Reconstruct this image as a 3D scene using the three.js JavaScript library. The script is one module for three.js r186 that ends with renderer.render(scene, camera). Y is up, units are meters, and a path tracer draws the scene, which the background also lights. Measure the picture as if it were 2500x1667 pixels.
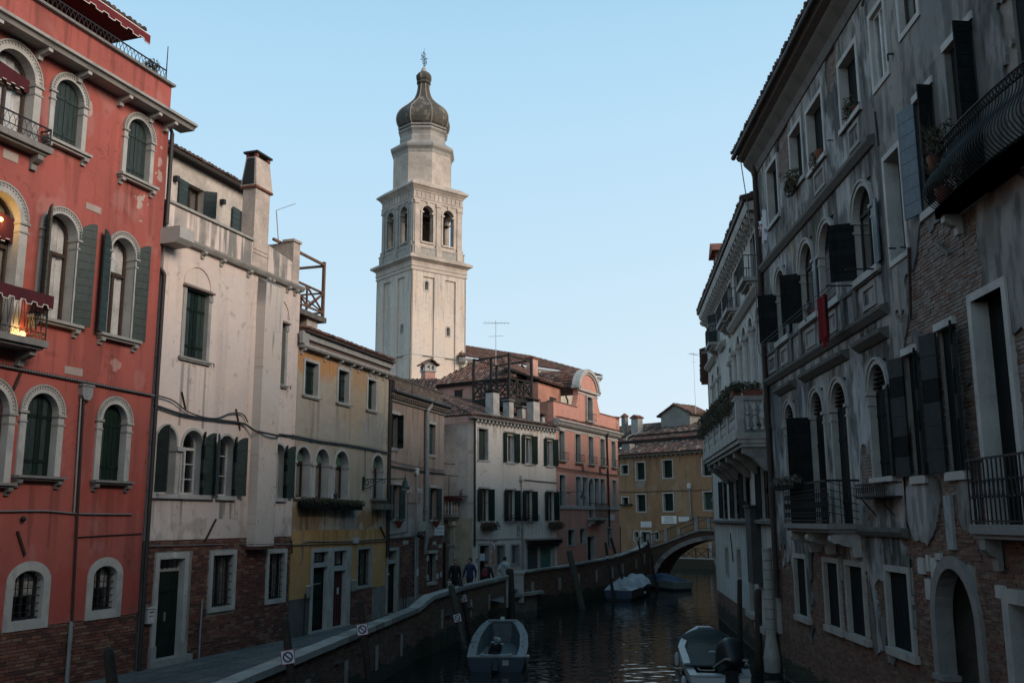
import * as THREE from 'three';
import { mergeGeometries } from 'three/addons/utils/BufferGeometryUtils.js';
import { MarchingCubes } from 'three/addons/objects/MarchingCubes.js';

// ------------------------------------------------------------ camera, sky, sun, exposure
const scene = new THREE.Scene();
const D2R = Math.PI / 180;
const camera = new THREE.PerspectiveCamera(39.07, 2500 / 1667, 0.1, 3000);
camera.position.set(0, 4.8, 0);
camera.rotation.order = 'YXZ';
camera.rotation.set(10.5 * D2R, 0, -0.23 * D2R);

const SUN = new THREE.Vector3(0.80, 0.45, 0.50).normalize();     // low in the west, behind the right-hand houses
const sun = new THREE.DirectionalLight(new THREE.Color().setRGB(1.0, 0.83, 0.69), 3.0);
sun.position.copy(SUN).multiplyScalar(150).add(new THREE.Vector3(0, 5, -40));
sun.target.position.set(0, 5, -40);
sun.castShadow = true;
sun.shadow.radius = 56;                                          // a broad band of evening glow, not a disc
sun.shadow.mapSize.set(2048, 2048);
Object.assign(sun.shadow.camera, { left: -90, right: 90, top: 70, bottom: -70, near: 1, far: 400 });
scene.add(sun, sun.target);

const sstep0 = (a, b, x) => { const t = Math.min(1, Math.max(0, (x - a) / (b - a))); return t * t * (3 - 2 * t); };
{ // clear evening sky: blue overhead, pale near the horizon, warm towards the set sun
  const W = 512, H = 256, d = new Float32Array(W * H * 4);
  const sl = Math.hypot(SUN.x, SUN.z);
  for (let j = 0; j < H; j++) for (let i = 0; i < W; i++) {
    const lat = ((j + .5) / H - .5) * Math.PI, lon = ((i + .5) / W - .5) * 2 * Math.PI;
    const y = Math.sin(lat), c = Math.cos(lat), x = c * Math.cos(lon), z = c * Math.sin(lon);
    const e = Math.max(0, y), k = Math.pow(1 - e, 1.5);
    let r = .25 + .48 * k, g = .615 + .25 * k, b = .93 + .02 * k;
    const az = (x * SUN.x + z * SUN.z) / (sl * Math.max(.05, c));
    const glow = Math.pow(Math.max(0, .5 + .5 * az), 2.2) * Math.pow(1 - e, 2.4);
    r += .9 * glow; g += .55 * glow; b += .22 * glow;
    const zf = y < 0 ? .25 : 1 - .5 * sstep0(.36, 1, y); r *= zf; g *= zf; b *= zf;
    const o = (j * W + i) * 4; d[o] = r; d[o + 1] = g; d[o + 2] = b; d[o + 3] = 1;
  }
  const t = new THREE.DataTexture(d, W, H, THREE.RGBAFormat, THREE.FloatType);
  t.mapping = THREE.EquirectangularReflectionMapping; t.magFilter = t.minFilter = THREE.LinearFilter; t.needsUpdate = true;
  scene.background = t; scene.environment = t;
}
const renderer = new THREE.WebGLRenderer({ antialias: true });
renderer.toneMapping = THREE.LinearToneMapping;
renderer.toneMappingExposure = 1.0;
renderer.shadowMap.enabled = true;

// ------------------------------------------------------------ helpers
let _s = 12345;
const rnd = () => { _s |= 0; _s = _s + 0x6D2B79F5 | 0; let t = Math.imul(_s ^ _s >>> 15, 1 | _s); t = t + Math.imul(t ^ t >>> 7, 61 | t) ^ t; return ((t ^ t >>> 14) >>> 0) / 4294967296; };
const rr = (a, b) => a + (b - a) * rnd();
const NT = new Float32Array(65536); for (let i = 0; i < 65536; i++) NT[i] = rnd();
const sm = t => t * t * (3 - 2 * t), clamp = (x, a = 0, b = 1) => x < a ? a : x > b ? b : x;
const sstep = (a, b, x) => sm(clamp((x - a) / (b - a)));
function noise(x, y, s = 0) {
  const xi = Math.floor(x), yi = Math.floor(y), fx = sm(x - xi), fy = sm(y - yi);
  const h = (a, b) => NT[(Math.imul(a, 7919) + Math.imul(b, 104729) + s * 3571) & 65535];
  const a = h(xi, yi), b = h(xi + 1, yi), c = h(xi, yi + 1), d = h(xi + 1, yi + 1);
  return a + (b - a) * fx + (c - a + (a - b - c + d) * fx) * fy;
}
function fbm(x, y, o = 4, s = 0) { let v = 0, a = .5, t = 0; for (let i = 0; i < o; i++) { v += a * noise(x, y, s + i * 17); t += a; x *= 2.03; y *= 2.03; a *= .5; } return v / t; }
const toS = v => { v = clamp(v); return v <= .0031308 ? v * 12.92 : 1.055 * Math.pow(v, 1 / 2.4) - .055; };
const LUT = new Uint8Array(4097); for (let i = 0; i <= 4096; i++) LUT[i] = Math.round(255 * toS(i / 4096));
const q8 = v => LUT[Math.round(clamp(v) * 4096)];

function texFrom(W, H, fn, srgb = true) {           // fn(x, y, out) with x, y in 0..1
  const d = new Uint8Array(W * H * 4), c = [0, 0, 0];
  for (let j = 0; j < H; j++) for (let i = 0; i < W; i++) {
    fn((i + .5) / W, (j + .5) / H, c); const o = (j * W + i) * 4;
    if (srgb) { d[o] = q8(c[0]); d[o + 1] = q8(c[1]); d[o + 2] = q8(c[2]); } else { d[o] = clamp(c[0]) * 255; d[o + 1] = clamp(c[1]) * 255; d[o + 2] = clamp(c[2]) * 255; }
    d[o + 3] = 255;
  }
  const t = new THREE.DataTexture(d, W, H); t.magFilter = THREE.LinearFilter; t.minFilter = THREE.LinearMipmapLinearFilter; t.generateMipmaps = true;
  t.wrapS = t.wrapT = THREE.RepeatWrapping; if (srgb) t.colorSpace = THREE.SRGBColorSpace; t.needsUpdate = true; return t;
}
// noise that tiles
const tn = (x, y, n, s) => { const w = (a) => ((a % n) + n) % n; const xi = Math.floor(x), yi = Math.floor(y), fx = sm(x - xi), fy = sm(y - yi); const h = (a, b) => NT[(w(a) * 7919 + w(b) * 104729 + s * 3571) & 65535]; const a = h(xi, yi), b = h(xi + 1, yi), c = h(xi, yi + 1), d = h(xi + 1, yi + 1); return a + (b - a) * fx + (c - a + (a - b - c + d) * fx) * fy; };
const tfbm = (x, y, n, o, s) => { let v = 0, a = .5, t = 0, k = n; for (let i = 0; i < o; i++) { v += a * tn(x * k, y * k, k, s + i * 7); t += a; k *= 2; a *= .5; } return v / t; };
const T_mottle = texFrom(256, 256, (x, y, c) => { const v = .72 + .5 * (tfbm(x, y, 4, 6, 3) - .5) + .28 * (tfbm(x, y, 32, 2, 9) - .3); c[0] = c[1] = c[2] = v; });
const T_stone = texFrom(512, 512, (x, y, c) => { const s = tfbm(x * 1, y, 4, 6, 31), k = sstep(.5, .72, tfbm(x, y * .5, 8, 5, 77)); const v = .80 + .34 * (s - .5) + .14 * (tfbm(x, y, 48, 2, 12) - .5); c[0] = v * (1 - .2 * k); c[1] = v * (1 - .19 * k); c[2] = v * (1 - .17 * k); });
const T_wood = texFrom(256, 512, (x, y, c) => { const s = tfbm(x, y * .12, 16, 4, 5), f = tfbm(x, y * .06, 64, 2, 8), w = sstep(.56, .7, tfbm(x, y * .35, 12, 4, 19)); const v = .42 + .6 * s * (.5 + .8 * f) + .4 * w; c[0] = v; c[1] = v * .98; c[2] = v * .96; });
const T_bump = texFrom(256, 256, (x, y, c) => { const v = .6 * tfbm(x, y, 8, 5, 61) + .4 * tfbm(x, y, 64, 2, 63); c[0] = c[1] = c[2] = v; }, false);

function mat(r, g, b, o = {}) {
  const { tex, bump, s = 1, phys, ...rest } = o;
  const m = new (phys ? THREE.MeshPhysicalMaterial : THREE.MeshStandardMaterial)({ roughness: .85, ...rest });
  m.color.setRGB(r, g, b); if (tex) m.map = tex; if (bump) { m.bumpMap = T_bump; m.bumpScale = bump; }
  m.userData.s = s; return m;
}
function triUV(g, s = 1) {                            // cubic uv in metres
  const p = g.attributes.position, n = g.attributes.normal, u = new Float32Array(p.count * 2);
  for (let i = 0; i < p.count; i++) {
    const ax = Math.abs(n.getX(i)), ay = Math.abs(n.getY(i)), az = Math.abs(n.getZ(i)); const x = p.getX(i), y = p.getY(i), z = p.getZ(i);
    const [a, b] = az >= ax && az >= ay ? [x, y] : ax >= ay ? [z, y] : [x, z]; u[2 * i] = a / s; u[2 * i + 1] = b / s;
  }
  g.setAttribute('uv', new THREE.BufferAttribute(u, 2)); return g;
}
const M = l => { const a = l.flat(9).map(g => { const h = g.index ? g.toNonIndexed() : g; for (const k of Object.keys(h.attributes)) if (!['position', 'normal', 'uv'].includes(k)) h.deleteAttribute(k); return h; }); return a.length === 1 ? a[0] : mergeGeometries(a); };
const used = {};
const numbered = n => { const k = used[n] = (used[n] ?? -1) + 1; return k ? `${n}_${String(k).padStart(3, '0')}` : n; };
function mesh(name, geo, m, parent, keepUV) {
  let g = Array.isArray(geo) ? M(geo) : geo; if (!keepUV && g.attributes.normal) triUV(g, m.userData.s || 1);
  const o = new THREE.Mesh(g, m); o.name = parent ? name : numbered(name); o.castShadow = o.receiveShadow = true; (parent || scene).add(o); return o;
}
function tag(o, label, category, group, kind) { o.userData.label = label; o.userData.category = category; if (group) o.userData.group = group; if (kind) o.userData.kind = kind; return o; }
function thing(name, label, category, pos = [0, 0, 0], rot = 0, group) { const o = new THREE.Group(); o.name = numbered(name); o.position.set(...pos); o.rotation.y = rot; scene.add(o); return tag(o, label, category, group); }
function struct(o) { o.userData.kind = 'structure'; return o; }
const bx = (x0, x1, y0, y1, z0, z1) => new THREE.BoxGeometry(Math.abs(x1 - x0), Math.abs(y1 - y0), Math.abs(z1 - z0)).translate((x0 + x1) / 2, (y0 + y1) / 2, (z0 + z1) / 2);
function bar(a, b, w, h = w) {                        // a square bar between two points
  const A = new THREE.Vector3(...a), B = new THREE.Vector3(...b), d = B.clone().sub(A), L = d.length(); const g = new THREE.BoxGeometry(w, h, L);
  const m = new THREE.Matrix4().lookAt(B, A, Math.abs(d.y) > .98 * L ? new THREE.Vector3(0, 0, 1) : new THREE.Vector3(0, 1, 0)); return g.applyMatrix4(m).translate((a[0] + b[0]) / 2, (a[1] + b[1]) / 2, (a[2] + b[2]) / 2);
}
function rod(a, b, r0, r1 = r0, seg = 6) {            // a round bar between two points
  const A = new THREE.Vector3(...a), B = new THREE.Vector3(...b), d = B.clone().sub(A), L = d.length(); const g = new THREE.CylinderGeometry(r1, r0, L, seg);
  return g.applyQuaternion(new THREE.Quaternion().setFromUnitVectors(new THREE.Vector3(0, 1, 0), d.normalize())).translate((a[0] + b[0]) / 2, (a[1] + b[1]) / 2, (a[2] + b[2]) / 2);
}
const tube = (pts, r, n = 24, seg = 5) => new THREE.TubeGeometry(new THREE.CatmullRomCurve3(pts.map(p => new THREE.Vector3(...p))), n, r, seg);
const lathe = (pts, seg = 12) => new THREE.LatheGeometry(pts.map(p => new THREE.Vector2(p[0], p[1])), seg);
const shapeOf = pts => new THREE.Shape(pts.map(p => new THREE.Vector2(p[0], p[1])));
function ext(pts, holes, z0, z1) { const s = shapeOf(pts); for (const h of holes || []) s.holes.push(new THREE.Path(h.map(p => new THREE.Vector2(p[0], p[1])))); return new THREE.ExtrudeGeometry(s, { depth: z1 - z0, bevelEnabled: false }).translate(0, 0, z0); }
// an opening: rise > 0 gives an arched head
const op = (x0, x1, y0, y1, arch) => ({ x0, x1, y0, y1, rise: arch === true ? (x1 - x0) / 2 : arch || 0 });
function path(o, e = 0, eb = e, n = 14) {
  const x0 = o.x0 - e, x1 = o.x1 + e, y0 = o.y0 - eb, y1 = o.y1 + e; if (!o.rise) return [[x0, y0], [x1, y0], [x1, y1], [x0, y1]];
  const r = o.rise + e, yc = y1 - r, xc = (x0 + x1) / 2, hw = (x1 - x0) / 2, p = [[x0, y0], [x1, y0]];
  for (let i = 0; i <= n; i++) { const t = Math.PI * i / n; p.push([xc + hw * Math.cos(t), yc + r * Math.sin(t)]); } return p;
}
const rect = (x0, x1, y0, y1) => [[x0, y0], [x1, y0], [x1, y1], [x0, y1]];

// ------------------------------------------------------------ shared materials
const m_stone = mat(.40, .385, .355, { tex: T_stone, s: 1.3, bump: .004 }), m_stoneD = mat(.24, .23, .215, { tex: T_stone, s: .9, bump: .006 }), m_stoneW = mat(.50, .485, .455, { tex: T_stone, s: 1.7 });
const m_green = mat(.019, .038, .034, { tex: T_wood, s: .8, roughness: .62 }), m_greenB = mat(.023, .043, .040, { tex: T_wood, s: .6, roughness: .6 }), m_green2 = mat(.010, .024, .019, { phys: true, specularIntensity: .3, tex: T_wood, s: .8, roughness: .7 }), m_blueS = mat(.05, .085, .115, { tex: T_wood, s: .8, roughness: .5 });
const m_blackS = mat(.009, .012, .012, { phys: true, specularIntensity: .25, tex: T_wood, s: .7, roughness: .8 }), m_brownW = mat(.055, .028, .018, { tex: T_wood, s: .5, roughness: .6 }), m_whiteW = mat(.62, .62, .6, { tex: T_mottle, roughness: .6 }), m_greyW = mat(.16, .14, .12, { tex: T_wood, s: .5 });
const m_altana = mat(.20, .115, .075, { tex: T_wood, s: .4 }), m_dwood = mat(.020, .017, .015, { tex: T_wood, s: .5 }), m_pole = mat(.045, .032, .024, { tex: T_wood, s: .5, bump: .006 }), m_poleG = mat(.075, .072, .060, { tex: T_wood, s: .4, bump: .006 });
const m_iron = mat(.012, .013, .014, { roughness: .55, metalness: .3 }), m_rust = mat(.05, .026, .018, { tex: T_mottle }), m_pipeD = mat(.022, .018, .018, { roughness: .6 }), m_pipeG = mat(.28, .29, .29, { roughness: .5, tex: T_mottle }), m_cable = mat(.035, .033, .035, { roughness: .7 }), m_cableG = mat(.16, .16, .16, { roughness: .7 });
const m_glass = new THREE.MeshPhysicalMaterial({ color: 0xffffff, transmission: 1, thickness: 0, roughness: .04, ior: 1.5 });
const m_curtain = mat(.58, .57, .55, { roughness: 1, tex: T_mottle }), m_curtD = mat(.22, .20, .17, { roughness: 1, tex: T_mottle }), m_dark = mat(.05, .05, .052), m_room = mat(.10, .095, .09);
const m_burg = mat(.075, .006, .012, { roughness: .9, tex: T_mottle }), m_red = mat(.17, .012, .016, { roughness: .9, tex: T_mottle }), m_trim = mat(.6, .58, .54), m_terra = mat(.22, .075, .045, { tex: T_mottle }), m_metal = mat(.35, .36, .37, { roughness: .4, metalness: .6 });
const r_dark = mat(.0115, .0145, .015, { phys: true, specularIntensity: .25, tex: T_wood, s: .7, roughness: .75 });
const m_mortar = mat(.30, .27, .235, { tex: T_mottle, bump: .006 }), m_mortarD = mat(.20, .18, .16, { tex: T_mottle, bump: .008 });  // the second mortar is a darkened version of the first
const BR = [[.21, .075, .05], [.17, .058, .042], [.25, .105, .07], [.13, .05, .04], [.19, .09, .065], [.27, .15, .105], [.10, .045, .038]].map(c => mat(...c, { tex: T_mottle, s: .5, bump: .004 }));
const BRD = [[.17, .082, .058], [.14, .072, .054], [.20, .11, .074], [.125, .07, .055], [.21, .135, .092], [.16, .105, .076]].map(c => mat(...c, { tex: T_mottle, s: .5, bump: .005 }));
const BRG = [[.22, .175, .15], [.20, .145, .115], [.25, .205, .18], [.185, .12, .095], [.21, .16, .13]].map(c => mat(...c, { tex: T_mottle, s: .5, bump: .005 }));
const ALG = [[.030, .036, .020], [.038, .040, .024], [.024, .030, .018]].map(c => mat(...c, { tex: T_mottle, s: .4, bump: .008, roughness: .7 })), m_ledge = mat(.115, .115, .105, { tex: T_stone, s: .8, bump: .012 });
const TL = [[.22, .09, .058], [.17, .075, .052], [.27, .125, .085], [.12, .07, .055], [.20, .12, .09], [.095, .07, .06], [.30, .19, .15]].map(c => mat(...c, { tex: T_mottle, s: .4, bump: .003 }));
const TLD = [[.085, .05, .04], [.06, .042, .036], [.12, .065, .05], [.05, .045, .042], [.16, .10, .08]].map(c => mat(...c, { tex: T_mottle, s: .4, bump: .003 }));
const m_vc = new THREE.MeshStandardMaterial({ vertexColors: true, roughness: .9, map: T_mottle }); m_vc.userData.s = .6;
const m_leafV = new THREE.MeshStandardMaterial({ vertexColors: true, roughness: .8, side: THREE.DoubleSide });
const m_tilebed = mat(.09, .055, .045, { tex: T_mottle });

// merged geometry with one colour for each piece
function mergedColoured(name, list, parent, m = m_vc) {
  const gs = list.map(([g, c]) => { const h = g.index ? g.toNonIndexed() : g.clone(); triUV(h, .6); const n = h.attributes.position.count, a = new Float32Array(n * 3); for (let i = 0; i < n; i++) { a[3 * i] = c[0]; a[3 * i + 1] = c[1]; a[3 * i + 2] = c[2]; } h.setAttribute('color', new THREE.BufferAttribute(a, 3)); return h; });
  const o = mesh(name, mergeGeometries(gs), m, parent, true); o.userData.kind = 'stuff'; return o;
}
// pieces that can be picked apart: the first `max` (nearest) as meshes, the rest joined
function pieces(name, restName, list, mats, parent, max = 300) {       // list: {m: Matrix4, g: geometry, k: material index, d: sort key}
  list.sort((a, b) => a.d - b.d); const rest = [];
  const cg = new Map();
  list.forEach((p, i) => {
    if (i < max) { if (!cg.has(p.g)) cg.set(p.g, triUV(p.g.clone(), .6)); const o = new THREE.Mesh(cg.get(p.g), mats[p.k]); o.name = name; o.castShadow = o.receiveShadow = true; p.m.decompose(o.position, o.quaternion, o.scale); parent.add(o); }
    else { const c = mats[p.k].color; rest.push([p.g.clone().applyMatrix4(p.m), [c.r, c.g, c.b]]); }
  });
  if (rest.length) mergedColoured(restName, rest, parent);
}
const unitBox = new THREE.BoxGeometry(1, 1, 1);
const cmp = (p, q, s) => new THREE.Matrix4().compose(new THREE.Vector3(...p), q || new THREE.Quaternion(), new THREE.Vector3(...s));
// courses of brick on the plane z of a house, u0..u1, v0..v1
function bricks(g, u0, u1, v0, v1, o = {}) {
  const { z = 0, skip = [], pred, mats = BR, bw = .255, bh = .062, mo = .013, near = u0, algae = -9, max = 300, proud = .012, rough = .007, name = 'brick' } = o; const list = []; let row = 0;
  for (let v = v0; v < v1 - .02; v += bh + mo, row++) {
    let u = u0 - (row % 2 ? .13 : 0) - rnd() * .03;
    while (u < u1) {
      const w = bw * (rnd() < .18 ? .5 : rr(.93, 1.04)); let a = Math.max(u0, u), b = Math.min(u1, u + w); u += w + mo;
      if (b - a < .04) continue; const vc = v + bh / 2; let bad = false;
      for (const s of skip) if (vc > s[2] - .02 && vc < s[3] + .02 && b > s[0] && a < s[1]) { if (a < s[0] && s[0] - a > .05) b = s[0]; else if (b > s[1] && b - s[1] > .05) a = s[1]; else bad = true; }
      if (bad || (pred && !pred((a + b) / 2, vc))) continue;
      const pr = proud + rr(-rough, rough), alg = vc < algae + .7 * (fbm(a * 1.3, vc * 2, 3, 44) - .5);
      list.push({ g: unitBox, m: cmp([(a + b) / 2, vc + rr(-.002, .002), z + pr - .03], null, [b - a, Math.min(bh, v1 - v) * rr(.93, 1.03), .06]), k: alg ? mats.length + Math.floor(rnd() * 3) : Math.floor(Math.pow(rnd(), 1.1) * mats.length) % mats.length, d: Math.abs((a + b) / 2 - near) });
    }
  }
  pieces(name, name + '_courses', list, [...mats, ...ALG], g, max);
}
// barrel-tile roof on a sloping quad: eave (ze, ye) up to ridge (zr, yr)
const tileGeo = (() => { const p = [], idx = [], n = 5; for (let e = 0; e < 2; e++) for (let i = 0; i <= n; i++) { const t = Math.PI * i / n, r = e ? .082 : .105; p.push(Math.cos(t) * r, Math.sin(t) * r * .85 + (e ? 0 : .018), e ? -.44 : 0); } for (let i = 0; i < n; i++) { const a = i, b = i + 1, c = n + 1 + i, d = c + 1; idx.push(a, b, c, b, d, c); } for (let i = 1; i < n; i++) idx.push(0, i + 1, i); const g = new THREE.BufferGeometry(); g.setAttribute('position', new THREE.Float32BufferAttribute(p, 3)); g.setIndex(idx); const h = g.toNonIndexed(); h.computeVertexNormals(); return h; })();
function tileRoof(g, o) {
  const { x0, x1, ze, ye, zr, yr, xl = () => x0, xr = () => x1, mats = TL, sx = .2, sy = .36, max = 300, bed = true } = o;
  const L = Math.hypot(zr - ze, yr - ye), ang = Math.atan2(yr - ye, ze - zr), list = [], q = new THREE.Quaternion().setFromEuler(new THREE.Euler(ang, 0, 0));
  if (bed) { const pts = [[xl(0), 0], [xr(0), 0], [xr(1), L], [xl(1), L]]; const s = ext(pts, null, -.07, 0); s.rotateX(-Math.PI / 2 + ang).translate(0, ye, ze); mesh('roof_deck', s, m_tilebed, g); }
  const nrows = Math.ceil(L / sy);
  for (let r = 0; r < nrows; r++) { const t = r * sy / L; const a = xl(t), b = xr(t), nc = Math.max(1, Math.round((b - a) / sx));
    for (let c = 0; c < nc; c++) { const x = a + (c + .5) * (b - a) / nc + rr(-.014, .014), s = Math.min(L, r * sy + rr(-.03, .03));
      const qq = q.clone().multiply(new THREE.Quaternion().setFromEuler(new THREE.Euler(rr(-.03, .03), rr(-.05, .05), rr(-.05, .05))));
      list.push({ g: tileGeo, m: cmp([x, ye + Math.sin(ang) * s + .02 * Math.cos(ang) + rr(0, .012), ze - Math.cos(ang) * s], qq, [1, 1, Math.min(1, (L - s + .1) / .44)]), k: Math.floor(rnd() * mats.length), d: r * 1000 + c }); } }
  pieces('roof_tile', 'roof_tile_rows', list, mats, g, max);
}
// tiles on any sloping quad: eave A to B, top edge D to C
function tilePlane(g, A, B, C, D, o = {}) {
  const { mats = TL, sx = .2, sy = .36, max = 60, deck = true } = o; const V = p => new THREE.Vector3(...p), a = V(A), b = V(B), c = V(C), d = V(D), ex = b.clone().sub(a).normalize(), n = new THREE.Vector3().crossVectors(b.clone().sub(a), d.clone().sub(a)).normalize(); if (n.y < 0) n.negate(); const es = new THREE.Vector3().crossVectors(n, ex); if (es.y < 0) es.negate(); const L = d.clone().sub(a).dot(es), list = [], X = new THREE.Vector3().crossVectors(n, es.clone().negate()), q = new THREE.Quaternion().setFromRotationMatrix(new THREE.Matrix4().makeBasis(X, n, es.clone().negate()));
  if (deck) { const lo = n.clone().multiplyScalar(-.02), P = [a, b, c, a, c, d].map(p => p.clone().add(lo).toArray()).flat(), ge = new THREE.BufferGeometry(); ge.setAttribute('position', new THREE.Float32BufferAttribute(P, 3)); ge.computeVertexNormals(); mesh('roof_deck', ge, m_tilebed, g); }
  for (let r = 0; r * sy < L; r++) { const t = r * sy / L, l = a.clone().lerp(d, t), e = b.clone().lerp(c, t), w = l.distanceTo(e), nc = Math.round(w / sx); for (let k = 0; k < nc; k++) { const p = l.clone().lerp(e, (k + .5) / nc).addScaledVector(n, rr(0, .015)).addScaledVector(es, rr(-.03, .03)); list.push({ g: tileGeo, m: cmp(p.toArray(), q.clone().multiply(new THREE.Quaternion().setFromEuler(new THREE.Euler(rr(-.03, .03), rr(-.05, .05), rr(-.05, .05)))), [1, 1, Math.min(1, (L - r * sy + .1) / .44)]), k: Math.floor(rnd() * mats.length), d: r * 1000 + k }); } }
  pieces('roof_tile', 'roof_tile_rows', list, mats, g, max);
}
function leaves(name, parent, boxes, n, size, cols) {                  // leaf-sized faces through some volumes
  const pos = [], col = [], nor = []; const v = new THREE.Vector3(), q = new THREE.Quaternion(), e = new THREE.Euler();
  for (const b of boxes) for (let i = 0; i < n; i++) {
    let x, y, z; do { x = rr(-1, 1); y = rr(-1, 1); z = rr(-1, 1); } while (x * x + y * y + z * z > 1.15);
    const c = [b[0] + x * b[3], b[1] + y * b[4], b[2] + z * b[5]], s = size * rr(.6, 1.3), k = cols[Math.floor(rnd() * cols.length)], f = rr(.75, 1.2);
    q.setFromEuler(e.set(rr(-3, 3), rr(-3, 3), rr(-3, 3))); const P = [[-s, 0, 0], [0, -s * .45, s * .1], [s, 0, 0], [0, s * .45, s * .1]].map(p => v.set(...p).applyQuaternion(q).add(new THREE.Vector3(...c)).toArray());
    const N = v.set(0, 0, 1).applyQuaternion(q).toArray();
    for (const t of [0, 1, 2, 0, 2, 3]) { pos.push(...P[t]); nor.push(...N); col.push(k[0] * f, k[1] * f, k[2] * f); }
  }
  const g = new THREE.BufferGeometry(); g.setAttribute('position', new THREE.Float32BufferAttribute(pos, 3)); g.setAttribute('normal', new THREE.Float32BufferAttribute(nor, 3)); g.setAttribute('color', new THREE.Float32BufferAttribute(col, 3));
  return mesh(name, g, m_leafV, parent, true);
}
const GRN = [[.035, .055, .02], [.05, .07, .028], [.028, .04, .018], [.07, .075, .035]], DRY = [[.06, .055, .03], [.045, .05, .028], [.085, .065, .04], [.035, .042, .022]];

// ------------------------------------------------------------ plaster: colour, grain, stains and patches of one facade
function facade(u0, v0, W, H, base, o = {}) {
  const { px = 64, streaks = [], patches = [], bands = [], mottle = .16, streak = .10, seed = 1, rough = .92, extra } = o;
  const w = Math.min(1024, Math.ceil(W * px)), h = Math.min(1024, Math.ceil(H * px));
  const t = texFrom(w, h, (X, Y, c) => {
    const u = u0 + X * W, v = v0 + Y * H; let col = base;
    for (const b of bands) if (v < b[0] + .03 * (fbm(u * 2, v * 2, 3, 5) - .5) * (b[2] || 0)) col = b[1];
    let k = 1 + mottle * 2 * (fbm(u * .55, v * .55, 4, seed) - .5) + .10 * (fbm(u * 9, v * 9, 3, seed + 40) - .5) - streak * sstep(.5, .8, fbm(u * 3.2, v * .22, 4, seed + 70)) + .06 * (noise(u * 40, v * 40, 3) - .5);
    let r = col[0] * k, g = col[1] * k, b = col[2] * k;
    const hue = fbm(u * .8, v * .8, 3, seed + 90) - .5; r *= 1 + .10 * hue; b *= 1 - .12 * hue; const cr = Math.abs(fbm(u * 1.1 + 2, v * .9, 4, seed + 120) - .5); if (cr < .0035 && noise(u * .9, v * .9, seed + 3) > .5) { r *= .68; g *= .68; b *= .68; } const sp = sstep(.74, .8, fbm(u * 5, v * 4, 3, seed + 140)) * .22; r *= 1 - sp; g *= 1 - sp; b *= 1 - sp; const bl = sstep(.6, .75, fbm(u * 1.7 + 9, v * 1.2, 4, seed + 160)) * .16; r += (.6 - r) * bl * .5; g += (.57 - g) * bl * .5; b += (.54 - b) * bl * .5;
    let pn = null; for (const p of patches) { const d0 = Math.hypot((u - p[0]) / p[2], (v - p[1]) / p[3]); if (d0 > 2.1) continue; if (pn === null) pn = 1.1 * (fbm(u * 2.6, v * 2.6, 4, seed + 11) - .5); const d = d0 + (p[2] < .45 ? 2.4 * (fbm(u * 5.5, v * 5.5, 4, seed + 14) - .5) : pn) * (p[6] ?? 1); const a = sstep(1.04, .94 - (p[7] || 0), d) * (p[5] ?? 1); if (a > 0) { const q = p[4], m = .85 + .3 * fbm(u * 6, v * 6, 3, 7); r += (q[0] * m - r) * a; g += (q[1] * m - g) * a; b += (q[2] * m - b) * a; } }
    for (const s of streaks) if (u > s[0] && u < s[1] && v < s[2] && v > s[2] - s[3]) { const f = fbm(u * 7, v * .4, 3, seed + 5), tt = (s[2] - v) / s[3]; const a = (s[4] ?? .5) * sstep(.35 + .35 * tt, .75, f) * sstep(s[0], s[0] + .06, u) * sstep(s[1], s[1] - .06, u); r *= 1 - a; g *= 1 - a * .95; b *= 1 - a * .95; }
    if (extra) { c[0] = r; c[1] = g; c[2] = b; extra(u, v, c); } else { c[0] = r; c[1] = g; c[2] = b; }
  });
  t.wrapS = t.wrapT = THREE.ClampToEdgeWrapping;
  const m = new THREE.MeshStandardMaterial({ map: t, roughness: rough }); m.userData.fac = [u0, v0, W, H]; return m;
}
function facUV(g, f) { const p = g.attributes.position, u = new Float32Array(p.count * 2); for (let i = 0; i < p.count; i++) { u[2 * i] = (p.getX(i) - f[0] + .0 * p.getZ(i)) / f[2]; u[2 * i + 1] = (p.getY(i) - f[1]) / f[3]; } g.setAttribute('uv', new THREE.BufferAttribute(u, 2)); return g; }
function wall(g, name, outline, ops, m, o = {}) { const { z0 = -.42, z1 = 0, e = .04 } = o; const geo = ext(outline, ops.map(p => path(p, e)), z0, z1); return mesh(name, m.userData.fac ? facUV(geo, m.userData.fac) : geo, m, g, !!m.userData.fac); }
function houseAt(name, label, A, dir, cat = 'house') { return thing(name, label, cat, [A[0], 0, A[1]], Math.atan2(-dir[1], dir[0])); }
const dirOf = deg => [Math.sin(deg * D2R), -Math.cos(deg * D2R)];
function shell(g, u0, u1, y0, y1, depth, m, o = {}) {                  // side walls, rear wall and a flat ceiling behind a front wall
  const { zf = -.42, t = .35, roof = true, yl = y1, yr = y1 } = o;
  mesh('side_wall', bx(u0, u0 + t, y0, yl, -depth, zf), m, g); mesh('side_wall', bx(u1 - t, u1, y0, yr, -depth, zf), m, g);
  mesh('rear_wall', bx(u0 + t, u1 - t, y0, Math.min(yl, yr), -depth, -depth + t), m, g);
  if (roof) mesh('roof_slab', bx(u0 + t, u1 - t, y1 - .25, y1 - .02, -depth + t, zf), m, g);
}
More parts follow.
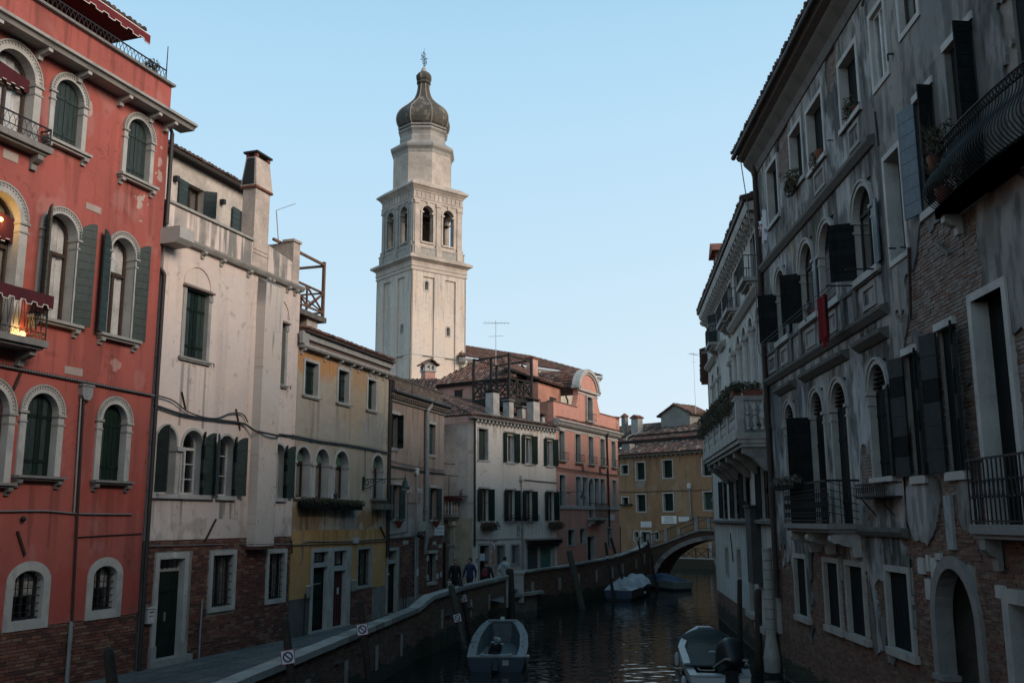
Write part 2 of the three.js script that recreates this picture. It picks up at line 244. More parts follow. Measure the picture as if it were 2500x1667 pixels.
// window parts, all children of the house
function surround(g, o, p = {}) { const { fw = .14, proud = .05, back = -.28, m = m_stone, e0 = 0, bottom = false, name = 'window_surround' } = p; const outer = path(o, fw, bottom ? fw : 0);
  let geo; if (bottom) geo = ext(outer, [path(o, e0, 0)], back, proud); else { const n = o.rise ? path(o).length : 4; const O = outer, I = path(o, e0, 0); const ring = []; for (let i = 1; i < n; i++) ring.push(O[i]); ring.push(O[0]); ring.push([I[0][0], O[0][1]]); for (let i = n - 1; i >= 1; i--) ring.push(i === 1 ? [I[1][0], O[1][1]] : I[i]); geo = ext(ring, null, back, proud); }
  return mesh(name, geo, m, g); }
function sill(g, x0, x1, y, p = {}) { const { th = .1, proj = .16, m = m_stone, corb = 0, ch = .16, name = 'window_sill' } = p; const s = mesh(name, [bx(x0, x1, y - th * .55, y, -.3, proj), bx(x0 + .03, x1 - .03, y - th, y - th * .55, -.02, proj * .72)], m, g); for (let i = 0; i < corb; i++) { const x = corb === 1 ? (x0 + x1) / 2 : x0 + .12 + (x1 - x0 - .24) * i / (corb - 1); mesh('corbel', ext([[0, 0], [proj * .8, 0], [proj * .75, -ch * .45], [proj * .35, -ch * .6], [proj * .28, -ch], [0, -ch]], null, -.06, .06).rotateY(-Math.PI / 2).translate(x, y - th, 0), m, s); } return s; }
const topAt = (o, x) => { if (!o.rise) return o.y1; const xc = (o.x0 + o.x1) / 2, hw = (o.x1 - o.x0) / 2, t = clamp((x - xc) / hw, -1, 1); return o.y1 - o.rise + o.rise * Math.sqrt(1 - t * t); };
function closedShutters(g, o, p = {}) { const { z = -.1, m = m_green, n = 3, mb = m_greenB, leaves: lv = 2, batten = true } = p; const W = (o.x1 - o.x0) / lv;
  for (let l = 0; l < lv; l++) { const a = o.x0 + l * W + .006, b = o.x0 + (l + 1) * W - .006, bw = (b - a) / n; let s = null; const strip = (x0, x1, e, za, zb) => { const pts = [[x0, o.y0 + e], [x1, o.y0 + e]]; for (let i = 0; i <= 4; i++) { const x = x1 - (x1 - x0) * i / 4; pts.push([x, topAt(o, x) - e - .004]); } return ext(pts, null, za, zb); };
    s = mesh('shutter', strip(a, b, .01, z - .035, z - .012), m, g);
    for (let i = 0; i < n; i++) mesh('board', strip(a + i * bw + .005, a + (i + 1) * bw - .005, 0, z - .012, z + rr(0, .006)), rnd() < .5 ? m : mb, s);
    if (batten) for (const f of [.18, .72]) mesh('batten', bx(a + .02, b - .02, o.y0 + (o.y1 - o.y0) * f - .035, o.y0 + (o.y1 - o.y0) * f + .035, z + .006, z + .02), m, s); } }
// a leaf of a shutter swung open: hinge at the jamb, ang degrees from closed
function openShutter(g, o, side, ang, p = {}) { const { z = .02, m = m_green, mb = m_greenB, bh = .2, w = (o.x1 - o.x0) / 2, y0 = o.y0, hinge } = p; const h = o.y1 - y0, r = o.rise ? Math.min(o.rise, w) : 0, hs = h - (o.rise || 0);
  const xm = y => r && y > hs ? w * (1 - Math.sqrt(Math.max(0, 1 - ((y - hs) / o.rise) ** 2))) : 0;
  const strip = (a, b, za, zb, e = 0) => { const L = []; const n = b > hs && r ? 5 : 1; for (let i = 0; i <= n; i++) { const y = a + (b - a) * i / n; L.push([Math.min(xm(y) + e, w - .01), y]); } return ext([[w - e, a], [w - e, b], ...L.reverse()], null, za, zb); };
  const gr = mesh('shutter', strip(0.01, h - .02, -.014, .002, .01), m, g); const nb = Math.max(3, Math.round(h / bh));
  for (let i = 0; i < nb; i++) { const a = h * i / nb + .004, b = Math.min(h * (i + 1) / nb - .004, h - .012); if (b > a) mesh('board', strip(a, b, -.024, .012 + rr(0, .004)), rnd() < .5 ? m : mb, gr); }
  gr.position.set(hinge ?? (side < 0 ? o.x0 : o.x1), y0, z); gr.rotation.y = side < 0 ? -ang * D2R : Math.PI + ang * D2R; return gr; }
function glazing(g, o, p = {}) { const { z = -.2, m = m_brownW, fw = .055, cols = 2, transom = 0, rows = 0, curtain, pane = m_glass } = p; const parts = [ext(path(o, .01, .01), [path(o, -fw, -fw)], z - .05, z)]; const x0 = o.x0 + fw, x1 = o.x1 - fw;
  for (let i = 1; i < cols; i++) { const x = x0 + (x1 - x0) * i / cols; parts.push(bx(x - fw * .6, x + fw * .6, o.y0 + fw, transom ? o.y0 + transom : topAt(o, x) - fw * .5, z - .045, z + .006)); }
  if (transom) parts.push(bx(x0, x1, o.y0 + transom - fw * .7, o.y0 + transom + fw * .7, z - .046, z + .012));
  const yt = transom ? o.y0 + transom : o.y1; for (let i = 1; i <= rows; i++) { const y = o.y0 + (yt - o.y0) * i / (rows + 1); parts.push(bx(x0, x1, y - .012, y + .012, z - .04, z - .004)); }
  const f = mesh('window_frame', parts, m, g);
  for (let i = 0; i < cols; i++) { const a = x0 + (x1 - x0) * i / cols + (i ? fw * .6 : 0), b = x0 + (x1 - x0) * (i + 1) / cols - (i < cols - 1 ? fw * .6 : 0); const top = transom ? o.y0 + transom - fw * .7 : null; const pts = [[a, o.y0 + fw], [b, o.y0 + fw]]; if (top) pts.push([b, top], [a, top]); else for (let k = 0; k <= 5; k++) { const x = b - (b - a) * k / 5; pts.push([x, topAt(o, x) - fw]); } mesh('pane', ext(pts, null, z - .032, z - .026), pane, f); }
  if (transom) { const y = o.y0 + transom + fw * .7, pts = [[x0, y], [x1, y]]; for (let k = 0; k <= 8; k++) { const x = x1 - (x1 - x0) * k / 8; pts.push([x, Math.max(y + .01, topAt(o, x) - fw)]); } mesh('pane', ext(pts, null, z - .032, z - .026), pane, f); }
  if (curtain) { const n = 14, gs = []; for (let i = 0; i < n; i++) { const a = o.x0 + (o.x1 - o.x0) * i / n, b = o.x0 + (o.x1 - o.x0) * (i + 1) / n, za = z - .1 + .025 * Math.sin(i * 2.1), zb = z - .1 + .025 * Math.sin((i + 1) * 2.1); gs.push(bar([a, (o.y0 + o.y1) / 2, za], [b, (o.y0 + o.y1) / 2, zb], .012, o.y1 - o.y0)); } mesh('curtain', gs, curtain, f); } return f; }
function grille(g, o, p = {}) { const { z = -.06, nv = 5, nh = 5, r = .011, m = m_iron } = p; const gr = mesh('window_grille', bx(o.x0, o.x1, o.y0 + .02, o.y0 + .045, z - .012, z + .012), m, g); for (let i = 1; i <= nv; i++) { const x = o.x0 + (o.x1 - o.x0) * i / (nv + 1); mesh('bar', rod([x, o.y0, z], [x, topAt(o, x), z], r), m, gr); } for (let i = 1; i <= nh; i++) { const y = o.y0 + (o.y1 - (o.rise || 0) * .6 - o.y0) * i / (nh + .4); mesh('bar', rod([o.x0, y, z + .015], [o.x1, y, z + .015], r), m, gr); } return gr; }
function brackets(g, name, xs, y, proj, h, m, w = .1) { const geo = ext([[0, 0], [proj, 0], [proj, -h * .35], [proj * .62, -h * .55], [proj * .35, -h * .6], [proj * .3, -h], [0, -h]], null, -w / 2, w / 2).rotateY(-Math.PI / 2); triUV(geo); for (const x of xs) { const o = new THREE.Mesh(geo, m); o.name = name; o.castShadow = o.receiveShadow = true; o.position.set(x, y, 0); g.add(o); } }
const span = (a, b, n) => Array.from({ length: n }, (_, i) => a + (b - a) * (n > 1 ? i / (n - 1) : .5));
// moulding: profile [[z,y],...] run along x
function mould(g, name, prof, x0, x1, m) { return mesh(name, ext(prof, null, -x1, -x0).rotateY(-Math.PI / 2), m, g); }

// ============================================================ RED HOUSE (left)
const D1 = dirOf(19.2), A1 = [-9.2, -24.6];
{
  const g = houseAt('red_house', 'tall brick-red plastered house with white arched windows and a roof terrace awning', A1, D1);
  const U0 = -13.5, U1 = -.13;
  const tops = [op(-5.75, -4.66, 13.1, 15.0, true), op(-4.06, -3.2, 13.38, 15.0, true), op(-1.68, -.82, 13.36, 15.0, true), op(-8.2, -7.2, 13.36, 15.0, true), op(-10.7, -9.7, 13.36, 15, true)];
  const secs = [op(-5.75, -4.72, 8.75, 11.75, true), op(-4.0, -3.06, 9.26, 11.76, true), op(-1.94, -1.1, 9.24, 11.75, true), op(-8.2, -7.2, 9.26, 11.75, true), op(-10.7, -9.7, 9.26, 11.75, true)];
  const firs = [op(-5.6, -4.55, 5.6, 7.6, true), op(-4.08, -3.2, 5.78, 7.6, true), op(-1.83, -1.0, 5.76, 7.6, true), op(-8.2, -7.2, 5.76, 7.6, true), op(-10.7, -9.7, 5.76, 7.6, true)];
  const grd = [op(-4.0, -3.2, 2.74, 3.77, .24), op(-1.71, -.95, 2.76, 3.77, .24), op(-6.9, -6.1, 2.74, 3.77, .24)];
  const m_redw = facade(U0, 2.4, U1 - U0, 14.2, [.345, .088, .07], {
    seed: 3, mottle: .2, streak: .26, px: 72,
    streaks: [[-4.3, -2.9, 13.3, 1.4, .28], [-2, -.5, 13.25, 1.2, .3], [-4.2, -2.8, 9.1, 1.4, .25], [-2.1, -.8, 9.1, 1.3, .25], [-13, -.2, 16.5, .9, .3], [-4.2, -2.9, 5.6, 1.4, .3], [-2, -.7, 5.6, 1.4, .25]],
    patches: [[-.95, 12.95, .16, .32, [.40, .33, .29], .9, 1.6], [-.42, 14.1, .1, .3, [.42, .30, .26], .8, 1.6], [-1.55, 8.55, .14, .22, [.42, .28, .25], .6, 1.4], [-2.95, 14.6, .05, .2, [.45, .35, .32], .8], [-3, 3.2, 4, .55, [.33, .055, .04], .5], [-2, 15.95, 1.2, .16, [.28, .07, .05], .35, 1.8], [-4.5, 16.1, .9, .2, [.3, .08, .06], .35, 1.8], [-1.2, 5.4, 1.4, .5, [.34, .06, .045], .4]]
  });
  wall(g, 'wall', rect(U0, U1, 2.58, 15.5), [...tops, ...secs, ...firs, ...grd], m_redw);
  wall(g, 'parapet_wall', rect(U0, U1, 15.5, 16.42), [], m_redw, { z0: -.3, z1: -.004 });
  mesh('brick_footing', ext(rect(U0, U1, -.6, 2.58), null, -.42, -.035), m_mortar, g);
  bricks(g, -6.4, U1, 1.2, 2.575, { z: -.035, proud: .022, near: -2 });
  mesh('footing_plaster', bx(U0, -6.4, -.6, 2.57, -.04, -.01), m_mortarD, g);
  shell(g, U0, U1, -.6, 15.4, 9, mat(.35, .11, .08, { tex: T_mottle }));
  // cornice shelf on brackets
  mould(g, 'cornice', [[-.02, 15.28], [.42, 15.28], [.47, 15.36], [.54, 15.38], [.54, 15.45], [.1, 15.58], [-.02, 15.58]], U0, U1 + .5, m_stone);
  brackets(g, 'cornice_bracket', [-.32, -.95, -2.05, -3.45, -4.65, -6, -7.3, -8.6, -9.9, -11.2], 15.28, .4, .24, m_stoneW, .12);
  mould(g, 'parapet_coping', [[-.34, 16.42], [.09, 16.42], [.1, 16.48], [-.34, 16.48]], U0, U1 + .06, m_stoneD);
  { // terrace railing of crossed bars
    const rl = mesh('railing', [bar([U0, 16.86, -.12], [U1 - .1, 16.86, -.12], .03), bar([U0, 16.53, -.12], [U1 - .1, 16.53, -.12], .025)], m_iron, g);
    for (let x = U1 - .12; x > -6; x -= .14) mesh('bar', [rod([x, 16.53, -.12], [x - .14, 16.86, -.12], .009, .009, 4), rod([x - .14, 16.53, -.105], [x, 16.86, -.105], .009, .009, 4)], m_iron, rl);
    mesh('mast', rod([-.2, 16.5, -.15], [-.2, 17.6, -.15], .02, .012), m_iron, g);
  }
  { // rooftop room with its eave and valance
    mesh('rooftop_room', bx(U0, -.1, 16.3, 18.25, -6, -2.4), mat(.34, .10, .075, { tex: T_mottle }), g);
    tileRoof(g, { x0: U0, x1: .05, ze: -1.15, ye: 18.32, zr: -5, yr: 19.4, mats: TLD, max: 90 });
    mesh('eave_board', bx(U0, .03, 18.22, 18.3, -2.4, -1.2), m_dwood, g);
    const aw = mesh('awning', bar([U0, 18.2, -1.02], [.05, 18.2, -1.02], .05, .05), m_trim, g);
    mesh('awning_cloth', bx(U0, .02, 18.17, 18.2, -2.4, -1.03), m_red, aw);
    const val = [[.05, 18.19]]; let x = .05; val.push([.05, 17.93]); while (x > -6) { val.push([x - .22, 17.93], [x - .24, 18.0], [x - .44, 18.0], [x - .46, 17.93]); x -= .46; } val.push([x, 18.19]);
    mesh('valance', ext(val, null, -1.0, -.985), m_red, aw);
    const trim = []; let tx = .05; while (tx > -6) { trim.push(bar([tx, 17.925, -.99], [tx - .22, 17.925, -.99], .018), bar([tx - .24, 17.995, -.99], [tx - .44, 17.995, -.99], .018), bar([tx - .22, 17.93, -.99], [tx - .24, 17.99, -.99], .018), bar([tx - .44, 17.99, -.99], [tx - .46, 17.93, -.99], .018)); tx -= .46; } mesh('valance_trim', trim, m_trim, aw);
  }
  // carved surrounds: a plain frame, a dentilled ring round the arch, imposts
  const arched = (o, fw = .15) => {
    const s = surround(g, o, { fw: fw * .9, proud: .05, back: -.3, m: m_stoneW }); const r = o.rise + fw * .62, xc = (o.x0 + o.x1) / 2, yc = o.y1 - o.rise, dn = [];
    for (let i = 1; i < 24; i++) { const t = Math.PI * i / 24; dn.push(new THREE.BoxGeometry(.05, .03, .025).rotateZ(t).translate(xc + r * Math.cos(t), yc + r * Math.sin(t), .06)); }
    mesh('dentil_ring', dn, m_stone, s).userData.kind = 'stuff';
    const ring = []; for (let i = 0; i <= 16; i++) { const t = Math.PI * i / 16; ring.push([xc + (r + .075) * Math.cos(t), yc + (r + .075) * Math.sin(t)]); } for (let i = 16; i >= 0; i--) { const t = Math.PI * i / 16; ring.push([xc + (r + .035) * Math.cos(t), yc + (r + .035) * Math.sin(t)]); } mesh('archivolt', ext(ring, null, .02, .075), m_stone, s);
    for (const x of [o.x0 - fw / 2, o.x1 + fw / 2]) { mesh('impost', [bx(x - fw / 2 - .02, x + fw / 2 + .02, yc - .05, yc, -.28, .085), bx(x - fw / 2 - .01, x + fw / 2 + .01, yc - .24, yc - .2, -.28, .07)], m_stone, s); }
    return s;
  };
  tops.forEach((o, i) => { arched(o, i === 0 ? .22 : .15); if (i) { closedShutters(g, o, { z: -.12 }); sill(g, o.x0 - .26, o.x1 + .24, o.y0, { corb: 2, proj: .2, th: .12 }); } });
  secs.forEach((o, i) => { arched(o, i === 0 ? .24 : .15); if (i) { glazing(g, o, { z: -.24, transom: 1.62, curtain: m_curtain }); sill(g, o.x0 - .28, o.x1 + .26, o.y0, { corb: 2, proj: .2, th: .12 }); } else glazing(g, o, { z: -.24, transom: 1.9, curtain: m_curtD }); });
  firs.forEach((o, i) => { arched(o, .19); if (i) closedShutters(g, o, { z: -.14, m: m_green2 }); sill(g, o.x0 - .24, o.x1 + .24, o.y0, { corb: 2, proj: .2, th: .1, m: m_stoneD }); if (!i) closedShutters(g, o, { z: -.14, m: mat(.05, .02, .02, { tex: T_wood }) }); });
  openShutter(g, secs[1], -1, 122); openShutter(g, secs[1], 1, 158); openShutter(g, secs[2], -1, 160); openShutter(g, secs[2], 1, 160);
  for (const o of secs.slice(3)) { openShutter(g, o, -1, 165); openShutter(g, o, 1, 165); }
  grd.forEach(o => { surround(g, o, { fw: .2, proud: .02, back: -.34, bottom: true, m: m_stoneW }); glazing(g, o, { z: -.18, m: m_dwood, cols: 2 }); mesh('roller_blind', bx(o.x0 + .03, o.x1 - .03, o.y0 + .5, o.y1 - .06, -.26, -.245), m_curtain, g); grille(g, o, { z: -.1, nv: 4, nh: 5 }); });
  glazing(g, tops[0], { z: -.22, transom: 1.15, curtain: m_curtain });
  // small red blinds with scalloped edges in the lit bay
  for (const [o, yb] of [[tops[0], 14.25], [secs[0], 10.75]]) { const v = [[o.x0, o.y1 - .3], [o.x0, yb]]; for (let x = o.x0; x < o.x1 - .05; x += .24) v.push([x + .1, yb], [x + .12, yb + .07], [x + .22, yb + .07], [x + .24, yb]); const pts = v.filter(p => p[0] <= o.x1); pts.push([o.x1, yb], [o.x1, o.y1 - .45]); const b = mesh('window_blind', ext(pts, null, -.14, -.12), m_burg, g); const tr = []; for (let x = o.x0; x < o.x1 - .2; x += .24) tr.push(bar([x, yb - .004, -.12], [x + .1, yb - .004, -.12], .016), bar([x + .12, yb + .066, -.12], [x + .22, yb + .066, -.12], .016)); mesh('blind_trim', tr, m_trim, b); }
  // balconies of the left bay
  const balc = (x0, x1, y, proj, h, style) => {
    const b = mesh('balcony', [bx(x0, x1, y - .14, y, .002, proj), bx(x0 + .06, x1 - .06, y - .2, y - .14, .002, proj - .08)], m_stoneD, g); brackets(g, 'balcony_bracket', [x0 + .25, x1 - .22], y - .2, proj * .7, .34, m_stoneD, .16);
    const rail = [bar([x0, y + h, proj - .06], [x1 - .05, y + h, proj - .06], .03), bar([x1 - .05, y + h, 0], [x1 - .05, y + h, proj - .06], .03), bar([x0, y + .16, proj - .06], [x1 - .05, y + .16, proj - .06], .018), bar([x1 - .05, y + .16, 0], [x1 - .05, y + .16, proj - .06], .018), rod([x1 - .05, y, proj - .06], [x1 - .05, y + h + .03, proj - .06], .018)];
    const r = mesh('balcony_railing', rail, m_iron, b);
    const runs = [[[x0, proj - .06], [x1 - .05, proj - .06]], [[x1 - .05, 0], [x1 - .05, proj - .06]]];
    for (const [a, c] of runs) { const L = Math.hypot(c[0] - a[0], c[1] - a[1]), n = Math.round(L / .15); for (let i = 0; i < n; i++) { const P = t => [a[0] + (c[0] - a[0]) * t / n, a[1] + (c[1] - a[1]) * t / n]; const p0 = P(i), p1 = P(i + .5), p2 = P(i + 1);
      if (style) mesh('baluster', [rod([p0[0], y + .2, p0[1]], [p1[0], y + h, p1[1]], .008, .008, 4), rod([p1[0], y + h, p1[1]], [p2[0], y + .2, p2[1]], .008, .008, 4), new THREE.TorusGeometry(.05, .008, 4, 10).rotateY(a[0] === c[0] ? Math.PI / 2 : 0).translate(p1[0], y + .09, p1[1])], m_iron, r);
      else mesh('baluster', [tube([[p0[0], y + .02, p0[1]], [p1[0], y + h * .5, p1[1]], [p0[0], y + h, p0[1]]], .007, 8, 4), tube([[p2[0], y + .02, p2[1]], [p1[0], y + h * .5, p1[1]], [p2[0], y + h, p2[1]]], .007, 8, 4)], m_iron, r); } }
    return b;
  };
  balc(-6.6, -4.3, 13.02, .36, .42, 0); const b2 = balc(-6.6, -4.22, 8.62, .62, .92, 1);
  { const y = 9.62, pts = [[-6.6, y]]; let x = -4.2; const v = [[x, y], [x, y - .3]]; while (x > -6.4) { v.push([x - .14, y - .3], [x - .16, y - .23], [x - .28, y - .23], [x - .3, y - .3]); x -= .3; } v.push([x, y]); mesh('balcony_cloth', [ext(v, null, .62, .64), bx(-4.21, -4.19, y - .3, y, .02, .63)], m_burg, b2); const tr = []; let tx = -4.2; while (tx > -6.4) { tr.push(bar([tx, y - .3, .64], [tx - .14, y - .3, .64], .014), bar([tx - .16, y - .23, .64], [tx - .28, y - .23, .64], .014), bar([tx - .14, y - .3, .64], [tx - .16, y - .23, .64], .014), bar([tx - .28, y - .23, .64], [tx - .3, y - .3, .64], .014)); tx -= .3; } mesh('cloth_trim', tr, m_trim, b2); }
  // two stone tablets let into the plaster
  mesh('stone_tablet', bx(-2.85, -2.35, 12.12, 12.28, .001, .012), mat(.45, .36, .32, { tex: T_stone }), g); mesh('stone_tablet', bx(-3.1, -2.55, 8.12, 8.3, .001, .012), mat(.45, .36, .32, { tex: T_stone }), g); mesh('stone_tablet', bx(-5.3, -4.9, 12.5, 12.7, .001, .012), mat(.45, .38, .34, { tex: T_stone }), g);
  // scars, conduits and the junction box
  const cb = mesh('cable_run', tube([[-6, 8.06, .05], [-4.8, 8.03, .05], [-2.6, 8.0, .05], [-.1, 7.96, .05]], .028, 30), m_cableG, g); const cl = []; for (let x = -5.9; x < -.2; x += .075) cl.push(new THREE.TorusGeometry(.032, .007, 4, 8).rotateY(Math.PI / 2).translate(x, 8.06 - (x + 6) * .017, .05)); mesh('cable_clip', cl, m_iron, cb);
  const jb = mesh('junction_box', ext([[-2.62, 7.9], [-2.62, 7.68], [-2.54, 7.58], [-2.38, 7.58], [-2.3, 7.68], [-2.3, 7.9]], null, .002, .13), m_pipeG, g); mesh('box_lid', bx(-2.65, -2.27, 7.9, 7.94, .002, .15), m_pipeG, jb);
  mesh('conduit', [rod([-2.5, 7.6, .06], [-2.42, 5.0, .06], .03), rod([-2.42, 5, .06], [-2.33, 2.6, .06], .03)], m_rust, g); mesh('conduit', [rod([-2.58, 7.6, .05], [-2.52, 5.0, .05], .022)], m_pipeG, g); mesh('conduit', [rod([-2.33, 2.6, .03], [-2.35, 1.2, .05], .05)], m_pipeG, g);
  mesh('cable_run', tube([[-6, 4.99, .04], [-4.3, 5.02, .04], [-3.3, 5.03, .04], [-2.4, 4.98, .04], [-.6, 4.97, .04]], .02, 30), m_cableG, g); mesh('cable_run', tube([[-2.35, 4.45, .03], [-1.2, 4.48, .03], [-.2, 4.5, .03]], .014, 12), m_rust, g);
  mesh('tie_bar', bar([-4.35, 7.95, .04], [-4.5, 7.55, .04], .05), m_rust, g); mesh('tie_bar', bar([-4.05, 4.6, .03], [-3.8, 4.1, .03], .05), m_rust, g); mesh('wall_lamp_base', new THREE.SphereGeometry(.06, 8, 6).translate(-3.95, 4.86, .06), m_iron, g);
  mesh('drainpipe', [rod([-.02, 11.2, .06], [-.02, 1.2, .06], .055), rod([-.02, 11.2, .06], [-.1, 11.35, -.02], .055)], m_pipeD, g); mesh('drainpipe', [rod([-.05, 15.1, .05], [-.05, 12.55, .05], .06), rod([-.05, 15.1, .05], [-.18, 15.28, .05], .05)], m_pipeD, g);
}
{ // the lamp that lights the balcony from within
  const P = (u, z) => [A1[0] + D1[0] * u - D1[1] * z * 1, A1[1] + D1[1] * u + D1[0] * z];
  const pos = P(-4.55, .2); const g = thing('balcony_lamp', 'small lit yellow lamp on the floor of the red house balcony', 'lamp', [pos[0], 8.62, pos[1]]);
  mesh('lamp_base', new THREE.CylinderGeometry(.07, .09, .05, 12).translate(0, .025, 0), m_iron, g);
  mesh('lamp_globe', new THREE.SphereGeometry(.07, 14, 10).translate(0, .13, 0), new THREE.MeshStandardMaterial({ color: 0xfff0c8, emissive: new THREE.Color(1, .62, .2), emissiveIntensity: 3, roughness: .5 }), g);
  const l = new THREE.PointLight(new THREE.Color(1, .55, .16), .8); l.position.set(0, .13, 0); l.castShadow = true; l.shadow.radius = 3; g.add(l);
  const p2 = P(-5.15, -.05), g2 = thing('arch_lamp', 'small lit lamp under the arch of the red house window above the balcony', 'lamp', [p2[0], 11.0, p2[1]]);
  mesh('lamp_arm', rod([0, 0, 0], [0, .12, 0], .012), m_iron, g2); mesh('lamp_globe', new THREE.SphereGeometry(.055, 12, 8).translate(0, .16, 0), new THREE.MeshStandardMaterial({ color: 0xfff0c8, emissive: new THREE.Color(1, .6, .2), emissiveIntensity: 2.5, roughness: .5 }), g2);
  const l2 = new THREE.PointLight(new THREE.Color(1, .55, .16), .9); l2.position.set(0, .16, 0); l2.castShadow = true; l2.shadow.radius = 3; g2.add(l2);
}
const onL1 = (u, y, z) => [A1[0] + D1[0] * u - D1[1] * z, y, A1[1] + D1[1] * u + D1[0] * z];
{ const g = thing('potted_plant', 'small dark potted bush at the corner of the red house roof terrace', 'plant', onL1(-.62, 16.48, -.28)); mesh('pot', lathe([[.0, 0], [.1, 0], [.14, .2], [.13, .2], [0, .18]]), m_terra, g); leaves('foliage', g, [[0, .36, 0, .2, .19, .2]], 260, .045, DRY); }

// ============================================================ BEIGE HOUSE
{
  const g = houseAt('beige_house', 'pale beige plastered house with a tall chimney and stained roof terrace wall', A1, D1);
  const U0 = 0, U1 = 6.72, W = U1 - U0;
  const A = op(.98, 1.94, 9.16, 11.06), B = op(5.14, 5.9, 9.02, 10.95);
  const ar = [op(.16, .92, 5.52, 7.24, true), op(1.18, 2.06, 5.51, 7.22, true), op(2.72, 3.52, 5.5, 7.2, true), op(5.42, 6.2, 5.49, 7.14, true)];
  const door = op(.53, 1.52, 1.38, 3.84), g1 = op(2.77, 3.72, 2.46, 3.86), g2 = op(5.52, 6.36, 2.46, 3.82);
  const m_be = facade(U0, 4, W, 9.6, [.62, .515, .46], {
    seed: 8, mottle: .13, streak: .16, px: 90,
    streaks: [[.9, 2.1, 9.0, 1.7, .5], [5.2, 6.3, 8.9, .9, .4], [.1, 1.0, 5.35, 1.0, .35], [1.0, 1.4, 5.4, 1.05, .75], [2.9, 3.7, 5.35, .5, .6], [0, .3, 12.3, 5, .3], [3.9, 4.35, 12, 1.6, .3]],
    extra: (u, v, c) => { // rain-washed black crust on the terrace wall
      if (v > 12.36 && (u < 3.9 || u > 4.75)) { const k = sstep(.34, .56, fbm(u * 5.5, v * .5, 4, 21)) * (.6 + .4 * sstep(.3, .6, fbm(u * 1.2, v * 2, 3, 9))); c[0] += (.13 - c[0]) * k * .85; c[1] += (.135 - c[1]) * k * .85; c[2] += (.13 - c[2]) * k * .85; }
      if (v < 4.9) { const k = .25 * sstep(.55, .75, fbm(u * 3, v * 3, 3, 55)); c[0] *= 1 - k; c[1] *= 1 - k; c[2] *= 1 - k; } }
  });
  wall(g, 'wall', rect(U0, U1, 4.32, 12.28), [A, B, ...ar], m_be);
  wall(g, 'terrace_wall', rect(U0, 3.95, 12.28, 13.2), [], m_be, { z0: -.28, z1: -.004 });
  wall(g, 'terrace_wall', [[4.75, 12.28], [U1 - .5, 12.28], [U1 - .5, 13.1], [4.75, 13.3]], [], m_be, { z0: -.28, z1: -.004 });
  mesh('terrace_pier', [bx(6.2, 6.6, 12.42, 13.82, -.35, .004), bx(6.15, 6.64, 13.82, 13.9, -.4, .05), bx(4.95, 6.2, 12.42, 13.62, -2.7, -2.45), bx(6.2, 6.5, 12.42, 13.8, -2.7, -.35)], mat(.52, .43, .37, { tex: T_mottle }), g);
  mesh('brick_footing', ext(rect(U0, U1, -.6, 4.32), [door, g1, g2].map(p => path(p, .04)), -.42, -.03), m_mortar, g);
  const sk = [[.38, 1.9, 0, 4.03], [2.6, 3.9, 2.3, 4.02], [5.37, 6.53, 2.32, 3.97]];
  bricks(g, .04, 4.25, 1.2, 4.31, { z: -.03, proud: .02, skip: sk, near: 1.5 }); bricks(g, 4.25, 6.7, 1.2, 4.31, { z: -.03, proud: .02, skip: sk, near: 4.2, mats: [BR[1], BR[3], BR[0], BR[6], BR[5]], max: 60 });
  shell(g, U0, U1, -.6, 12.2, 9, mat(.5, .42, .36, { tex: T_mottle }));
  mould(g, 'terrace_coping', [[-.32, 13.2], [.06, 13.2], [.06, 13.27], [-.32, 13.27]], U0, 3.95, m_stone);
  mould(g, 'string_course', [[-.02, 12.2], [.12, 12.22], [.18, 12.3], [.2, 12.36], [-.02, 12.42]], U0 + .3, U1 + .02, m_stone);
  brackets(g, 'string_bracket', [1.55, 2.42, 3.75, 4.72, 4.95, 5.9, 6.35], 12.22, .16, .2, m_stone, .13);
  mesh('stone_gutter_block', ext([[0, 11.98], [.5, 11.98], [.62, 12.1], [.62, 12.42], [0, 12.42]], null, -.3, .3).rotateY(-Math.PI / 2).translate(.1, 0, 0), m_stoneW, g);
  mesh('terrace_floor', bx(.35, 6.3, 12.2, 12.35, -9, -.45), m_stoneD, g);
  // chimney: flush stack, flared cowl, black soot mouth
  { const m_ch = mat(.58, .48, .41, { tex: T_mottle, s: 2 }); const c = mesh('chimney', [bx(3.96, 4.74, 12.3, 14.95, -.46, .0)], m_ch, g);
    const cowl = (x0, x1, z0, z1, X0, X1, Z0, Z1, ya, yb) => { const p = [[x0, ya, z1], [x1, ya, z1], [x1, ya, z0], [x0, ya, z0], [X0, yb, Z1], [X1, yb, Z1], [X1, yb, Z0], [X0, yb, Z0]], f = [[0, 1, 5, 4], [1, 2, 6, 5], [2, 3, 7, 6], [3, 0, 4, 7], [4, 5, 6, 7]], v = []; for (const q of f) for (const i of [0, 1, 2, 0, 2, 3]) v.push(...p[q[i]]); const ge = new THREE.BufferGeometry(); ge.setAttribute('position', new THREE.Float32BufferAttribute(v, 3)); ge.computeVertexNormals(); return ge; };
    mesh('chimney_cowl', cowl(3.9, 4.8, -.52, .05, 3.98, 4.72, -.42, -.05, 15.0, 15.95), m_ch, c);
    mesh('chimney_mouth', cowl(3.885, 3.95, -.46, -.04, 3.965, 3.99, -.37, -.1, 15.05, 15.92), mat(.02, .02, .02, { tex: T_mottle }), c);
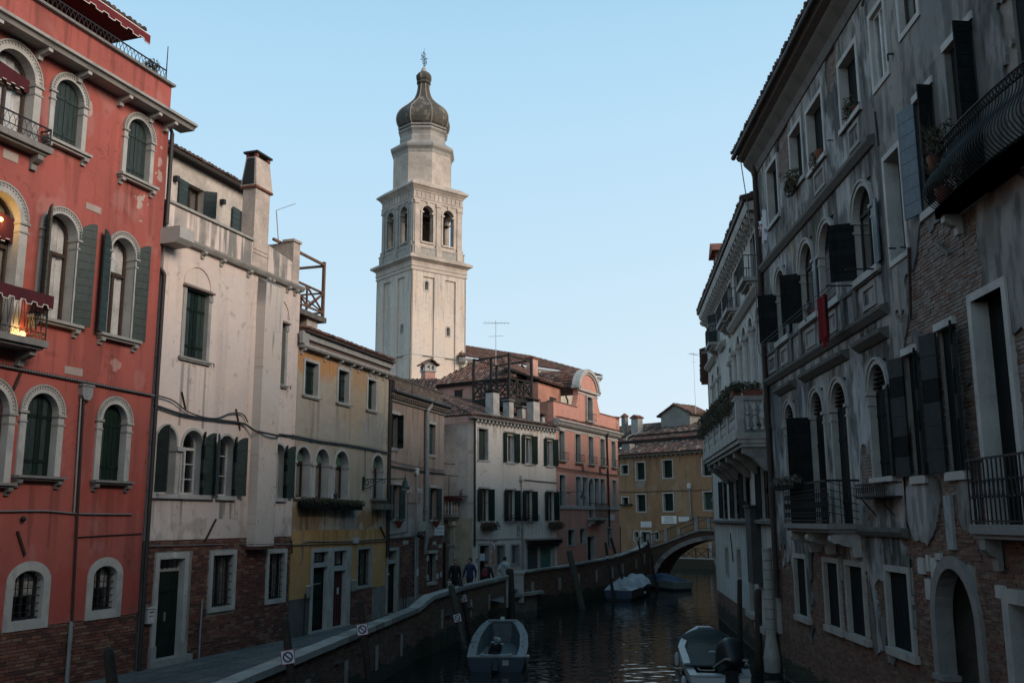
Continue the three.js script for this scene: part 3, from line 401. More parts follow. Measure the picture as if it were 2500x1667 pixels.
    mesh('chimney_band', [bx(3.9, 4.82, 14.93, 15.0, -.54, .06)], m_terra, c); mesh('chimney_cap', [bx(3.93, 4.78, 16.08, 16.14, -.5, .02)], m_dwood, c); mesh('chimney_vent_brick', [bx(3.98, 4.08, 15.95, 16.08, -.12, -.03), bx(4.6, 4.72, 15.95, 16.08, -.14, -.03), bx(3.98, 4.1, 15.95, 16.08, -.42, -.34), bx(4.6, 4.72, 15.95, 16.08, -.42, -.34)], m_terra, c); mesh('chimney_panel', [bx(3.98, 4.72, 12.98, 13.0, 0, .02), bx(3.98, 4.72, 12.86, 12.88, 0, .02)], m_ch, c); }
  { // lower chimney breast that leaves the wall
    const m_br = facade(4.2, 3.9, 1.2, 8.3, [.54, .47, .42], { seed: 18, mottle: .08, streaks: [[4.2, 5.4, 12.1, 2.6, .65]], px: 90 });
    mesh('chimney_breast', facUV(new THREE.BoxGeometry(.98, 7.9, .3).translate(4.79, 8.02, .152), m_br.userData.fac), m_br, g, true); mesh('breast_cap', ext([[0, 0], [.3, 0], [0, .2]], null, -.49, .49).rotateY(-Math.PI / 2).translate(4.79, 11.972, .002), m_stoneD, g); mesh('breast_foot', [bx(4.28, 5.3, 3.98, 4.07, .0, .32)], BR[3], g); }
  // upper storey set back behind the terrace
  { const m_up = mat(.60, .53, .46, { tex: T_mottle, s: 3 }); const u = mesh('upper_storey', ext(rect(2.3, 7.1, 12.4, 16.0), [path(op(3.88, 4.72, 14.45, 15.36))], -2.9, -2.5), m_up, g); mesh('upper_side', [bx(2.3, 2.6, 12.4, 16, -7, -2.9), bx(6.8, 7.1, 12.4, 16, -7, -2.9), bx(2.6, 6.8, 12.4, 16, -7, -6.7)], m_up, u);
    mesh('upper_eave', bx(2.2, 7.15, 15.98, 16.06, -7, -2.2), m_dwood, u); tileRoof(g, { x0: 2.2, x1: 7.15, ze: -2.2, ye: 16.1, zr: -4.6, yr: 16.7, mats: TLD, max: 60 });
    const o = op(3.88, 4.72, 14.45, 15.36); glazing(g, { ...o }, { z: -2.72, curtain: m_curtD }); openShutter(g, o, -1, 176, { z: -2.48, w: .46 }); openShutter(g, o, 1, 130, { z: -2.48, w: .4 }); const o2 = op(6.62, 7.05, 14.5, 15.3); mesh('window_shadow_panel', bx(6.62, 6.95, 14.5, 15.3, -2.502, -2.49), m_dwood, g); openShutter(g, o2, -1, 176, { z: -2.46, w: .44 }); openShutter(g, op(2.45, 3.0, 14.4, 15.3), 1, 176, { z: -2.48, w: .4, hinge: 2.4 });  // flat dark panel on the wall stands in for the shadowed window opening
    for (const x of [3.25, 5.62]) mesh('wall_lamp', [bx(x - .07, x + .07, 15.18, 15.34, -2.5, -2.34)], m_iron, g); }
  // tall windows with blind arches
  for (const [o, cx] of [[A, 1.46], [B, 5.52]]) { surround(g, o, { fw: .13, proud: .035, m: m_stone }); closedShutters(g, o, { z: -.1, m: m_green2 }); const ring = [], R = .62; for (let i = 0; i <= 16; i++) { const t = Math.PI * i / 16; ring.push([cx + R * Math.cos(t), 11.18 + R * Math.sin(t)]); } for (let i = 16; i >= 0; i--) { const t = Math.PI * i / 16; ring.push([cx + (R - .07) * Math.cos(t), 11.18 + (R - .07) * Math.sin(t)]); } mesh('blind_arch', ext(ring, null, -.01, .03), m_be, g); facUV(g.children[g.children.length - 1].geometry, m_be.userData.fac); mesh('lintel_shelf', bx(o.x0 - .16, o.x1 + .18, o.y1 + .02, o.y1 + .07, 0, .11), mat(.16, .10, .085), g); sill(g, o.x0 - .2, o.x1 + .2, o.y0, { th: .1, proj: .1 }); mesh('sill_hook', [bar([o.x1 + .28, o.y0 - .02, 0], [o.x1 + .28, o.y0 - .02, .1], .02), bar([o.x1 + .28, o.y0 - .02, .1], [o.x1 + .28, o.y0 - .12, .1], .02)], m_iron, g); mesh('impost', [bx(o.x1 + .01, o.x1 + .16, o.y1 - .2, o.y1 - .05, -.05, .06)], m_stone, g); }
  ar.forEach((o, i) => { surround(g, o, { fw: .07, proud: .03, back: -.3, m: m_stoneW }); glazing(g, o, { z: -.24, m: m_whiteW, fw: .05, rows: 2, cols: i === 1 ? 2 : 2, curtain: i === 3 ? m_curtD : null, transom: i < 2 ? 1.22 : 0 }); });
  mesh('window_ledge', bx(.02, 2.6, 5.38, 5.5, -.1, .09), m_stoneW, g); mesh('window_ledge', bx(2.72, 3.62, 5.38, 5.5, -.1, .09), m_stoneW, g); mesh('window_ledge', bx(5.36, 6.3, 5.38, 5.49, -.1, .08), m_stoneW, g);
  { const c = mesh('column', lathe([[.09, 5.5], [.1, 5.56], [.085, 5.6], [.075, 6.4], [.09, 6.42], [.09, 6.46], [.075, 6.48], [.075, 6.54], [.12, 6.62]], 12).translate(1.05, 0, -.06), m_stoneW, g); mesh('capital', bx(.9, 1.2, 6.62, 6.74, -.26, .09), m_stoneW, c); }
  openShutter(g, ar[0], -1, 92, { w: .38 }); openShutter(g, ar[1], 1, 168, { w: .44 }); openShutter(g, ar[2], -1, 150, { w: .4, z: .07 }); openShutter(g, ar[2], 1, 158, { w: .42 }); openShutter(g, ar[3], -1, 140, { w: .3, z: .03 }); openShutter(g, ar[3], 1, 168, { w: .42 }); openShutter(g, ar[1], 1, 60, { w: .2, z: -.03, m: m_green2 }); openShutter(g, ar[2], 1, 60, { w: .2, z: -.03, m: m_green2 }); openShutter(g, ar[3], 1, 60, { w: .2, z: -.03, m: m_green2 });
  // door and barred windows
  surround(g, door, { fw: .16, proud: .05, back: -.4, m: m_stoneW, name: 'door_surround' }); mesh('door_step', [bx(.36, 1.92, 1.2, 1.38, -.4, .14)], m_stone, g); mesh('door_plinth', [bx(.34, .54, 1.2, 1.72, -.02, .08), bx(1.52, 1.74, 1.2, 1.72, -.02, .08)], m_stone, g);
  { const d = mesh('door', [bx(.53, 1.52, 1.38, 3.55, -.2, -.14)], m_green2, g); for (const [y0, y1] of [[1.5, 1.85], [1.98, 2.9], [3.02, 3.42]]) mesh('door_panel', bx(.66, 1.38, y0, y1, -.14, -.125), m_green2, d); mesh('door_knocker', bx(.98, 1.04, 2.28, 2.5, -.14, -.1), m_metal, d); mesh('transom_frame', [bx(.53, 1.52, 3.52, 3.6, -.2, -.13)], m_stone, g); mesh('door_letter_slot', bx(.9, 1.15, 2.98, 3.0, -.14, -.12), m_iron, d); const gl = mesh('transom_pane', bx(.53, 1.52, 3.6, 3.84, -.19, -.18), m_glass, g); for (const x of span(.66, 1.38, 5)) mesh('transom_bar', rod([x, 3.58, -.11], [x, 3.84, -.11], .012), m_iron, gl); mesh('bell_plate', bx(1.53, 1.62, 2.88, 3.02, .05, .065), m_whiteW, g); mesh('number_plate', new THREE.CylinderGeometry(.1, .1, .012, 16).rotateX(Math.PI / 2).scale(1.5, .8, 1).translate(1.1, 3.93, .058), m_whiteW, g); }
  for (const o of [g1, g2]) { surround(g, o, { fw: .13, proud: .03, back: -.34, bottom: true, m: m_stoneW }); glazing(g, o, { z: -.17, m: m_dwood, curtain: m_curtD }); grille(g, o, { z: -.05, nv: 6, nh: 6 }); }
  { const mb = mesh('mailbox', bx(.12, .34, 2.3, 2.66, .01, .12), m_whiteW, g); mesh('mailbox_lid', bx(.1, .36, 2.66, 2.69, .0, .15), m_whiteW, mb); mesh('mailbox_slots', [bx(.15, .31, 2.56, 2.585, .12, .124), bx(.15, .31, 2.47, 2.49, .12, .124)], m_iron, mb); }
  mesh('tie_bar', bar([1.0, 8.2, .03], [1.2, 7.75, .03], .035), m_rust, g); mesh('tie_bar', bar([3.45, 8.0, .03], [3.7, 7.4, .03], .035), m_rust, g); mesh('tie_bar', bar([2.3, 4.25, .05], [2.75, 4.85, .05], .04), m_rust, g); mesh('tie_bar', bar([5.35, 4.8, .04], [5.5, 4.2, .04], .035), m_rust, g);
  mesh('cable_run', tube([[-.1, 7.72, .07], [1.0, 7.6, .07], [1.8, 7.58, .07], [2.8, 7.6, .07], [3.9, 7.58, .08], [4.2, 7.42, .2], [4.35, 7.38, .36], [5.25, 7.35, .36], [5.4, 7.42, .1], [6.7, 7.46, .07]], .034, 60), m_cable, g); mesh('cable_run', tube([[.0, 7.98, .07], [.6, 7.92, .07], [1.3, 7.68, .07], [2.4, 7.62, .09], [3.2, 7.85, .07], [3.8, 7.86, .06], [4.0, 7.66, .08]], .02, 40), m_cable, g); mesh('cable_run', tube([[0, 4.2, .06], [2, 4.17, .05], [4.2, 4.14, .06], [4.35, 4.13, .36], [5.2, 4.12, .36], [5.35, 4.1, .06], [6.7, 4.08, .06]], .014, 50), m_cableG, g);
  for (const x of [5.55, 5.8]) mesh('vent_cover', new THREE.CylinderGeometry(.085, .085, .02, 16).rotateX(Math.PI / 2).translate(x, 8.5, .01), m_whiteW, g);
  mesh('conduit', rod([2.3, 1.2, .05], [2.32, 2.72, .05], .028), m_pipeG, g);
}
{ // television aerial behind the terrace
  const p = onL1(9.4, 13.4, -2.5); const g = thing('rooftop_aerial', 'thin bent aerial pole above the beige house terrace', 'aerial', p); const d = D1; mesh('mast', rod([0, 0, 0], [-.5 * d[0], 2.6, -.5 * d[1]], .022), m_metal, g); mesh('boom', rod([-.5 * d[0], 2.6, -.5 * d[1]], [.75 * d[0], 3.25, .75 * d[1]], .015), m_metal, g);
}

// ============================================================ YELLOW HOUSE and the flat-roofed house beside it
const A2 = [-6.99, -30.946], D2 = dirOf(17.3);
const onL2 = (u, y, z) => [A2[0] + D2[0] * u - D2[1] * z, y, A2[1] + D2[1] * u + D2[0] * z];
{
  const g = houseAt('yellow_house', 'low weathered yellow house with three arched windows over a long flower box', A2, D2);
  const U0 = .02, U1 = 7.08;
  const t = [op(.46, 1.34, 8.88, 10.0), op(2.82, 3.62, 8.9, 10.06), op(5.2, 5.88, 8.9, 10.03)];
  const ar = [op(.1, 1.0, 5.55, 7.16, true), op(1.38, 2.3, 5.54, 7.18, true), op(2.76, 3.76, 5.54, 7.2, true), op(5.74, 6.68, 5.6, 7.24, true)];
  const d1 = op(1.42, 2.42, 1.26, 3.77), d2 = op(2.84, 3.76, 1.24, 3.77), w = op(4.72, 5.74, 2.48, 3.77);
  const m_y = facade(U0, 1, U1 - U0, 10, [.38, .325, .25], {
    seed: 23, mottle: .2, streak: .2, px: 80,
    patches: [[1.2, 10.0, 2.4, .55, [.42, .20, .065], .85, 1.2, .3], [4.6, 9.9, 1.0, .5, [.42, .22, .085], .7, 1.2, .3], [4.3, 8.9, 1.5, 1.2, [.36, .26, .16], .5, 1, .4], [1.6, 8.4, 2.0, 1.3, [.36, .315, .265], .7, 1, .4], [5.9, 8.1, 1.1, 1.0, [.25, .245, .23], .8, 1.1, .2], [3.3, 7.7, 2.6, .7, [.33, .31, .26], .6, 1, .4], [1.0, 4.9, 1.6, .5, [.30, .175, .075], .8, 1, .3], [3.9, 4.75, .75, .36, [.26, .25, .235], .95, 1.3], [5.6, 4.8, 1.0, .4, [.30, .155, .06], .85, 1, .2], [.2, 7.2, .4, 1.2, [.36, .30, .24], .6, 1, .3]],
    streaks: [[.3, 1.6, 8.8, 1.5, .35], [2.7, 3.9, 8.8, 1.2, .3], [5, 6.1, 8.8, 1, .3], [.1, 4.4, 5.2, .75, .5], [5.5, 7.1, 5.2, .8, .5], [1.8, 2.3, 10.3, 1.6, .45], [6.5, 7.1, 10.2, 2.5, .4]]
  });
  const m_oc = facade(U0, 1, U1 - U0, 3.6, [.50, .275, .10], { seed: 33, mottle: .12, streak: .10, px: 80, streaks: [[0, 7, 4.5, .8, .25]], patches: [[6.5, 2.9, .8, .9, [.38, .23, .08], .5, 1, .3], [.3, 3.6, .4, .5, [.42, .26, .1], .5]] });
  wall(g, 'wall', rect(U0, U1, 4.49, 10.42), [...t, ...ar], m_y);
  wall(g, 'ground_floor_wall', [[U0, 2.36], [1.28, 2.36], [1.28, 1.0], [4.14, 1.0], [4.14, 2.36], [U1, 2.36], [U1, 4.49], [U0, 4.49]], [d1, d2, w], m_oc, { z0: -.41, z1: .012 });
  mesh('dado', [ext(rect(U0, 1.28, -.6, 2.36), null, -.4, .0)], mat(.13, .13, .125, { tex: T_stone, s: 1.5, bump: .01 }), g); mesh('dado', ext(rect(4.14, U1, -.6, 2.36), null, -.4, -.02), m_mortar, g); mesh('dado', bx(1.28, 4.14, -.6, 1.0, -.4, -.01), m_mortarD, g);
  bricks(g, 4.16, 6.0, 1.2, 2.35, { z: -.02, proud: .02, near: 4, max: 120 }); mesh('render_patch', ext([[5.9, 1.2], [7.06, 1.2], [7.06, 2.35], [6.3, 2.35], [6.15, 1.9]], null, -.02, .012), m_stoneD, g);
  shell(g, U0, U1, -.6, 10.3, 8, m_mortar);
  // eaves: stone shelf on brackets, brick frieze, white fascia, tiles
  mould(g, 'eave_shelf', [[-.02, 10.38], [.2, 10.38], [.24, 10.44], [.24, 10.5], [-.02, 10.5]], U0, U1, m_stoneW); brackets(g, 'eave_bracket', [.2, 1.75, 2.85, 3.75, 4.35, 5.35, 5.9, 6.55], 10.38, .17, .2, m_stoneW, .12);
  mesh('eave_frieze', bx(U0 + .01, U1, 10.5, 10.7, -.4, .06), mat(.22, .15, .12, { tex: T_mottle, bump: .01 }), g); mould(g, 'fascia', [[-.3, 10.7], [.15, 10.7], [.2, 10.9], [-.3, 10.9]], U0, U1 + .06, m_stoneW);
  tileRoof(g, { x0: U0, x1: U1, ze: .3, ye: 10.96, zr: -4.4, yr: 11.9, mats: [TL[0], TL[1], TL[3], TL[2], TLD[0]], max: 300 }); mesh('fascia_block', bx(-.12, .3, 10.5, 10.9, .1, .22), m_stone, g);
  for (const o of t) { surround(g, o, { fw: .1, proud: .035, back: -.3, m: m_stoneW }); closedShutters(g, o, { z: -.16, m: m_green2 }); sill(g, o.x0 - .16, o.x1 + .16, o.y0, { th: .09, proj: .09, m: m_stoneW }); mesh('sill_hook', [bar([o.x0 - .14, o.y0 - .05, 0], [o.x0 - .14, o.y0 - .05, .12], .018), bar([o.x1 + .14, o.y0 - .05, 0], [o.x1 + .14, o.y0 - .05, .12], .018)], m_iron, g); }
  ar.forEach((o, i) => { surround(g, o, { fw: .1, proud: .03, back: -.34, m: m_stoneW }); glazing(g, o, { z: -.26, m: m_brownW, transom: 1.12, curtain: m_curtD }); mesh('arch_blind', ext([[o.x0 + .06, o.y1 - o.rise + .02], [o.x1 - .06, o.y1 - o.rise + .02], ...path({ ...o, x0: o.x0 + .06, x1: o.x1 - .06, y1: o.y1 - .06, rise: o.rise - .06 }).slice(2)], null, -.24, -.22), mat(.10, .19, .15, { tex: T_mottle }), g); for (const x of [o.x0 - .05, o.x1 + .05]) mesh('impost', bx(x - .07, x + .07, 6.62, 6.7, -.3, .06), m_stoneW, g); });
  for (const x of [1.19, 2.53]) { const c = mesh('column', lathe([[.1, 5.5], [.11, 5.58], [.09, 5.62], [.08, 6.4], [.095, 6.42], [.095, 6.48], [.08, 6.5], [.13, 6.6]], 12).translate(x, 0, .0), m_stoneW, g); mesh('capital', bx(x - .16, x + .16, 6.6, 6.7, -.3, .1), m_stoneW, c); }
  sill(g, .0, 4.0, 5.54, { th: .08, proj: .1, m: m_stoneW }); sill(g, 5.6, 6.85, 5.6, { th: .1, proj: .14, m: m_stoneD });
  // stone door frame with two doors under one lintel
  mesh('door_surround', ext(rect(1.28, 4.1, 1.2, 3.9), [path(d1), path(d2)].map((p, i) => { const o = i ? d2 : d1; return rect(o.x0, o.x1, 1.24, 3.77); }), -.36, .05), m_stoneW, g);
  mesh('transom_bar', [bx(1.42, 2.42, 3.28, 3.42, -.3, .03)], m_stoneW, g); mesh('transom_bar', [bx(2.84, 3.76, 3.1, 3.26, -.3, .03)], m_stoneW, g);
  { const d = mesh('door', bx(1.42, 2.42, 1.26, 3.28, -.18, -.12), m_blackS, g); mesh('door_panel', bx(1.52, 2.3, 1.4, 2.2, -.12, -.11), m_green2, d); mesh('door_panel', bx(1.52, 2.3, 2.35, 3.1, -.12, -.11), m_green2, d); mesh('door_sign', bx(1.62, 2.2, 2.72, 2.76, -.11, -.105), m_pipeG, d); const e = mesh('door', bx(2.84, 3.76, 1.24, 3.1, -.18, -.12), mat(.085, .018, .014, { tex: T_wood, s: .6, roughness: .6 }), g); for (const x of span(2.95, 3.65, 5)) mesh('board', bx(x - .065, x + .065, 1.26, 3.08, -.12, -.11), mat(.08, .017, .013, { tex: T_wood, s: .6, roughness: .6 }), e); mesh('door_notice', bx(3.38, 3.52, 2.3, 2.52, -.11, -.105), m_whiteW, e); }
  for (const o of [op(1.42, 2.42, 3.42, 3.77), op(2.84, 3.76, 3.26, 3.77)]) glazing(g, o, { z: -.12, m: m_dwood, cols: 1 }); mesh('door_step', bx(1.24, 4.14, 1.2, 1.25, -.1, .1), m_stone, g);
  surround(g, w, { fw: .1, proud: .03, back: -.34, bottom: true, m: m_stone }); glazing(g, w, { z: -.17, m: m_dwood }); grille(g, w, { z: -.05, nv: 7, nh: 3, r: .009 });
  for (const [x, y] of [[1.12, 2.55], [4.28, 2.55]]) { const b = mesh('mailbox', bx(x - .09, x + .09, y - .2, y + .16, .012, .1), m_pipeG, g); mesh('mailbox_lid', bx(x - .11, x + .11, y + .16, y + .19, .012, .13), m_whiteW, b); }
  mesh('meter_box', bx(4.25, 4.55, 4.0, 4.2, .012, .12), m_whiteW, g); mesh('conduit', [tube([[.6, 3.4, .04], [.7, 3.6, .04], [.72, 4.08, .04], [.9, 4.12, .04], [2.4, 4.1, .04], [4.2, 4.08, .04]], .018, 40), tube([[4.6, 4.08, .04], [5.6, 4.1, .04], [7.1, 4.12, .04]], .02, 20)], m_cableG, g); mesh('cable_run', tube([[0, 4.04, .05], [2, 4.02, .05], [4.3, 4.0, .05], [7.1, 4.02, .05]], .016, 30), m_cable, g);
  const cb = mesh('cable_run', tube([[-.3, 7.46, .08], [1.5, 7.42, .07], [3.5, 7.44, .07], [5.5, 7.42, .07], [7.0, 7.38, .07]], .034, 40), m_cable, g); const sp = []; for (let x = 0; x < 6.8; x += .09) sp.push(rod([x, 7.46, .08], [x, 7.53, .08], .005, .002, 3)); mesh('bird_spikes', sp, m_iron, cb);
  mesh('hanging_chain', rod([4.95, 7.42, .08], [4.95, 6.2, .1], .014), m_iron, g); mesh('conduit', rod([.9, 1.2, .05], [.92, 2.5, .05], .025), m_pipeD, g); mesh('tie_bar', bar([6.5, 4.55, .04], [6.95, 4.15, .04], .05), m_rust, g); mesh('tie_bar', [bar([-.08, 4.2, .05], [.0, 3.8, .05], .04)], m_rust, g);
  mesh('drainpipe', rod([7.12, 10.3, .05], [7.12, 3.4, .05], .055), m_pipeD, g);
}
{ // flower boxes
  for (const [u0, u1, y, lab] of [[.25, 2.45, 5.2, 'dark plant trough under the yellow house arches beside the beige wall'], [2.5, 4.3, 5.16, 'dark plant trough under the yellow house arches beside the lamp bracket']]) { const g = thing('flower_box', lab, 'flower box', onL2((u0 + u1) / 2, y, .2), Math.atan2(-D2[1], D2[0]), 'flower boxes on the yellow house'); const h = (u1 - u0) / 2; mesh('trough', bx(-h, h, 0, .2, -.15, .15), m_blackS, g); leaves('foliage', g, span(-h + .12, h - .05, 9).map(x => [x, .22, .06, .2, .13, .2]), 150, .035, DRY); }
  const g = thing('flower_box', 'weathered plank planter under the single arched window of the yellow house', 'flower box', onL2(6.3, 5.2, .2), Math.atan2(-D2[1], D2[0]), 'flower boxes on the yellow house'); mesh('trough', bx(-.6, .65, 0, .22, -.12, .16), m_greyW, g); leaves('foliage', g, span(-.5, .5, 4).map(x => [x, .24, .03, .16, .08, .14]), 60, .03, DRY);
  const fp = thing('flower_pot', 'small violet flower pot on the sill of the yellow house', 'flower pot', onL2(2.75, 5.55, .05)); mesh('pot', lathe([[0, 0], [.06, 0], [.09, .15], [.08, .15], [0, .13]]), mat(.06, .03, .12), fp); leaves('foliage', fp, [[0, .22, 0, .09, .09, .09]], 50, .03, GRN);
}
// bracket street lamps
function streetLamp(pos, rot, L, label) {
  const g = thing('street_lamp', label, 'street lamp', pos, rot, 'wall-mounted street lamps'); const mm = mat(.012, .035, .028, { roughness: .5 });
  mesh('arm', bar([0, 0, 0], [L, .08, 0], .035), mm, g); mesh('scroll', [tube([[0, -.32, 0], [.25, -.3, 0], [.5, -.15, 0], [L * .42, .0, 0]], .02, 18), new THREE.TorusGeometry(.09, .016, 5, 16).translate(.16, -.12, 0), new THREE.TorusGeometry(.06, .014, 5, 14).translate(.38, -.06, 0), new THREE.TorusGeometry(.06, .014, 5, 14).translate(L * .46, -.06, 0)], mm, g); mesh('wall_plate', bx(-.02, .03, -.4, .1, -.05, .05), mm, g);
  mesh('lantern', lathe([[.012, .22], [.02, .05], [.07, .0], [.1, -.1], [.12, -.2], [.2, -.26], [.21, -.3], [.19, -.31]], 16).translate(L - .05, .02, 0), mm, g); mesh('lantern_glass', new THREE.SphereGeometry(.165, 16, 8, 0, 6.3, Math.PI / 2, Math.PI / 2).scale(1, .7, 1).translate(L - .05, -.28, 0), mat(.42, .42, .40, { roughness: .25 }), g); return g;
}
{ const p = onL2(4.95, 6.28, .03); streetLamp(p, Math.atan2(-(D2[1] * .86 + D2[0] * .5), D2[0] * .86 - D2[1] * .5), 1.95, 'dark green scrolled bracket lamp on the yellow house wall beside the single arched window'); }

{
  const g = houseAt('grey_pink_house', 'small grey-pink house with a dentilled brick cornice and a street name sign', A2, D2);
  const U0 = 7.16, U1 = 13.15;
  const t = [op(7.28, 8.08, 7.62, 8.96), op(11.2, 12.04, 7.6, 8.92)], m = [op(7.62, 8.3, 4.85, 6.18), op(11.5, 12.3, 4.82, 6.18)], d = op(7.3, 8.14, 1.3, 3.64), w = op(11.46, 12.28, 2.2, 3.4);
  const m_b = facade(U0, 4, U1 - U0, 6, [.33, .255, .21], { seed: 43, mottle: .16, streak: .2, px: 80, streaks: [[7.2, 13, 9.5, 1.3, .35], [7.2, 8.2, 7.5, 1, .3], [11, 12.2, 7.5, 1, .3]], patches: [[8.6, 4.6, 1.6, .5, [.4, .38, .36], .6, 1, .2], [10.4, 5.2, .4, .5, [.42, .4, .38], .6]] });
  wall(g, 'wall', rect(U0, U1, 4.1, 9.5), [...t, ...m], m_b); mesh('brick_footing', ext(rect(U0, U1, -.6, 4.1), [d, w].map(p => path(p, .03)), -.42, -.03), m_mortar, g);
  bricks(g, 7.18, 13.14, 1.75, 4.09, { z: -.03, proud: .02, skip: [[7.12, 8.5, 0, 3.75], [11.3, 12.45, 2.05, 3.5]], near: 12, max: 300 }); mesh('footing_render', bx(8.5, U1, -.6, 1.75, -.03, .01), m_stoneD, g);
  shell(g, U0, U1, -.6, 9.4, 8, m_mortar);
  mesh('cornice_band', bx(U0, U1, 9.46, 9.56, -.4, .06), m_mortar, g); { const gd = []; const l = []; for (let x = U0 + .1; x < U1; x += .2) l.push({ g: unitBox, m: cmp([x, 9.62, .09], null, [.1, .1, .18]), k: Math.floor(rnd() * 3), d: x }); pieces('dentil', 'dentils', l, [BRG[0], BRG[4], BRG[2]], g); mesh('cornice_top', bx(U0, U1 + .1, 9.67, 9.76, -.4, .22), mat(.30, .25, .20, { tex: T_mottle }), g); mesh('gutter', [rod([U0, 9.82, .24], [U1 + .15, 9.82, .24], .085)], m_pipeD, g); }
  mesh('parapet', ext([[U0 + .1, 9.76], [U1, 9.76], [U1, 10.48], [U0 + .1, 10.42]], null, -.5, -.12), m_mortarD, g); bricks(g, U0 + .1, U1, 9.78, 10.44, { z: -.12, proud: .018, mats: BRG, near: 7, max: 120 }); mesh('parapet_coping', bx(U0 + .05, U1 + .06, 10.44, 10.54, -.55, -.07), mat(.09, .075, .06, { tex: T_mottle }), g); mesh('parapet_pier', [bx(9.6, 9.78, 9.8, 10.62, -.5, -.07)], mat(.12, .1, .08, { tex: T_mottle }), g);
  for (const o of t) { sill(g, o.x0 - .06, o.x1 + .06, o.y0, { th: .12, proj: .06, m: m_stoneW }); mesh('lintel', bx(o.x0 - .08, o.x1 + .08, o.y1, o.y1 + .12, -.3, .04), m_stoneW, g); } closedShutters(g, op(7.28, 7.68, 7.62, 8.96), { z: -.05, m: m_green2, leaves: 1 }); openShutter(g, op(7.28, 8.08, 7.62, 8.96), 1, 70, { m: m_green2, w: .3, z: -.02 }); closedShutters(g, t[1], { z: -.12, m: mat(.05, .09, .10, { tex: T_wood, s: .6 }) });
  for (const o of m) { glazing(g, o, { z: -.22, m: m_brownW }); openShutter(g, o, -1, 170, { w: .34 }); openShutter(g, o, 1, 170, { w: .38 }); mesh('lintel', bx(o.x0 - .06, o.x1 + .06, o.y1, o.y1 + .11, -.3, .04), m_stoneW, g); sill(g, o.x0 - .06, o.x1 + .06, o.y0, { th: .1, proj: .06, m: m_stoneW }); }
  surround(g, d, { fw: .12, proud: .03, back: -.36, m: m_stone, name: 'door_surround' }); { const e = mesh('door', bx(7.3, 8.14, 1.3, 3.14, -.18, -.12), m_blackS, g); mesh('door_panel', bx(7.42, 8.0, 1.5, 2.9, -.12, -.11), m_green2, e); mesh('door_plate', bx(7.5, 7.7, 2.72, 2.78, -.11, -.1), m_whiteW, e); mesh('transom_bar', bx(7.3, 8.14, 3.14, 3.28, -.3, -.02), m_stone, g); const p = mesh('transom_pane', bx(7.3, 8.14, 3.28, 3.64, -.3, -.29), m_glass, g); for (const x of span(7.42, 8.02, 6)) mesh('bar', rod([x, 3.28, -.2], [x, 3.62, -.2], .012, .006), m_pipeG, p); }
  mesh('lintel', bx(11.36, 12.4, 3.4, 3.52, -.3, .04), m_stoneW, g); mesh('window_sill', bx(11.36, 12.4, 2.08, 2.2, -.3, .05), m_stone, g); glazing(g, w, { z: -.17, m: m_dwood }); for (const [x, y] of [[11.34, 3.1], [12.36, 3.1], [11.34, 2.3], [12.5, 2.3], [12.9, 2.35]]) mesh('quoin', bx(x - .1, x + .12, y, y + .22, -.03, .012), m_stoneW, g); for (const [x, y, ww] of [[8.75, 3.85, .5], [11.9, 3.75, .4], [12.6, 3.6, .35]]) mesh('quoin', bx(x, x + ww, y, y + .14, -.03, .01), m_stoneW, g);
  { const p = mesh('drainpipe', [rod([10.8, 9.4, .12], [10.9, 4.0, .12], .1, .1, 10), rod([10.8, 9.4, .12], [11.0, 9.62, .2], .1, .1, 10), rod([11.0, 9.6, .2], [11.02, 9.95, .2], .1, .1, 10), rod([10.9, 4, .12], [10.92, 3.4, .05], .1, .07, 10)], m_pipeG, g); for (const y of [5.2, 6.5, 7.9]) mesh('pipe_collar', rod([10.84, y, .12], [10.84, y + .05, .12], .12, .12, 10), m_pipeG, p); }
  mesh('cable_run', tube([[7.2, 6.9, .07], [9, 6.86, .07], [10.6, 6.84, .07], [13.1, 6.84, .07]], .03, 24), m_cable, g); mesh('cable_run', tube([[7.2, 7.1, .06], [9, 7.02, .06], [11.5, 6.98, .06], [13.1, 6.98, .06]], .014, 24), m_cable, g); mesh('junction_box', ext([[9.7, 6.94], [9.72, 6.72], [9.8, 6.64], [9.92, 6.64], [10.0, 6.72], [10.02, 6.94]], null, .003, .12), m_whiteW, g); mesh('conduit', [rod([9.85, 6.7, .06], [9.9, 4.1, .06], .025), rod([9.9, 4.1, .04], [9.95, 1.3, .05], .05, .05)], m_pipeG, g); mesh('conduit', [rod([10.1, 4.1, .06], [10.1, 1.3, .06], .045)], m_pipeG, g); mesh('conduit', [rod([9.1, 5.9, .03], [9.1, 4.35, .03], .014), rod([9.1, 4.35, .03], [7.3, 4.25, .03], .014), rod([9.1, 5.5, .03], [10.3, 5.5, .03], .014), rod([10.3, 5.5, .03], [10.3, 5.85, .03], .014)], m_cableG, g);
  for (const x of [9.05, 9.4, 10.25, 10.52]) mesh('vent_cover', new THREE.TorusGeometry(.085, .03, 6, 14).translate(x, 6.0, .01), m_whiteW, g); mesh('meter_box', bx(10.25, 10.7, 4.35, 4.75, .003, .16), mat(.33, .34, .27), g); mesh('cable_bundle', new THREE.SphereGeometry(.13, 8, 6).translate(10.2, 4.22, .1), m_cable, g); mesh('cable_run', tube([[7.2, 4.1, .05], [8.6, 4.12, .05], [9.6, 4.16, .06], [10.2, 4.22, .08], [10.9, 4.1, .05]], .022, 24), m_cable, g);
  for (const x of [8.75, 9.0]) mesh('conduit', rod([x, 1.2, .05], [x - .05, 2.6, .05], .02), m_pipeD, g);
  mesh('drainpipe', rod([7.2, 9.5, .07], [7.18, 3.6, .07], .05), m_pipeD, g); mesh('rubble_bracket', bx(7.16, 7.4, 9.7, 10.3, -.1, .12), m_dwood, g);
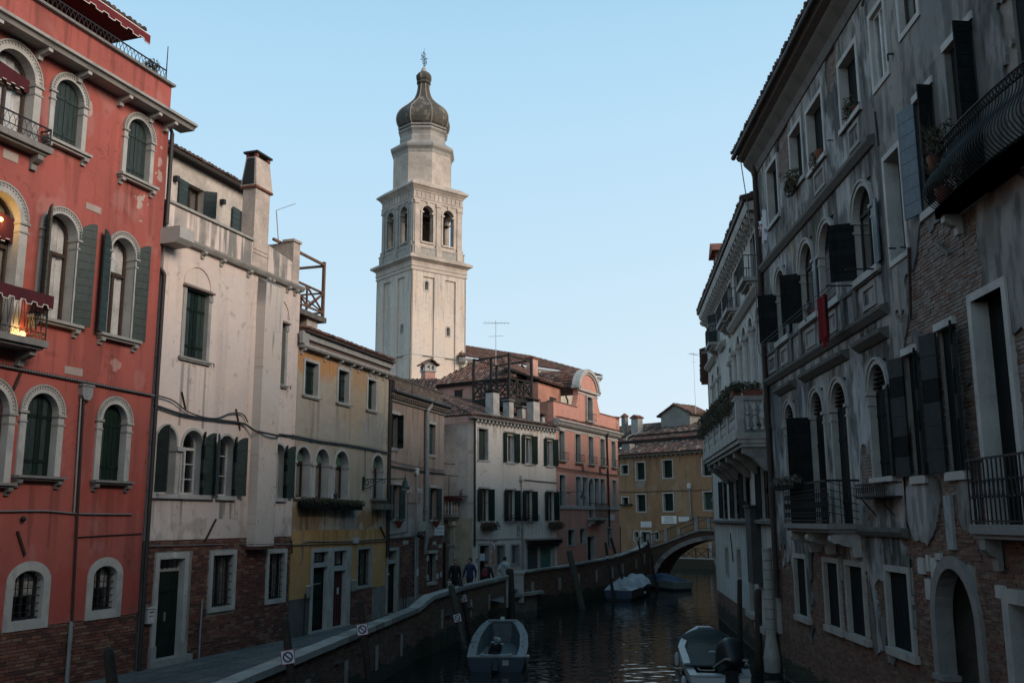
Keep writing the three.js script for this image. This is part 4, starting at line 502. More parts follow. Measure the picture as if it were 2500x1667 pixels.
  mesh('house_notice', bx(9.92, 10.12, 2.55, 2.85, .1, .11), m_whiteW, g);
}
function signTex(lines, w, h, o = {}) { const { bg = '#d9dad6', fg = '#2c3646', font = 'serif', size = 60, border = '#3a4250', bold = 'bold' } = o; const c = document.createElement('canvas'); c.width = w; c.height = h; const x = c.getContext('2d'); x.fillStyle = bg; x.fillRect(0, 0, w, h); if (border) { x.strokeStyle = border; x.lineWidth = 5; x.strokeRect(6, 6, w - 12, h - 12); } x.fillStyle = fg; x.textAlign = 'center'; x.textBaseline = 'middle'; x.font = `${bold} ${size}px ${font}`; lines.forEach((l, i) => x.fillText(l, w / 2, h * (i + 1) / (lines.length + 1) + (i - (lines.length - 1) / 2) * size * .12)); const t = new THREE.CanvasTexture(c); t.colorSpace = THREE.SRGBColorSpace; return t; }
function signMesh(g, name, x0, x1, y0, y1, z, tex) { const geo = new THREE.PlaneGeometry(x1 - x0, y1 - y0).translate((x0 + x1) / 2, (y0 + y1) / 2, z + .004); const p = mesh(name, bx(x0, x1, y0, y1, z - .02, z), m_whiteW, g); mesh('sign_face', geo, new THREE.MeshStandardMaterial({ map: tex, roughness: .7 }), p, true); return p; }
{ const g = thing('street_sign', 'white street name sign lettered FONDAMENTA DEI FURLANI on the grey-pink house', 'sign', onL2(12.55, 4.14, .03), Math.atan2(-D2[1], D2[0])); signMesh(g, 'sign_board', -.6, .6, 0, .44, .01, signTex(['FONDAMENTA', 'DEI FURLANI'], 512, 190, { size: 66 })); }
for (const [u, lab] of [[7.95, 'red hanging pot of geraniums under the grey-pink house window beside the lamp'], [11.9, 'red hanging pot of geraniums under the grey-pink house window above the street sign']]) { const g = thing('hanging_pot', lab, 'flower pot', onL2(u, 4.5, .16), 0, 'hanging pots on the grey-pink house'); mesh('pot', lathe([[0, 0], [.05, 0], [.17, .26], [.15, .26], [0, .22]], 12), mat(.16, .03, .022), g); leaves('foliage', g, [[.05, .34, 0, .22, .1, .16]], 120, .035, DRY); }
{ // wooden roof terrace over the yellow house
  const g = thing('roof_terrace', 'brown timber rooftop terrace frame with crossed railings above the yellow house', 'roof terrace', onL2(0, 0, 0), Math.atan2(-D2[1], D2[0])); const z0 = -.55, z1 = -3.2, x0 = -.9, x1 = 2.55, yd = 12.0;
  mesh('pier', bx(1.55, 2.3, 10.9, 11.72, -1.6, z0 - .05), mat(.5, .43, .37, { tex: T_mottle }), g); mesh('pier', bx(.2, 1.4, 10.9, 11.8, -2.8, -2.4), mat(.46, .40, .35, { tex: T_mottle }), g); mesh('deck_beam', [bx(x0, x1 + .12, 11.72, 11.9, z0 - .1, z0 + .1), bx(x1 - .1, x1 + .12, 11.72, 11.9, z1, z0 - .1), bx(x0, x1, 11.72, 11.9, z1, z1 + .2)], m_greyW, g);
  for (let x = x0; x < x1; x += .16) mesh('deck_board', bx(x, x + .14, 11.9, 11.94, z1, z0), m_greyW, g);
  for (const [x, z, h] of [[x1, z0, 13.95], [x1, z1, 13.9], [x0 + .2, z1, 13.9]]) mesh('post', bx(x - .05, x + .05, 11.9, h, z - .05, z + .05), m_altana, g);
  mesh('top_rail', bar([x0, 13.84, z0], [x1, 13.84, z0], .08), m_altana, g); mesh('top_rail', bar([x1, 13.8, z1], [x1, 13.8, z0], .08), m_altana, g); mesh('top_rail', bar([x0, 13.8, z1], [x1, 13.8, z1], .08), m_altana, g);
  for (const [a, b] of [[[x0, z0], [x1, z0]], [[x1, z0], [x1, z1]], [[x0, z1], [x1, z1]]]) { mesh('hand_rail', bar([a[0], 12.8, a[1]], [b[0], 12.8, b[1]], .09, .05), m_altana, g); mesh('foot_rail', bar([a[0], 12.08, a[1]], [b[0], 12.08, b[1]], .06), m_altana, g); const n = 3; for (let i = 0; i < n; i++) { const P = t => [a[0] + (b[0] - a[0]) * t / n, a[1] + (b[1] - a[1]) * t / n]; const p = P(i), q = P(i + 1); mesh('brace', bar([p[0], 12.1, p[1]], [q[0], 12.78, q[1]], .05), m_altana, g); mesh('brace', bar([p[0], 12.78, p[1]], [q[0], 12.1, q[1]], .05), m_altana, g); mesh('rail_post', bar([q[0], 11.95, q[1]], [q[0], 12.82, q[1]], .06), m_altana, g); } }
}

// ============================================================ WHITE HOUSE
const WC = [-2.123, -53.0], DW = dirOf(34), PW = [2.699, -60.149], DP = dirOf(26);
{
  const g = houseAt('white_house', 'three-storey off-white house with dark green shutters and a row of chimneys', WC, DW);
  const L = 8.62, m_w = facade(0, 1, L, 9.4, [.60, .55, .50], { seed: 53, mottle: .12, streak: .14, px: 72, streaks: [[0, 8.6, 10.2, 1.2, .3], [2.8, 8.6, 4.6, .8, .3]], patches: [[1.9, 2.6, .35, .8, [.33, .15, .11], .9, 1.1], [4.2, 2.0, 4, .35, [.36, .30, .26], .5, 1.4]] });
  const t = [op(.42, 1.3, 8.07, 9.8), op(3.2, 3.98, 8.07, 9.77), op(5.1, 5.9, 8.07, 9.76), op(7.56, 8.3, 8.05, 9.72)], m = [op(.66, 1.38, 4.76, 6.49), op(3.24, 4.0, 4.74, 6.48), op(5.14, 5.86, 4.74, 6.47), op(7.6, 8.34, 4.76, 6.47)];
  const door = op(.55, 1.42, 1.22, 3.42), w1 = op(2.14, 2.92, 2.34, 3.38), w2 = op(3.66, 4.42, 2.34, 3.37), shop = op(5.3, 8.2, 1.22, 3.26);
  wall(g, 'wall', rect(0, L, -.6, 10.2), [...t, ...m, door, w1, w2, shop], m_w); shell(g, 0, L, -.6, 10.1, 9, mat(.58, .57, .56, { tex: T_mottle, s: 3 }));
  mesh('side_wall_base', bx(-.006, 0, 1, 4.9, -9, -.1), mat(.55, .50, .38, { tex: T_mottle, s: 2 }), g);
  mould(g, 'cornice', [[-.02, 10.2], [.3, 10.3], [.32, 10.38], [-.02, 10.4]], -.5, L + .1, m_stoneD); { const l = []; for (let x = .1; x < L; x += .36) l.push({ g: unitBox, m: cmp([x, 10.22, .12], null, [.13, .15, .24]), k: 0, d: x }); pieces('cornice_bracket', 'cornice_brackets', l, [m_stoneW], g); }
  tileRoof(g, { x0: -.5, x1: L, ze: .3, ye: 10.44, zr: -5, yr: 12.3, mats: TLD, max: 300, xl: t => -.5 + 3.2 * t });
  tilePlane(g, [-.5, 10.44, -9.3], [-.5, 10.44, .3], [2.7, 12.3, -5], [2.7, 12.3, -5], { mats: TLD });
  surround(g, t[0], { fw: .1, proud: .03, back: -.3, m: m_stoneW, bottom: true }); closedShutters(g, t[0], { z: -.18, m: mat(.055, .06, .045, { tex: T_wood }) });
  for (const o of [...t.slice(1), ...m]) { const top = o.y1 > 7; glazing(g, o, { z: -.2, m: top ? m_whiteW : m_brownW, fw: .06 }); if (top) mesh('blind_box', bx(o.x0, o.x1, o.y1 - .16, o.y1, -.2, -.08), mat(.3, .25, .19), g); mesh('lintel', bx(o.x0 - .2, o.x1 + .14, o.y1 + .02, o.y1 + .12, -.3, .04), m_stoneW, g); sill(g, o.x0 - .1, o.x1 + .12, o.y0, { th: .12, proj: .06, m: m_stoneW }); openShutter(g, o, -1, 170, { w: .38, m: m_green2, mb: m_green2 }); openShutter(g, o, 1, 165, { w: .44, m: m_green2, mb: m_green2 }); }
  for (const x of [.32, 1.42]) mesh('sill_hook', bar([x, 8.02, 0], [x, 8.02, .12], .025), m_iron, g);
  { const r = mesh('window_railing', [bar([2.75, 5.08, .2], [6.4, 5.08, .2], .03), bar([2.75, 4.74, .2], [6.4, 4.74, .2], .03)], m_iron, g); for (let x = 2.8; x < 6.4; x += .14) mesh('bar', [rod([x, 4.74, .2], [x, 5.08, .2], .01, .01, 4), new THREE.TorusGeometry(.05, .01, 4, 8).translate(x + .07, 4.9, .2)], m_iron, r); for (const x of [2.75, 6.4]) mesh('bar', bar([x, 5.08, 0], [x, 5.08, .2], .02), m_iron, r); }
  surround(g, door, { fw: .13, proud: .04, back: -.4, m: m_stone, name: 'door_surround' }); { const d = mesh('door', bx(.55, 1.42, 1.22, 3.42, -.36, -.3), m_blackS, g); mesh('door_notice', bx(.55, 1.12, 2.62, 3.0, -.05, -.04), mat(.5, .5, .56), d); }
  for (const o of [w1, w2]) { surround(g, o, { fw: .1, proud: .03, back: -.34, bottom: true, m: m_stone }); glazing(g, o, { z: -.3, m: m_dwood, curtain: m_curtD }); grille(g, o, { z: -.06, nv: 7, nh: 2, m: m_pipeG, r: .009 }); }
  { const f = mesh('shop_front', [bx(5.3, 5.42, 1.22, 3.26, -.2, -.05), bx(6.62, 6.82, 1.22, 3.26, -.2, -.05), bx(8.08, 8.2, 1.22, 3.26, -.2, -.05)], m_stoneW, g); mesh('shop_door', bx(5.42, 6.62, 1.22, 3.2, -.18, -.14), mat(.055, .075, .08, { roughness: .3 }), f); mesh('shop_door', bx(6.82, 8.08, 1.22, 3.2, -.18, -.14), mat(.075, .20, .17, { roughness: .3, tex: T_mottle }), f); mesh('door_handle', rod([6.9, 1.9, -.1], [6.9, 2.3, -.1], .02), m_iron, f); surround(g, shop, { fw: .12, proud: .02, back: -.1, m: m_stone, name: 'shop_surround' });
    const a = mesh('shop_awning', bx(5.0, 8.7, 3.62, 3.7, .0, .5), mat(.2, .17, .15), g); mesh('awning_roll', rod([5.05, 3.5, .28], [8.65, 3.5, .28], .13, .13, 10), m_dwood, a); mesh('awning_drop', bx(5.15, 8.45, 3.2, 3.42, .26, .28), m_dwood, a); }
  mesh('drainpipe', [rod([-.02, 10.2, .08], [0, 3.4, .08], .07)], m_pipeD, g); { const p = mesh('utility_pipe', [rod([4.6, 7.2, .07], [4.7, 4.3, .07], .035), rod([4.7, 4.3, .07], [4.75, 1.3, .07], .07)], m_pipeG, g); mesh('junction_box', bx(4.5, 4.8, 7.05, 7.35, .003, .14), m_whiteW, p); } mesh('cable_run', tube([[4.8, 7.12, .06], [6.5, 7.08, .06], [8.6, 7.04, .06]], .025, 16), m_cable, g); mesh('cable_run', tube([[.1, 3.75, .04], [2, 3.72, .04], [4.6, 3.74, .04]], .015, 16), m_cable, g); mesh('wall_emblem', [new THREE.TorusGeometry(.12, .03, 6, 16).scale(.8, 1.3, 1).translate(4.35, 4.3, .02), bx(4.22, 4.28, 3.85, 4.05, 0, .03), bx(4.42, 4.48, 3.85, 4.05, 0, .03)], m_stoneD, g); mesh('bell_plate', [bx(.18, .4, 2.68, 2.72, .01, .03), bx(.24, .32, 2.55, 2.62, .01, .03)], m_iron, g);
  // chimneys along the eave
  const ch = (x0, x1, y0, y1, z0, z1, cap) => { const c = mesh('chimney', [bx(x0, x1, y0, y1, z0, z1)], mat(.46, .43, .40, { tex: T_mottle, s: 1 }), g); mesh('chimney_cap', [bx(x0 - .06, x1 + .06, y1 + .1, y1 + .18, z0 - .06, z1 + .06), bx(x0 - .02, x1 + .02, y1, y1 + .04, z0 - .02, z1 + .02)], cap || m_stoneD, c); if (cap) mesh('chimney_vents', [bx(x0 + .04, x0 + .12, y1 + .04, y1 + .1, z1 - .12, z1 - .02), bx(x1 - .12, x1 - .04, y1 + .04, y1 + .1, z1 - .12, z1 - .02)], m_terra, c); return c; };
  ch(1.8, 2.4, 10.3, 11.95, -.5, .05, m_dwood); mesh('chimney_foot', ext([[1.6, 10.42], [2.6, 10.42], [2.42, 10.8], [1.8, 10.8]], null, -.5, .06), m_stone, g); ch(3.42, 3.88, 10.3, 11.55, -.4, .04); ch(5.62, 6.02, 10.3, 11.4, -.9, -.5); ch(6.02, 6.72, 10.3, 11.85, -.45, .05, m_dwood); ch(7.02, 7.3, 10.2, 11.0, -.2, .06, m_dwood);
  { const l = []; for (let x = .05; x < 7.4; x += .15) l.push({ g: unitBox, m: cmp([x, 10.5, -.02], null, [.09, .2, .2]), k: Math.floor(rnd() * 2), d: x }); pieces('parapet_brick', 'parapet_bricks', l, [m_stone, m_stoneD], g); mesh('parapet_ledge', bx(0, 7.4, 10.6, 10.66, -.15, .1), m_stoneD, g); }
}
for (const [u, lab] of [[1.15, 'bushy trailing window plant under the white house window beside the drainpipe'], [8.1, 'bushy trailing window plant under the white house window beside the pink house']]) { const p = [WC[0] + DW[0] * u - DW[1] * .2, 4.15, WC[1] + DW[1] * u + DW[0] * .2]; const g = thing('window_plant', lab, 'plant', p, Math.atan2(-DW[1], DW[0]), 'window plants on the white house'); mesh('trough', bx(-.5, .5, .25, .45, -.15, .12), m_terra, g); leaves('foliage', g, span(-.5, .55, 5).map(x => [x, .28 + rr(-.05, .05), .08, .28, .24, .24]), 170, .05, DRY); }
{ // portal and balcony on the side wall facing the quay
  const DS = dirOf(-56); const on = (u, y, z) => [WC[0] + DS[0] * u + DS[1] * z, y, WC[1] + DS[1] * u - DS[0] * z];
  // local x runs to the right (towards the corner), z faces the camera
  const g = thing('side_portal', 'pale stone arched portal under a small balustraded balcony with a red cloth', 'portal', [WC[0], 0, WC[1]], Math.atan2(DS[1], -DS[0])); // x = towards the corner
  mesh('pier', [bx(-1.55, -1.2, 1.2, 3.4, .01, .16), bx(-1.62, -1.13, 3.4, 3.5, .01, .22), bx(-1.5, -1.25, 3.5, 4.55, .01, .12)], m_stoneW, g); mesh('arch_head', ext([[-2.6, 1.2], [-1.6, 1.2], [-1.6, 3.5], [-1.75, 4.1], [-2.1, 4.5], [-2.6, 4.6]], null, .005, .05), m_stoneD, g); mesh('door', bx(-2.6, -1.85, 1.2, 3.6, .05, .07), m_brownW, g);
  const b = mesh('balcony', [bx(-2.6, -.9, 4.95, 5.1, .01, .75), bx(-2.6, -1.0, 4.85, 4.95, .01, .62)], m_stoneD, g); mesh('console', [bx(-1.4, -1.15, 4.5, 4.85, .01, .4)], m_stoneW, b); for (const x of span(-2.5, -1.0, 8)) mesh('baluster', lathe([[.05, 5.1], [.06, 5.16], [.035, 5.24], [.075, 5.45], [.04, 5.7], [.06, 5.82]], 8).translate(x, 0, .66), m_stoneW, b); for (const z of [.2, .42]) mesh('baluster', lathe([[.05, 5.1], [.06, 5.16], [.035, 5.24], [.075, 5.45], [.04, 5.7], [.06, 5.82]], 8).translate(-1.0, 0, z), m_stoneW, b); mesh('balcony_rail', bx(-2.6, -.9, 5.82, 5.92, .01, .75), m_stoneW, b);
  const v = [[-2.6, 6.12], [-2.6, 5.84]]; for (let x = -2.6; x < -.3; x += .16) v.push([x + .08, 5.78], [x + .16, 5.86]); v.push([-.25, 6.0]); mesh('balcony_cloth', ext(v, null, .76, .79), m_burg, b); mesh('cloth_top', bx(-2.6, -.3, 6.05, 6.09, .1, .77), m_burg, b);
  mesh('clothes_line_arm', [rod([-2.3, 7.3, .02], [-.7, 7.15, .5], .018), rod([-2.4, 7.95, .02], [-.9, 7.8, .5], .018), tube([[-2.3, 8.0, .3], [-1.9, 7.8, .5], [-1.7, 7.2, .6], [-1.9, 6.4, .5]], .02, 16), rod([-1.4, 7.2, .4], [-1.4, 6.1, .4], .015)], m_iron, g);
}
{ const p = [WC[0] - .65, 6.1, WC[1] + .35]; const g = thing('perched_pigeon', 'grey pigeon on the red cloth of the small balcony', 'bird', p, .6); mesh('body', [new THREE.SphereGeometry(.11, 10, 8).scale(.75, .95, 1.5).rotateX(.7).translate(0, .14, 0), new THREE.SphereGeometry(.055, 8, 6).translate(0, .31, .1), new THREE.ConeGeometry(.014, .05, 5).rotateX(Math.PI / 2).translate(0, .305, .17), new THREE.ConeGeometry(.06, .22, 6).rotateX(-2.3).translate(0, .02, -.16)], mat(.12, .12, .13), g); }

// ============================================================ PINK HOUSE with a curved gable
{
  const g = houseAt('pink_house', 'salmon pink house with a curved white-edged gable and tall shuttered windows', PW, DP);
  const L = 11.39; const m_p = facade(0, 1, L, 14, [.52, .25, .19], { seed: 63, mottle: .14, streak: .10, px: 64, streaks: [[0, 11.4, 10.6, 1, .15], [0, 11.4, 5.5, 1, .2]], patches: [[1.5, 3, 2.2, 1.6, [.46, .19, .13], .6, 1, .3], [4, 2.2, 2, 1.2, [.45, .20, .14], .6, 1.2], [8, 2.8, 1.8, 1.4, [.5, .27, .2], .5, 1.2, .2]] });
  const t = [[.5, 1.38], [3.22, 4.1], [5.55, 6.42], [7.78, 8.6], [10.02, 10.82]].map(([a, b]) => op(a, b, 8.5, 10.33)); const at = op(5.48, 6.42, 11.42, 13.02);
  const m = [[.5, 1.4], [3.22, 4.06], [4.38, 5.24], [6.54, 7.38], [7.68, 8.5], [10.06, 10.84]].map(([a, b]) => op(a, b, 5.68, 7.55)); const fd = op(5.44, 6.34, 4.92, 7.5, true); const l = [op(1.76, 2.84, 3.23, 4.16), op(3.76, 4.62, 3.28, 4.2), op(8.86, 9.64, 3.04, 4.18)], d = op(5.0, 6.3, 1.3, 3.68);
  wall(g, 'wall', rect(0, L, -.6, 10.7), [...t, ...m, fd, ...l, d], m_p); shell(g, 0, L, -.6, 10.6, 9, mat(.5, .24, .17, { tex: T_mottle, s: 3 }));
  const gab = [[0, 10.7], [L, 10.7], [L, 12.12], [8.3, 12.12]]; for (let i = 0; i <= 5; i++) { const q = i / 5; gab.push([8.2 - .55 * Math.sin(q * 1.57), 12.2 + 1.15 * q]); } for (let i = 0; i <= 16; i++) { const a = Math.PI * i / 16; gab.push([5.95 + 1.75 * Math.cos(a), 13.45 + 1.3 * Math.sin(a)]); } for (let i = 0; i <= 5; i++) { const q = i / 5; gab.push([4.2 - .5 * (1 - Math.cos(q * 1.57)), 13.35 - 1.15 * q]); } gab.push([3.6, 12.15], [0, 12.15]);
  wall(g, 'gable_wall', gab, [at], m_p, { z0: -.5, z1: -.12 });
  { const ring = (R0, R1, r0, r1, z0, z1, cy = 13.45) => { const p = []; for (let i = 0; i <= 18; i++) { const a = Math.PI * i / 18; p.push([5.95 + R0 * Math.cos(a), cy + R1 * Math.sin(a)]); } for (let i = 18; i >= 0; i--) { const a = Math.PI * i / 18; p.push([5.95 + r0 * Math.cos(a), cy + r1 * Math.sin(a)]); } return ext(p, null, z0, z1); }; mesh('gable_moulding', [ring(1.98, 1.5, 1.72, 1.27, -.5, .06), ring(1.72, 1.27, 1.58, 1.13, -.12, -.03)], m_stoneW, g); mesh('gable_cornice', [bx(4.0, 7.9, 13.33, 13.47, -.13, .04), bx(3.85, 4.35, 13.45, 13.62, -.5, .06), bx(7.6, 8.05, 13.45, 13.62, -.5, .06)], m_stoneW, g); mesh('gable_band', bx(4.05, 7.8, 13.12, 13.22, -.125, -.08), m_stoneW, g); }
  mesh('coping', [bx(-.05, 3.9, 12.14, 12.2, -.55, -.06), bx(8.1, L + .05, 12.12, 12.18, -.55, -.06)], mat(.2, .13, .10), g);
  mesh('attic_side_wall', bx(0, .35, 10.7, 12.14, -5, -.5), mat(.5, .24, .17, { tex: T_mottle, s: 3 }), g);
  mould(g, 'cornice', [[-.02, 10.6], [.12, 10.62], [.34, 10.86], [.4, 10.9], [.4, 10.98], [-.02, 11.05]], -.25, L + .3, m_stoneW); { const l = []; for (let x = .0; x < L; x += .3) l.push({ g: unitBox, m: cmp([x, 10.76, .16], null, [.12, .13, .24]), k: 0, d: x }); pieces('modillion', 'modillions', l, [m_stoneW], g); } mesh('frieze', bx(0, L, 10.42, 10.56, -.02, .03), m_stoneW, g);
  { const l = []; for (let x = .1; x < L; x += .26) l.push({ g: tileGeo, m: cmp([x, 11.02 + rr(0, .03), .4], new THREE.Quaternion().setFromEuler(new THREE.Euler(.25, rr(-.1, .1), 0)), [1, 1, 1]), k: Math.floor(rnd() * 5), d: x }); pieces('ledge_tile', 'ledge_tiles', l, TLD, g); }
  mould(g, 'string_course', [[-.02, 5.46], [.07, 5.46], [.08, 5.66], [-.02, 5.68]], 0, L, m_stoneW);
  for (const o of [...t, ...m, at]) { surround(g, o, { fw: .09, proud: .03, back: -.3, m: m_stoneW }); closedShutters(g, { ...o, x1: o.x1 - .0 }, { z: o === at ? -.3 : -.26, m: m_green2, n: 2, mb: mat(.03, .06, .06, { tex: T_wood }) }); }
  surround(g, fd, { fw: .1, proud: .03, back: -.3, m: m_stoneW }); closedShutters(g, fd, { z: -.24, m: m_green2, n: 2 }); for (const o of l) { surround(g, o, { fw: .1, proud: .03, back: -.3, m: m_stone, bottom: true }); closedShutters(g, o, { z: -.22, m: m_green2, n: 2 }); }
  surround(g, d, { fw: .12, proud: .04, back: -.36, m: m_stone, name: 'door_surround' }); { const e = mesh('door', bx(5, 6.3, 1.3, 3.68, -.34, -.28), m_blackS, g); mesh('door_panel', bx(5.15, 5.58, 1.5, 3.4, -.28, -.265), m_green2, e); mesh('door_panel', bx(5.72, 6.15, 1.5, 3.4, -.28, -.265), m_green2, e); }
  const jul = (x0, x1, y, h, proj) => { const s = sill(g, x0 - .1, x1 + .15, y, { th: .12, proj: proj * .8, m: m_stoneW }); const r = mesh('window_railing', [bar([x0 - .1, y + h, proj], [x1 + .15, y + h, proj], .022), bar([x0 - .1, y + .06, proj], [x1 + .15, y + .06, proj], .018), bar([x0 - .1, y + h, 0], [x0 - .1, y + h, proj], .018), bar([x1 + .15, y + h, 0], [x1 + .15, y + h, proj], .018)], m_iron, g); for (const x of span(x0 - .08, x1 + .13, 8)) mesh('bar', rod([x, y, proj], [x, y + h, proj], .008, .008, 4), m_iron, r); };
  for (const o of t) jul(o.x0, o.x1, 8.48, .5, .25); jul(at.x0 - .1, at.x1 + .1, 11.4, .5, .2);
  { const b = mesh('balcony', [bx(5.1, 7.5, 4.78, 4.92, .002, .6), bx(5.2, 7.4, 4.7, 4.78, .002, .5)], m_stone, g); brackets(g, 'balcony_bracket', [5.4, 7.1], 4.7, .45, .35, m_stone, .18); const r = mesh('balcony_railing', [bar([5.12, 5.85, .56], [7.48, 5.85, .56], .035), bar([5.12, 5.85, 0], [5.12, 5.85, .56], .03), bar([7.48, 5.85, 0], [7.48, 5.85, .56], .03)], m_rust, b); for (const x of span(5.14, 7.46, 17)) mesh('bar', rod([x, 4.92, .56], [x, 5.85, .56], .012, .012, 4), m_rust, r); }
  mesh('drainpipe', [rod([8.95, 10.5, .08], [9.1, 4.3, .08], .07), rod([8.95, 10.5, .08], [8.6, 10.75, .3], .06)], m_pipeD, g); mesh('cable_run', tube([[0, 8.0, .06], [3, 7.95, .06], [6, 7.96, .06], [8.6, 7.92, .06], [11.3, 7.94, .06]], .022, 30), m_cable, g); mesh('cable_run', tube([[0, 7.85, .06], [3, 7.82, .06], [6, 7.84, .06], [11.3, 7.85, .06]], .015, 30), m_cable, g);
  for (const [x, y] of [[.15, 8.2], [4.3, 8.0], [4.55, 8.0], [7.5, 8.0], [7.75, 8.0], [11.2, 8.1]]) mesh('tie_bar', bar([x - .1, y + .4, .03], [x + .1, y - .1, .03], .035), m_rust, g);
  // tiled roof behind the gable and the attic room at its side
  { const mp = mat(.5, .24, .17, { tex: T_mottle, s: 3 }); mesh('attic_room', [bx(.5, 4.2, 10.6, 13.5, -6, -1.4)], mp, g); mesh('attic_window', bx(2.3, 3.4, 12.25, 12.75, -1.402, -1.38), m_dwood, g); tileRoof(g, { x0: .2, x1: 4.4, ze: -1.1, ye: 13.6, zr: -4, yr: 14.7, max: 150 }); mesh('attic_downpipe', tube([[4.1, 13.5, -1.0], [4.1, 13.0, -1.0], [4.2, 12.6, -.9], [4.0, 12.2, -.9]], .06, 12), m_pipeD, g);
    const hr = []; for (let i = 0; i <= 12; i++) { const a = Math.PI * i / 12; hr.push([5.95 + 1.85 * Math.cos(a), 13.5 + 1.38 * Math.sin(a)]); } mesh('barrel_roof', ext(hr, null, -4, -.5), m_tilebed, g); const tl = []; for (let i = 0; i < 19; i++) { const a = Math.PI * (i + .5) / 19; for (let z = -.55; z > -4; z -= .36) tl.push({ g: tileGeo, m: cmp([5.95 + 1.87 * Math.cos(a), 13.5 + 1.4 * Math.sin(a), z], new THREE.Quaternion().setFromEuler(new THREE.Euler(0, 0, a - Math.PI / 2)), [1.2, 1, 1]), k: Math.floor(rnd() * TL.length), d: -z }); } pieces('roof_tile', 'roof_tile_rows', tl, TL, g, 60); }
}
{ const on = (u, y, z) => [PW[0] + DP[0] * u - DP[1] * z, y, PW[1] + DP[1] * u + DP[0] * z]; streetLamp(on(.05, 6.45, .05), Math.atan2(-(DP[1] * .8 + DP[0] * .6), DP[0] * .8 - DP[1] * .6), 1.9, 'dark scrolled bracket lamp at the corner of the pink and white houses');
  const g = thing('street_sign', 'small white street name plate on the pink house beside its drainpipe', 'sign', on(9.8, 4.74, .02), Math.atan2(-DP[1], DP[0])); signMesh(g, 'sign_board', -.45, .45, 0, .4, .01, texFrom(64, 32, (x, y, c) => { const r = Math.floor(y * 32); const t = (r > 8 && r < 13 || r > 19 && r < 24) && x > .15 && x < .85 && noise(x * 30, r > 15 ? 3 : 9) > .45; c[0] = c[1] = t ? .3 : .6; c[2] = t ? .34 : .6; })); }

// ============================================================ houses behind
{
  const g = thing('rose_back_house', 'rose pink house with a red tiled hip roof behind the white house', 'house', [.04, 0, -62], Math.atan2(-DW[1], DW[0])); const mp = mat(.50, .26, .21, { tex: T_mottle, s: 3 }), W = 4.3, D = 6.3;
  mesh('wall', bx(0, W, 8, 13.75, -D, 0), mp, g); for (const [a, b] of [[-4.75, -4.1]]) { mesh('window_opening', bx(-.02, .01, 12.75, 13.4, a, b), m_dwood, g); mesh('window_lintel', bx(-.05, .01, 13.4, 13.46, a - .1, b + .1), m_terra, g); } mesh('window_opening', bx(2.2, 3.0, 12.3, 13.2, -.01, .02), m_dwood, g); mesh('eave_board', bx(-.3, W + .3, 13.7, 13.78, -D - .3, .3), m_dwood, g);
  const e = [[-.4, 13.82, .4], [W + .4, 13.82, .4], [W + .4, 13.82, -D - .4], [-.4, 13.82, -D - .4]], p = [W / 2, 15.75, -2.3], q = [W / 2, 15.75, -4.0]; tilePlane(g, e[0], e[1], p, p, { max: 120 }); tilePlane(g, e[3], e[0], p, q, { max: 180 }); tilePlane(g, e[1], e[2], q, p); tilePlane(g, e[2], e[3], q, q);
  const c = mesh('chimney', [bx(.9, 1.5, 11, 15.2, .5, 1.0), ext([[.55, 11], [1.75, 11], [1.75, 13.3], [1.5, 13.9], [.9, 13.9]], null, .42, 1.02)], mat(.55, .31, .24, { tex: T_mottle, s: 2 }), g); mesh('chimney_cap', bx(.8, 1.6, 15.2, 15.3, .42, 1.08), m_terra, c);
}
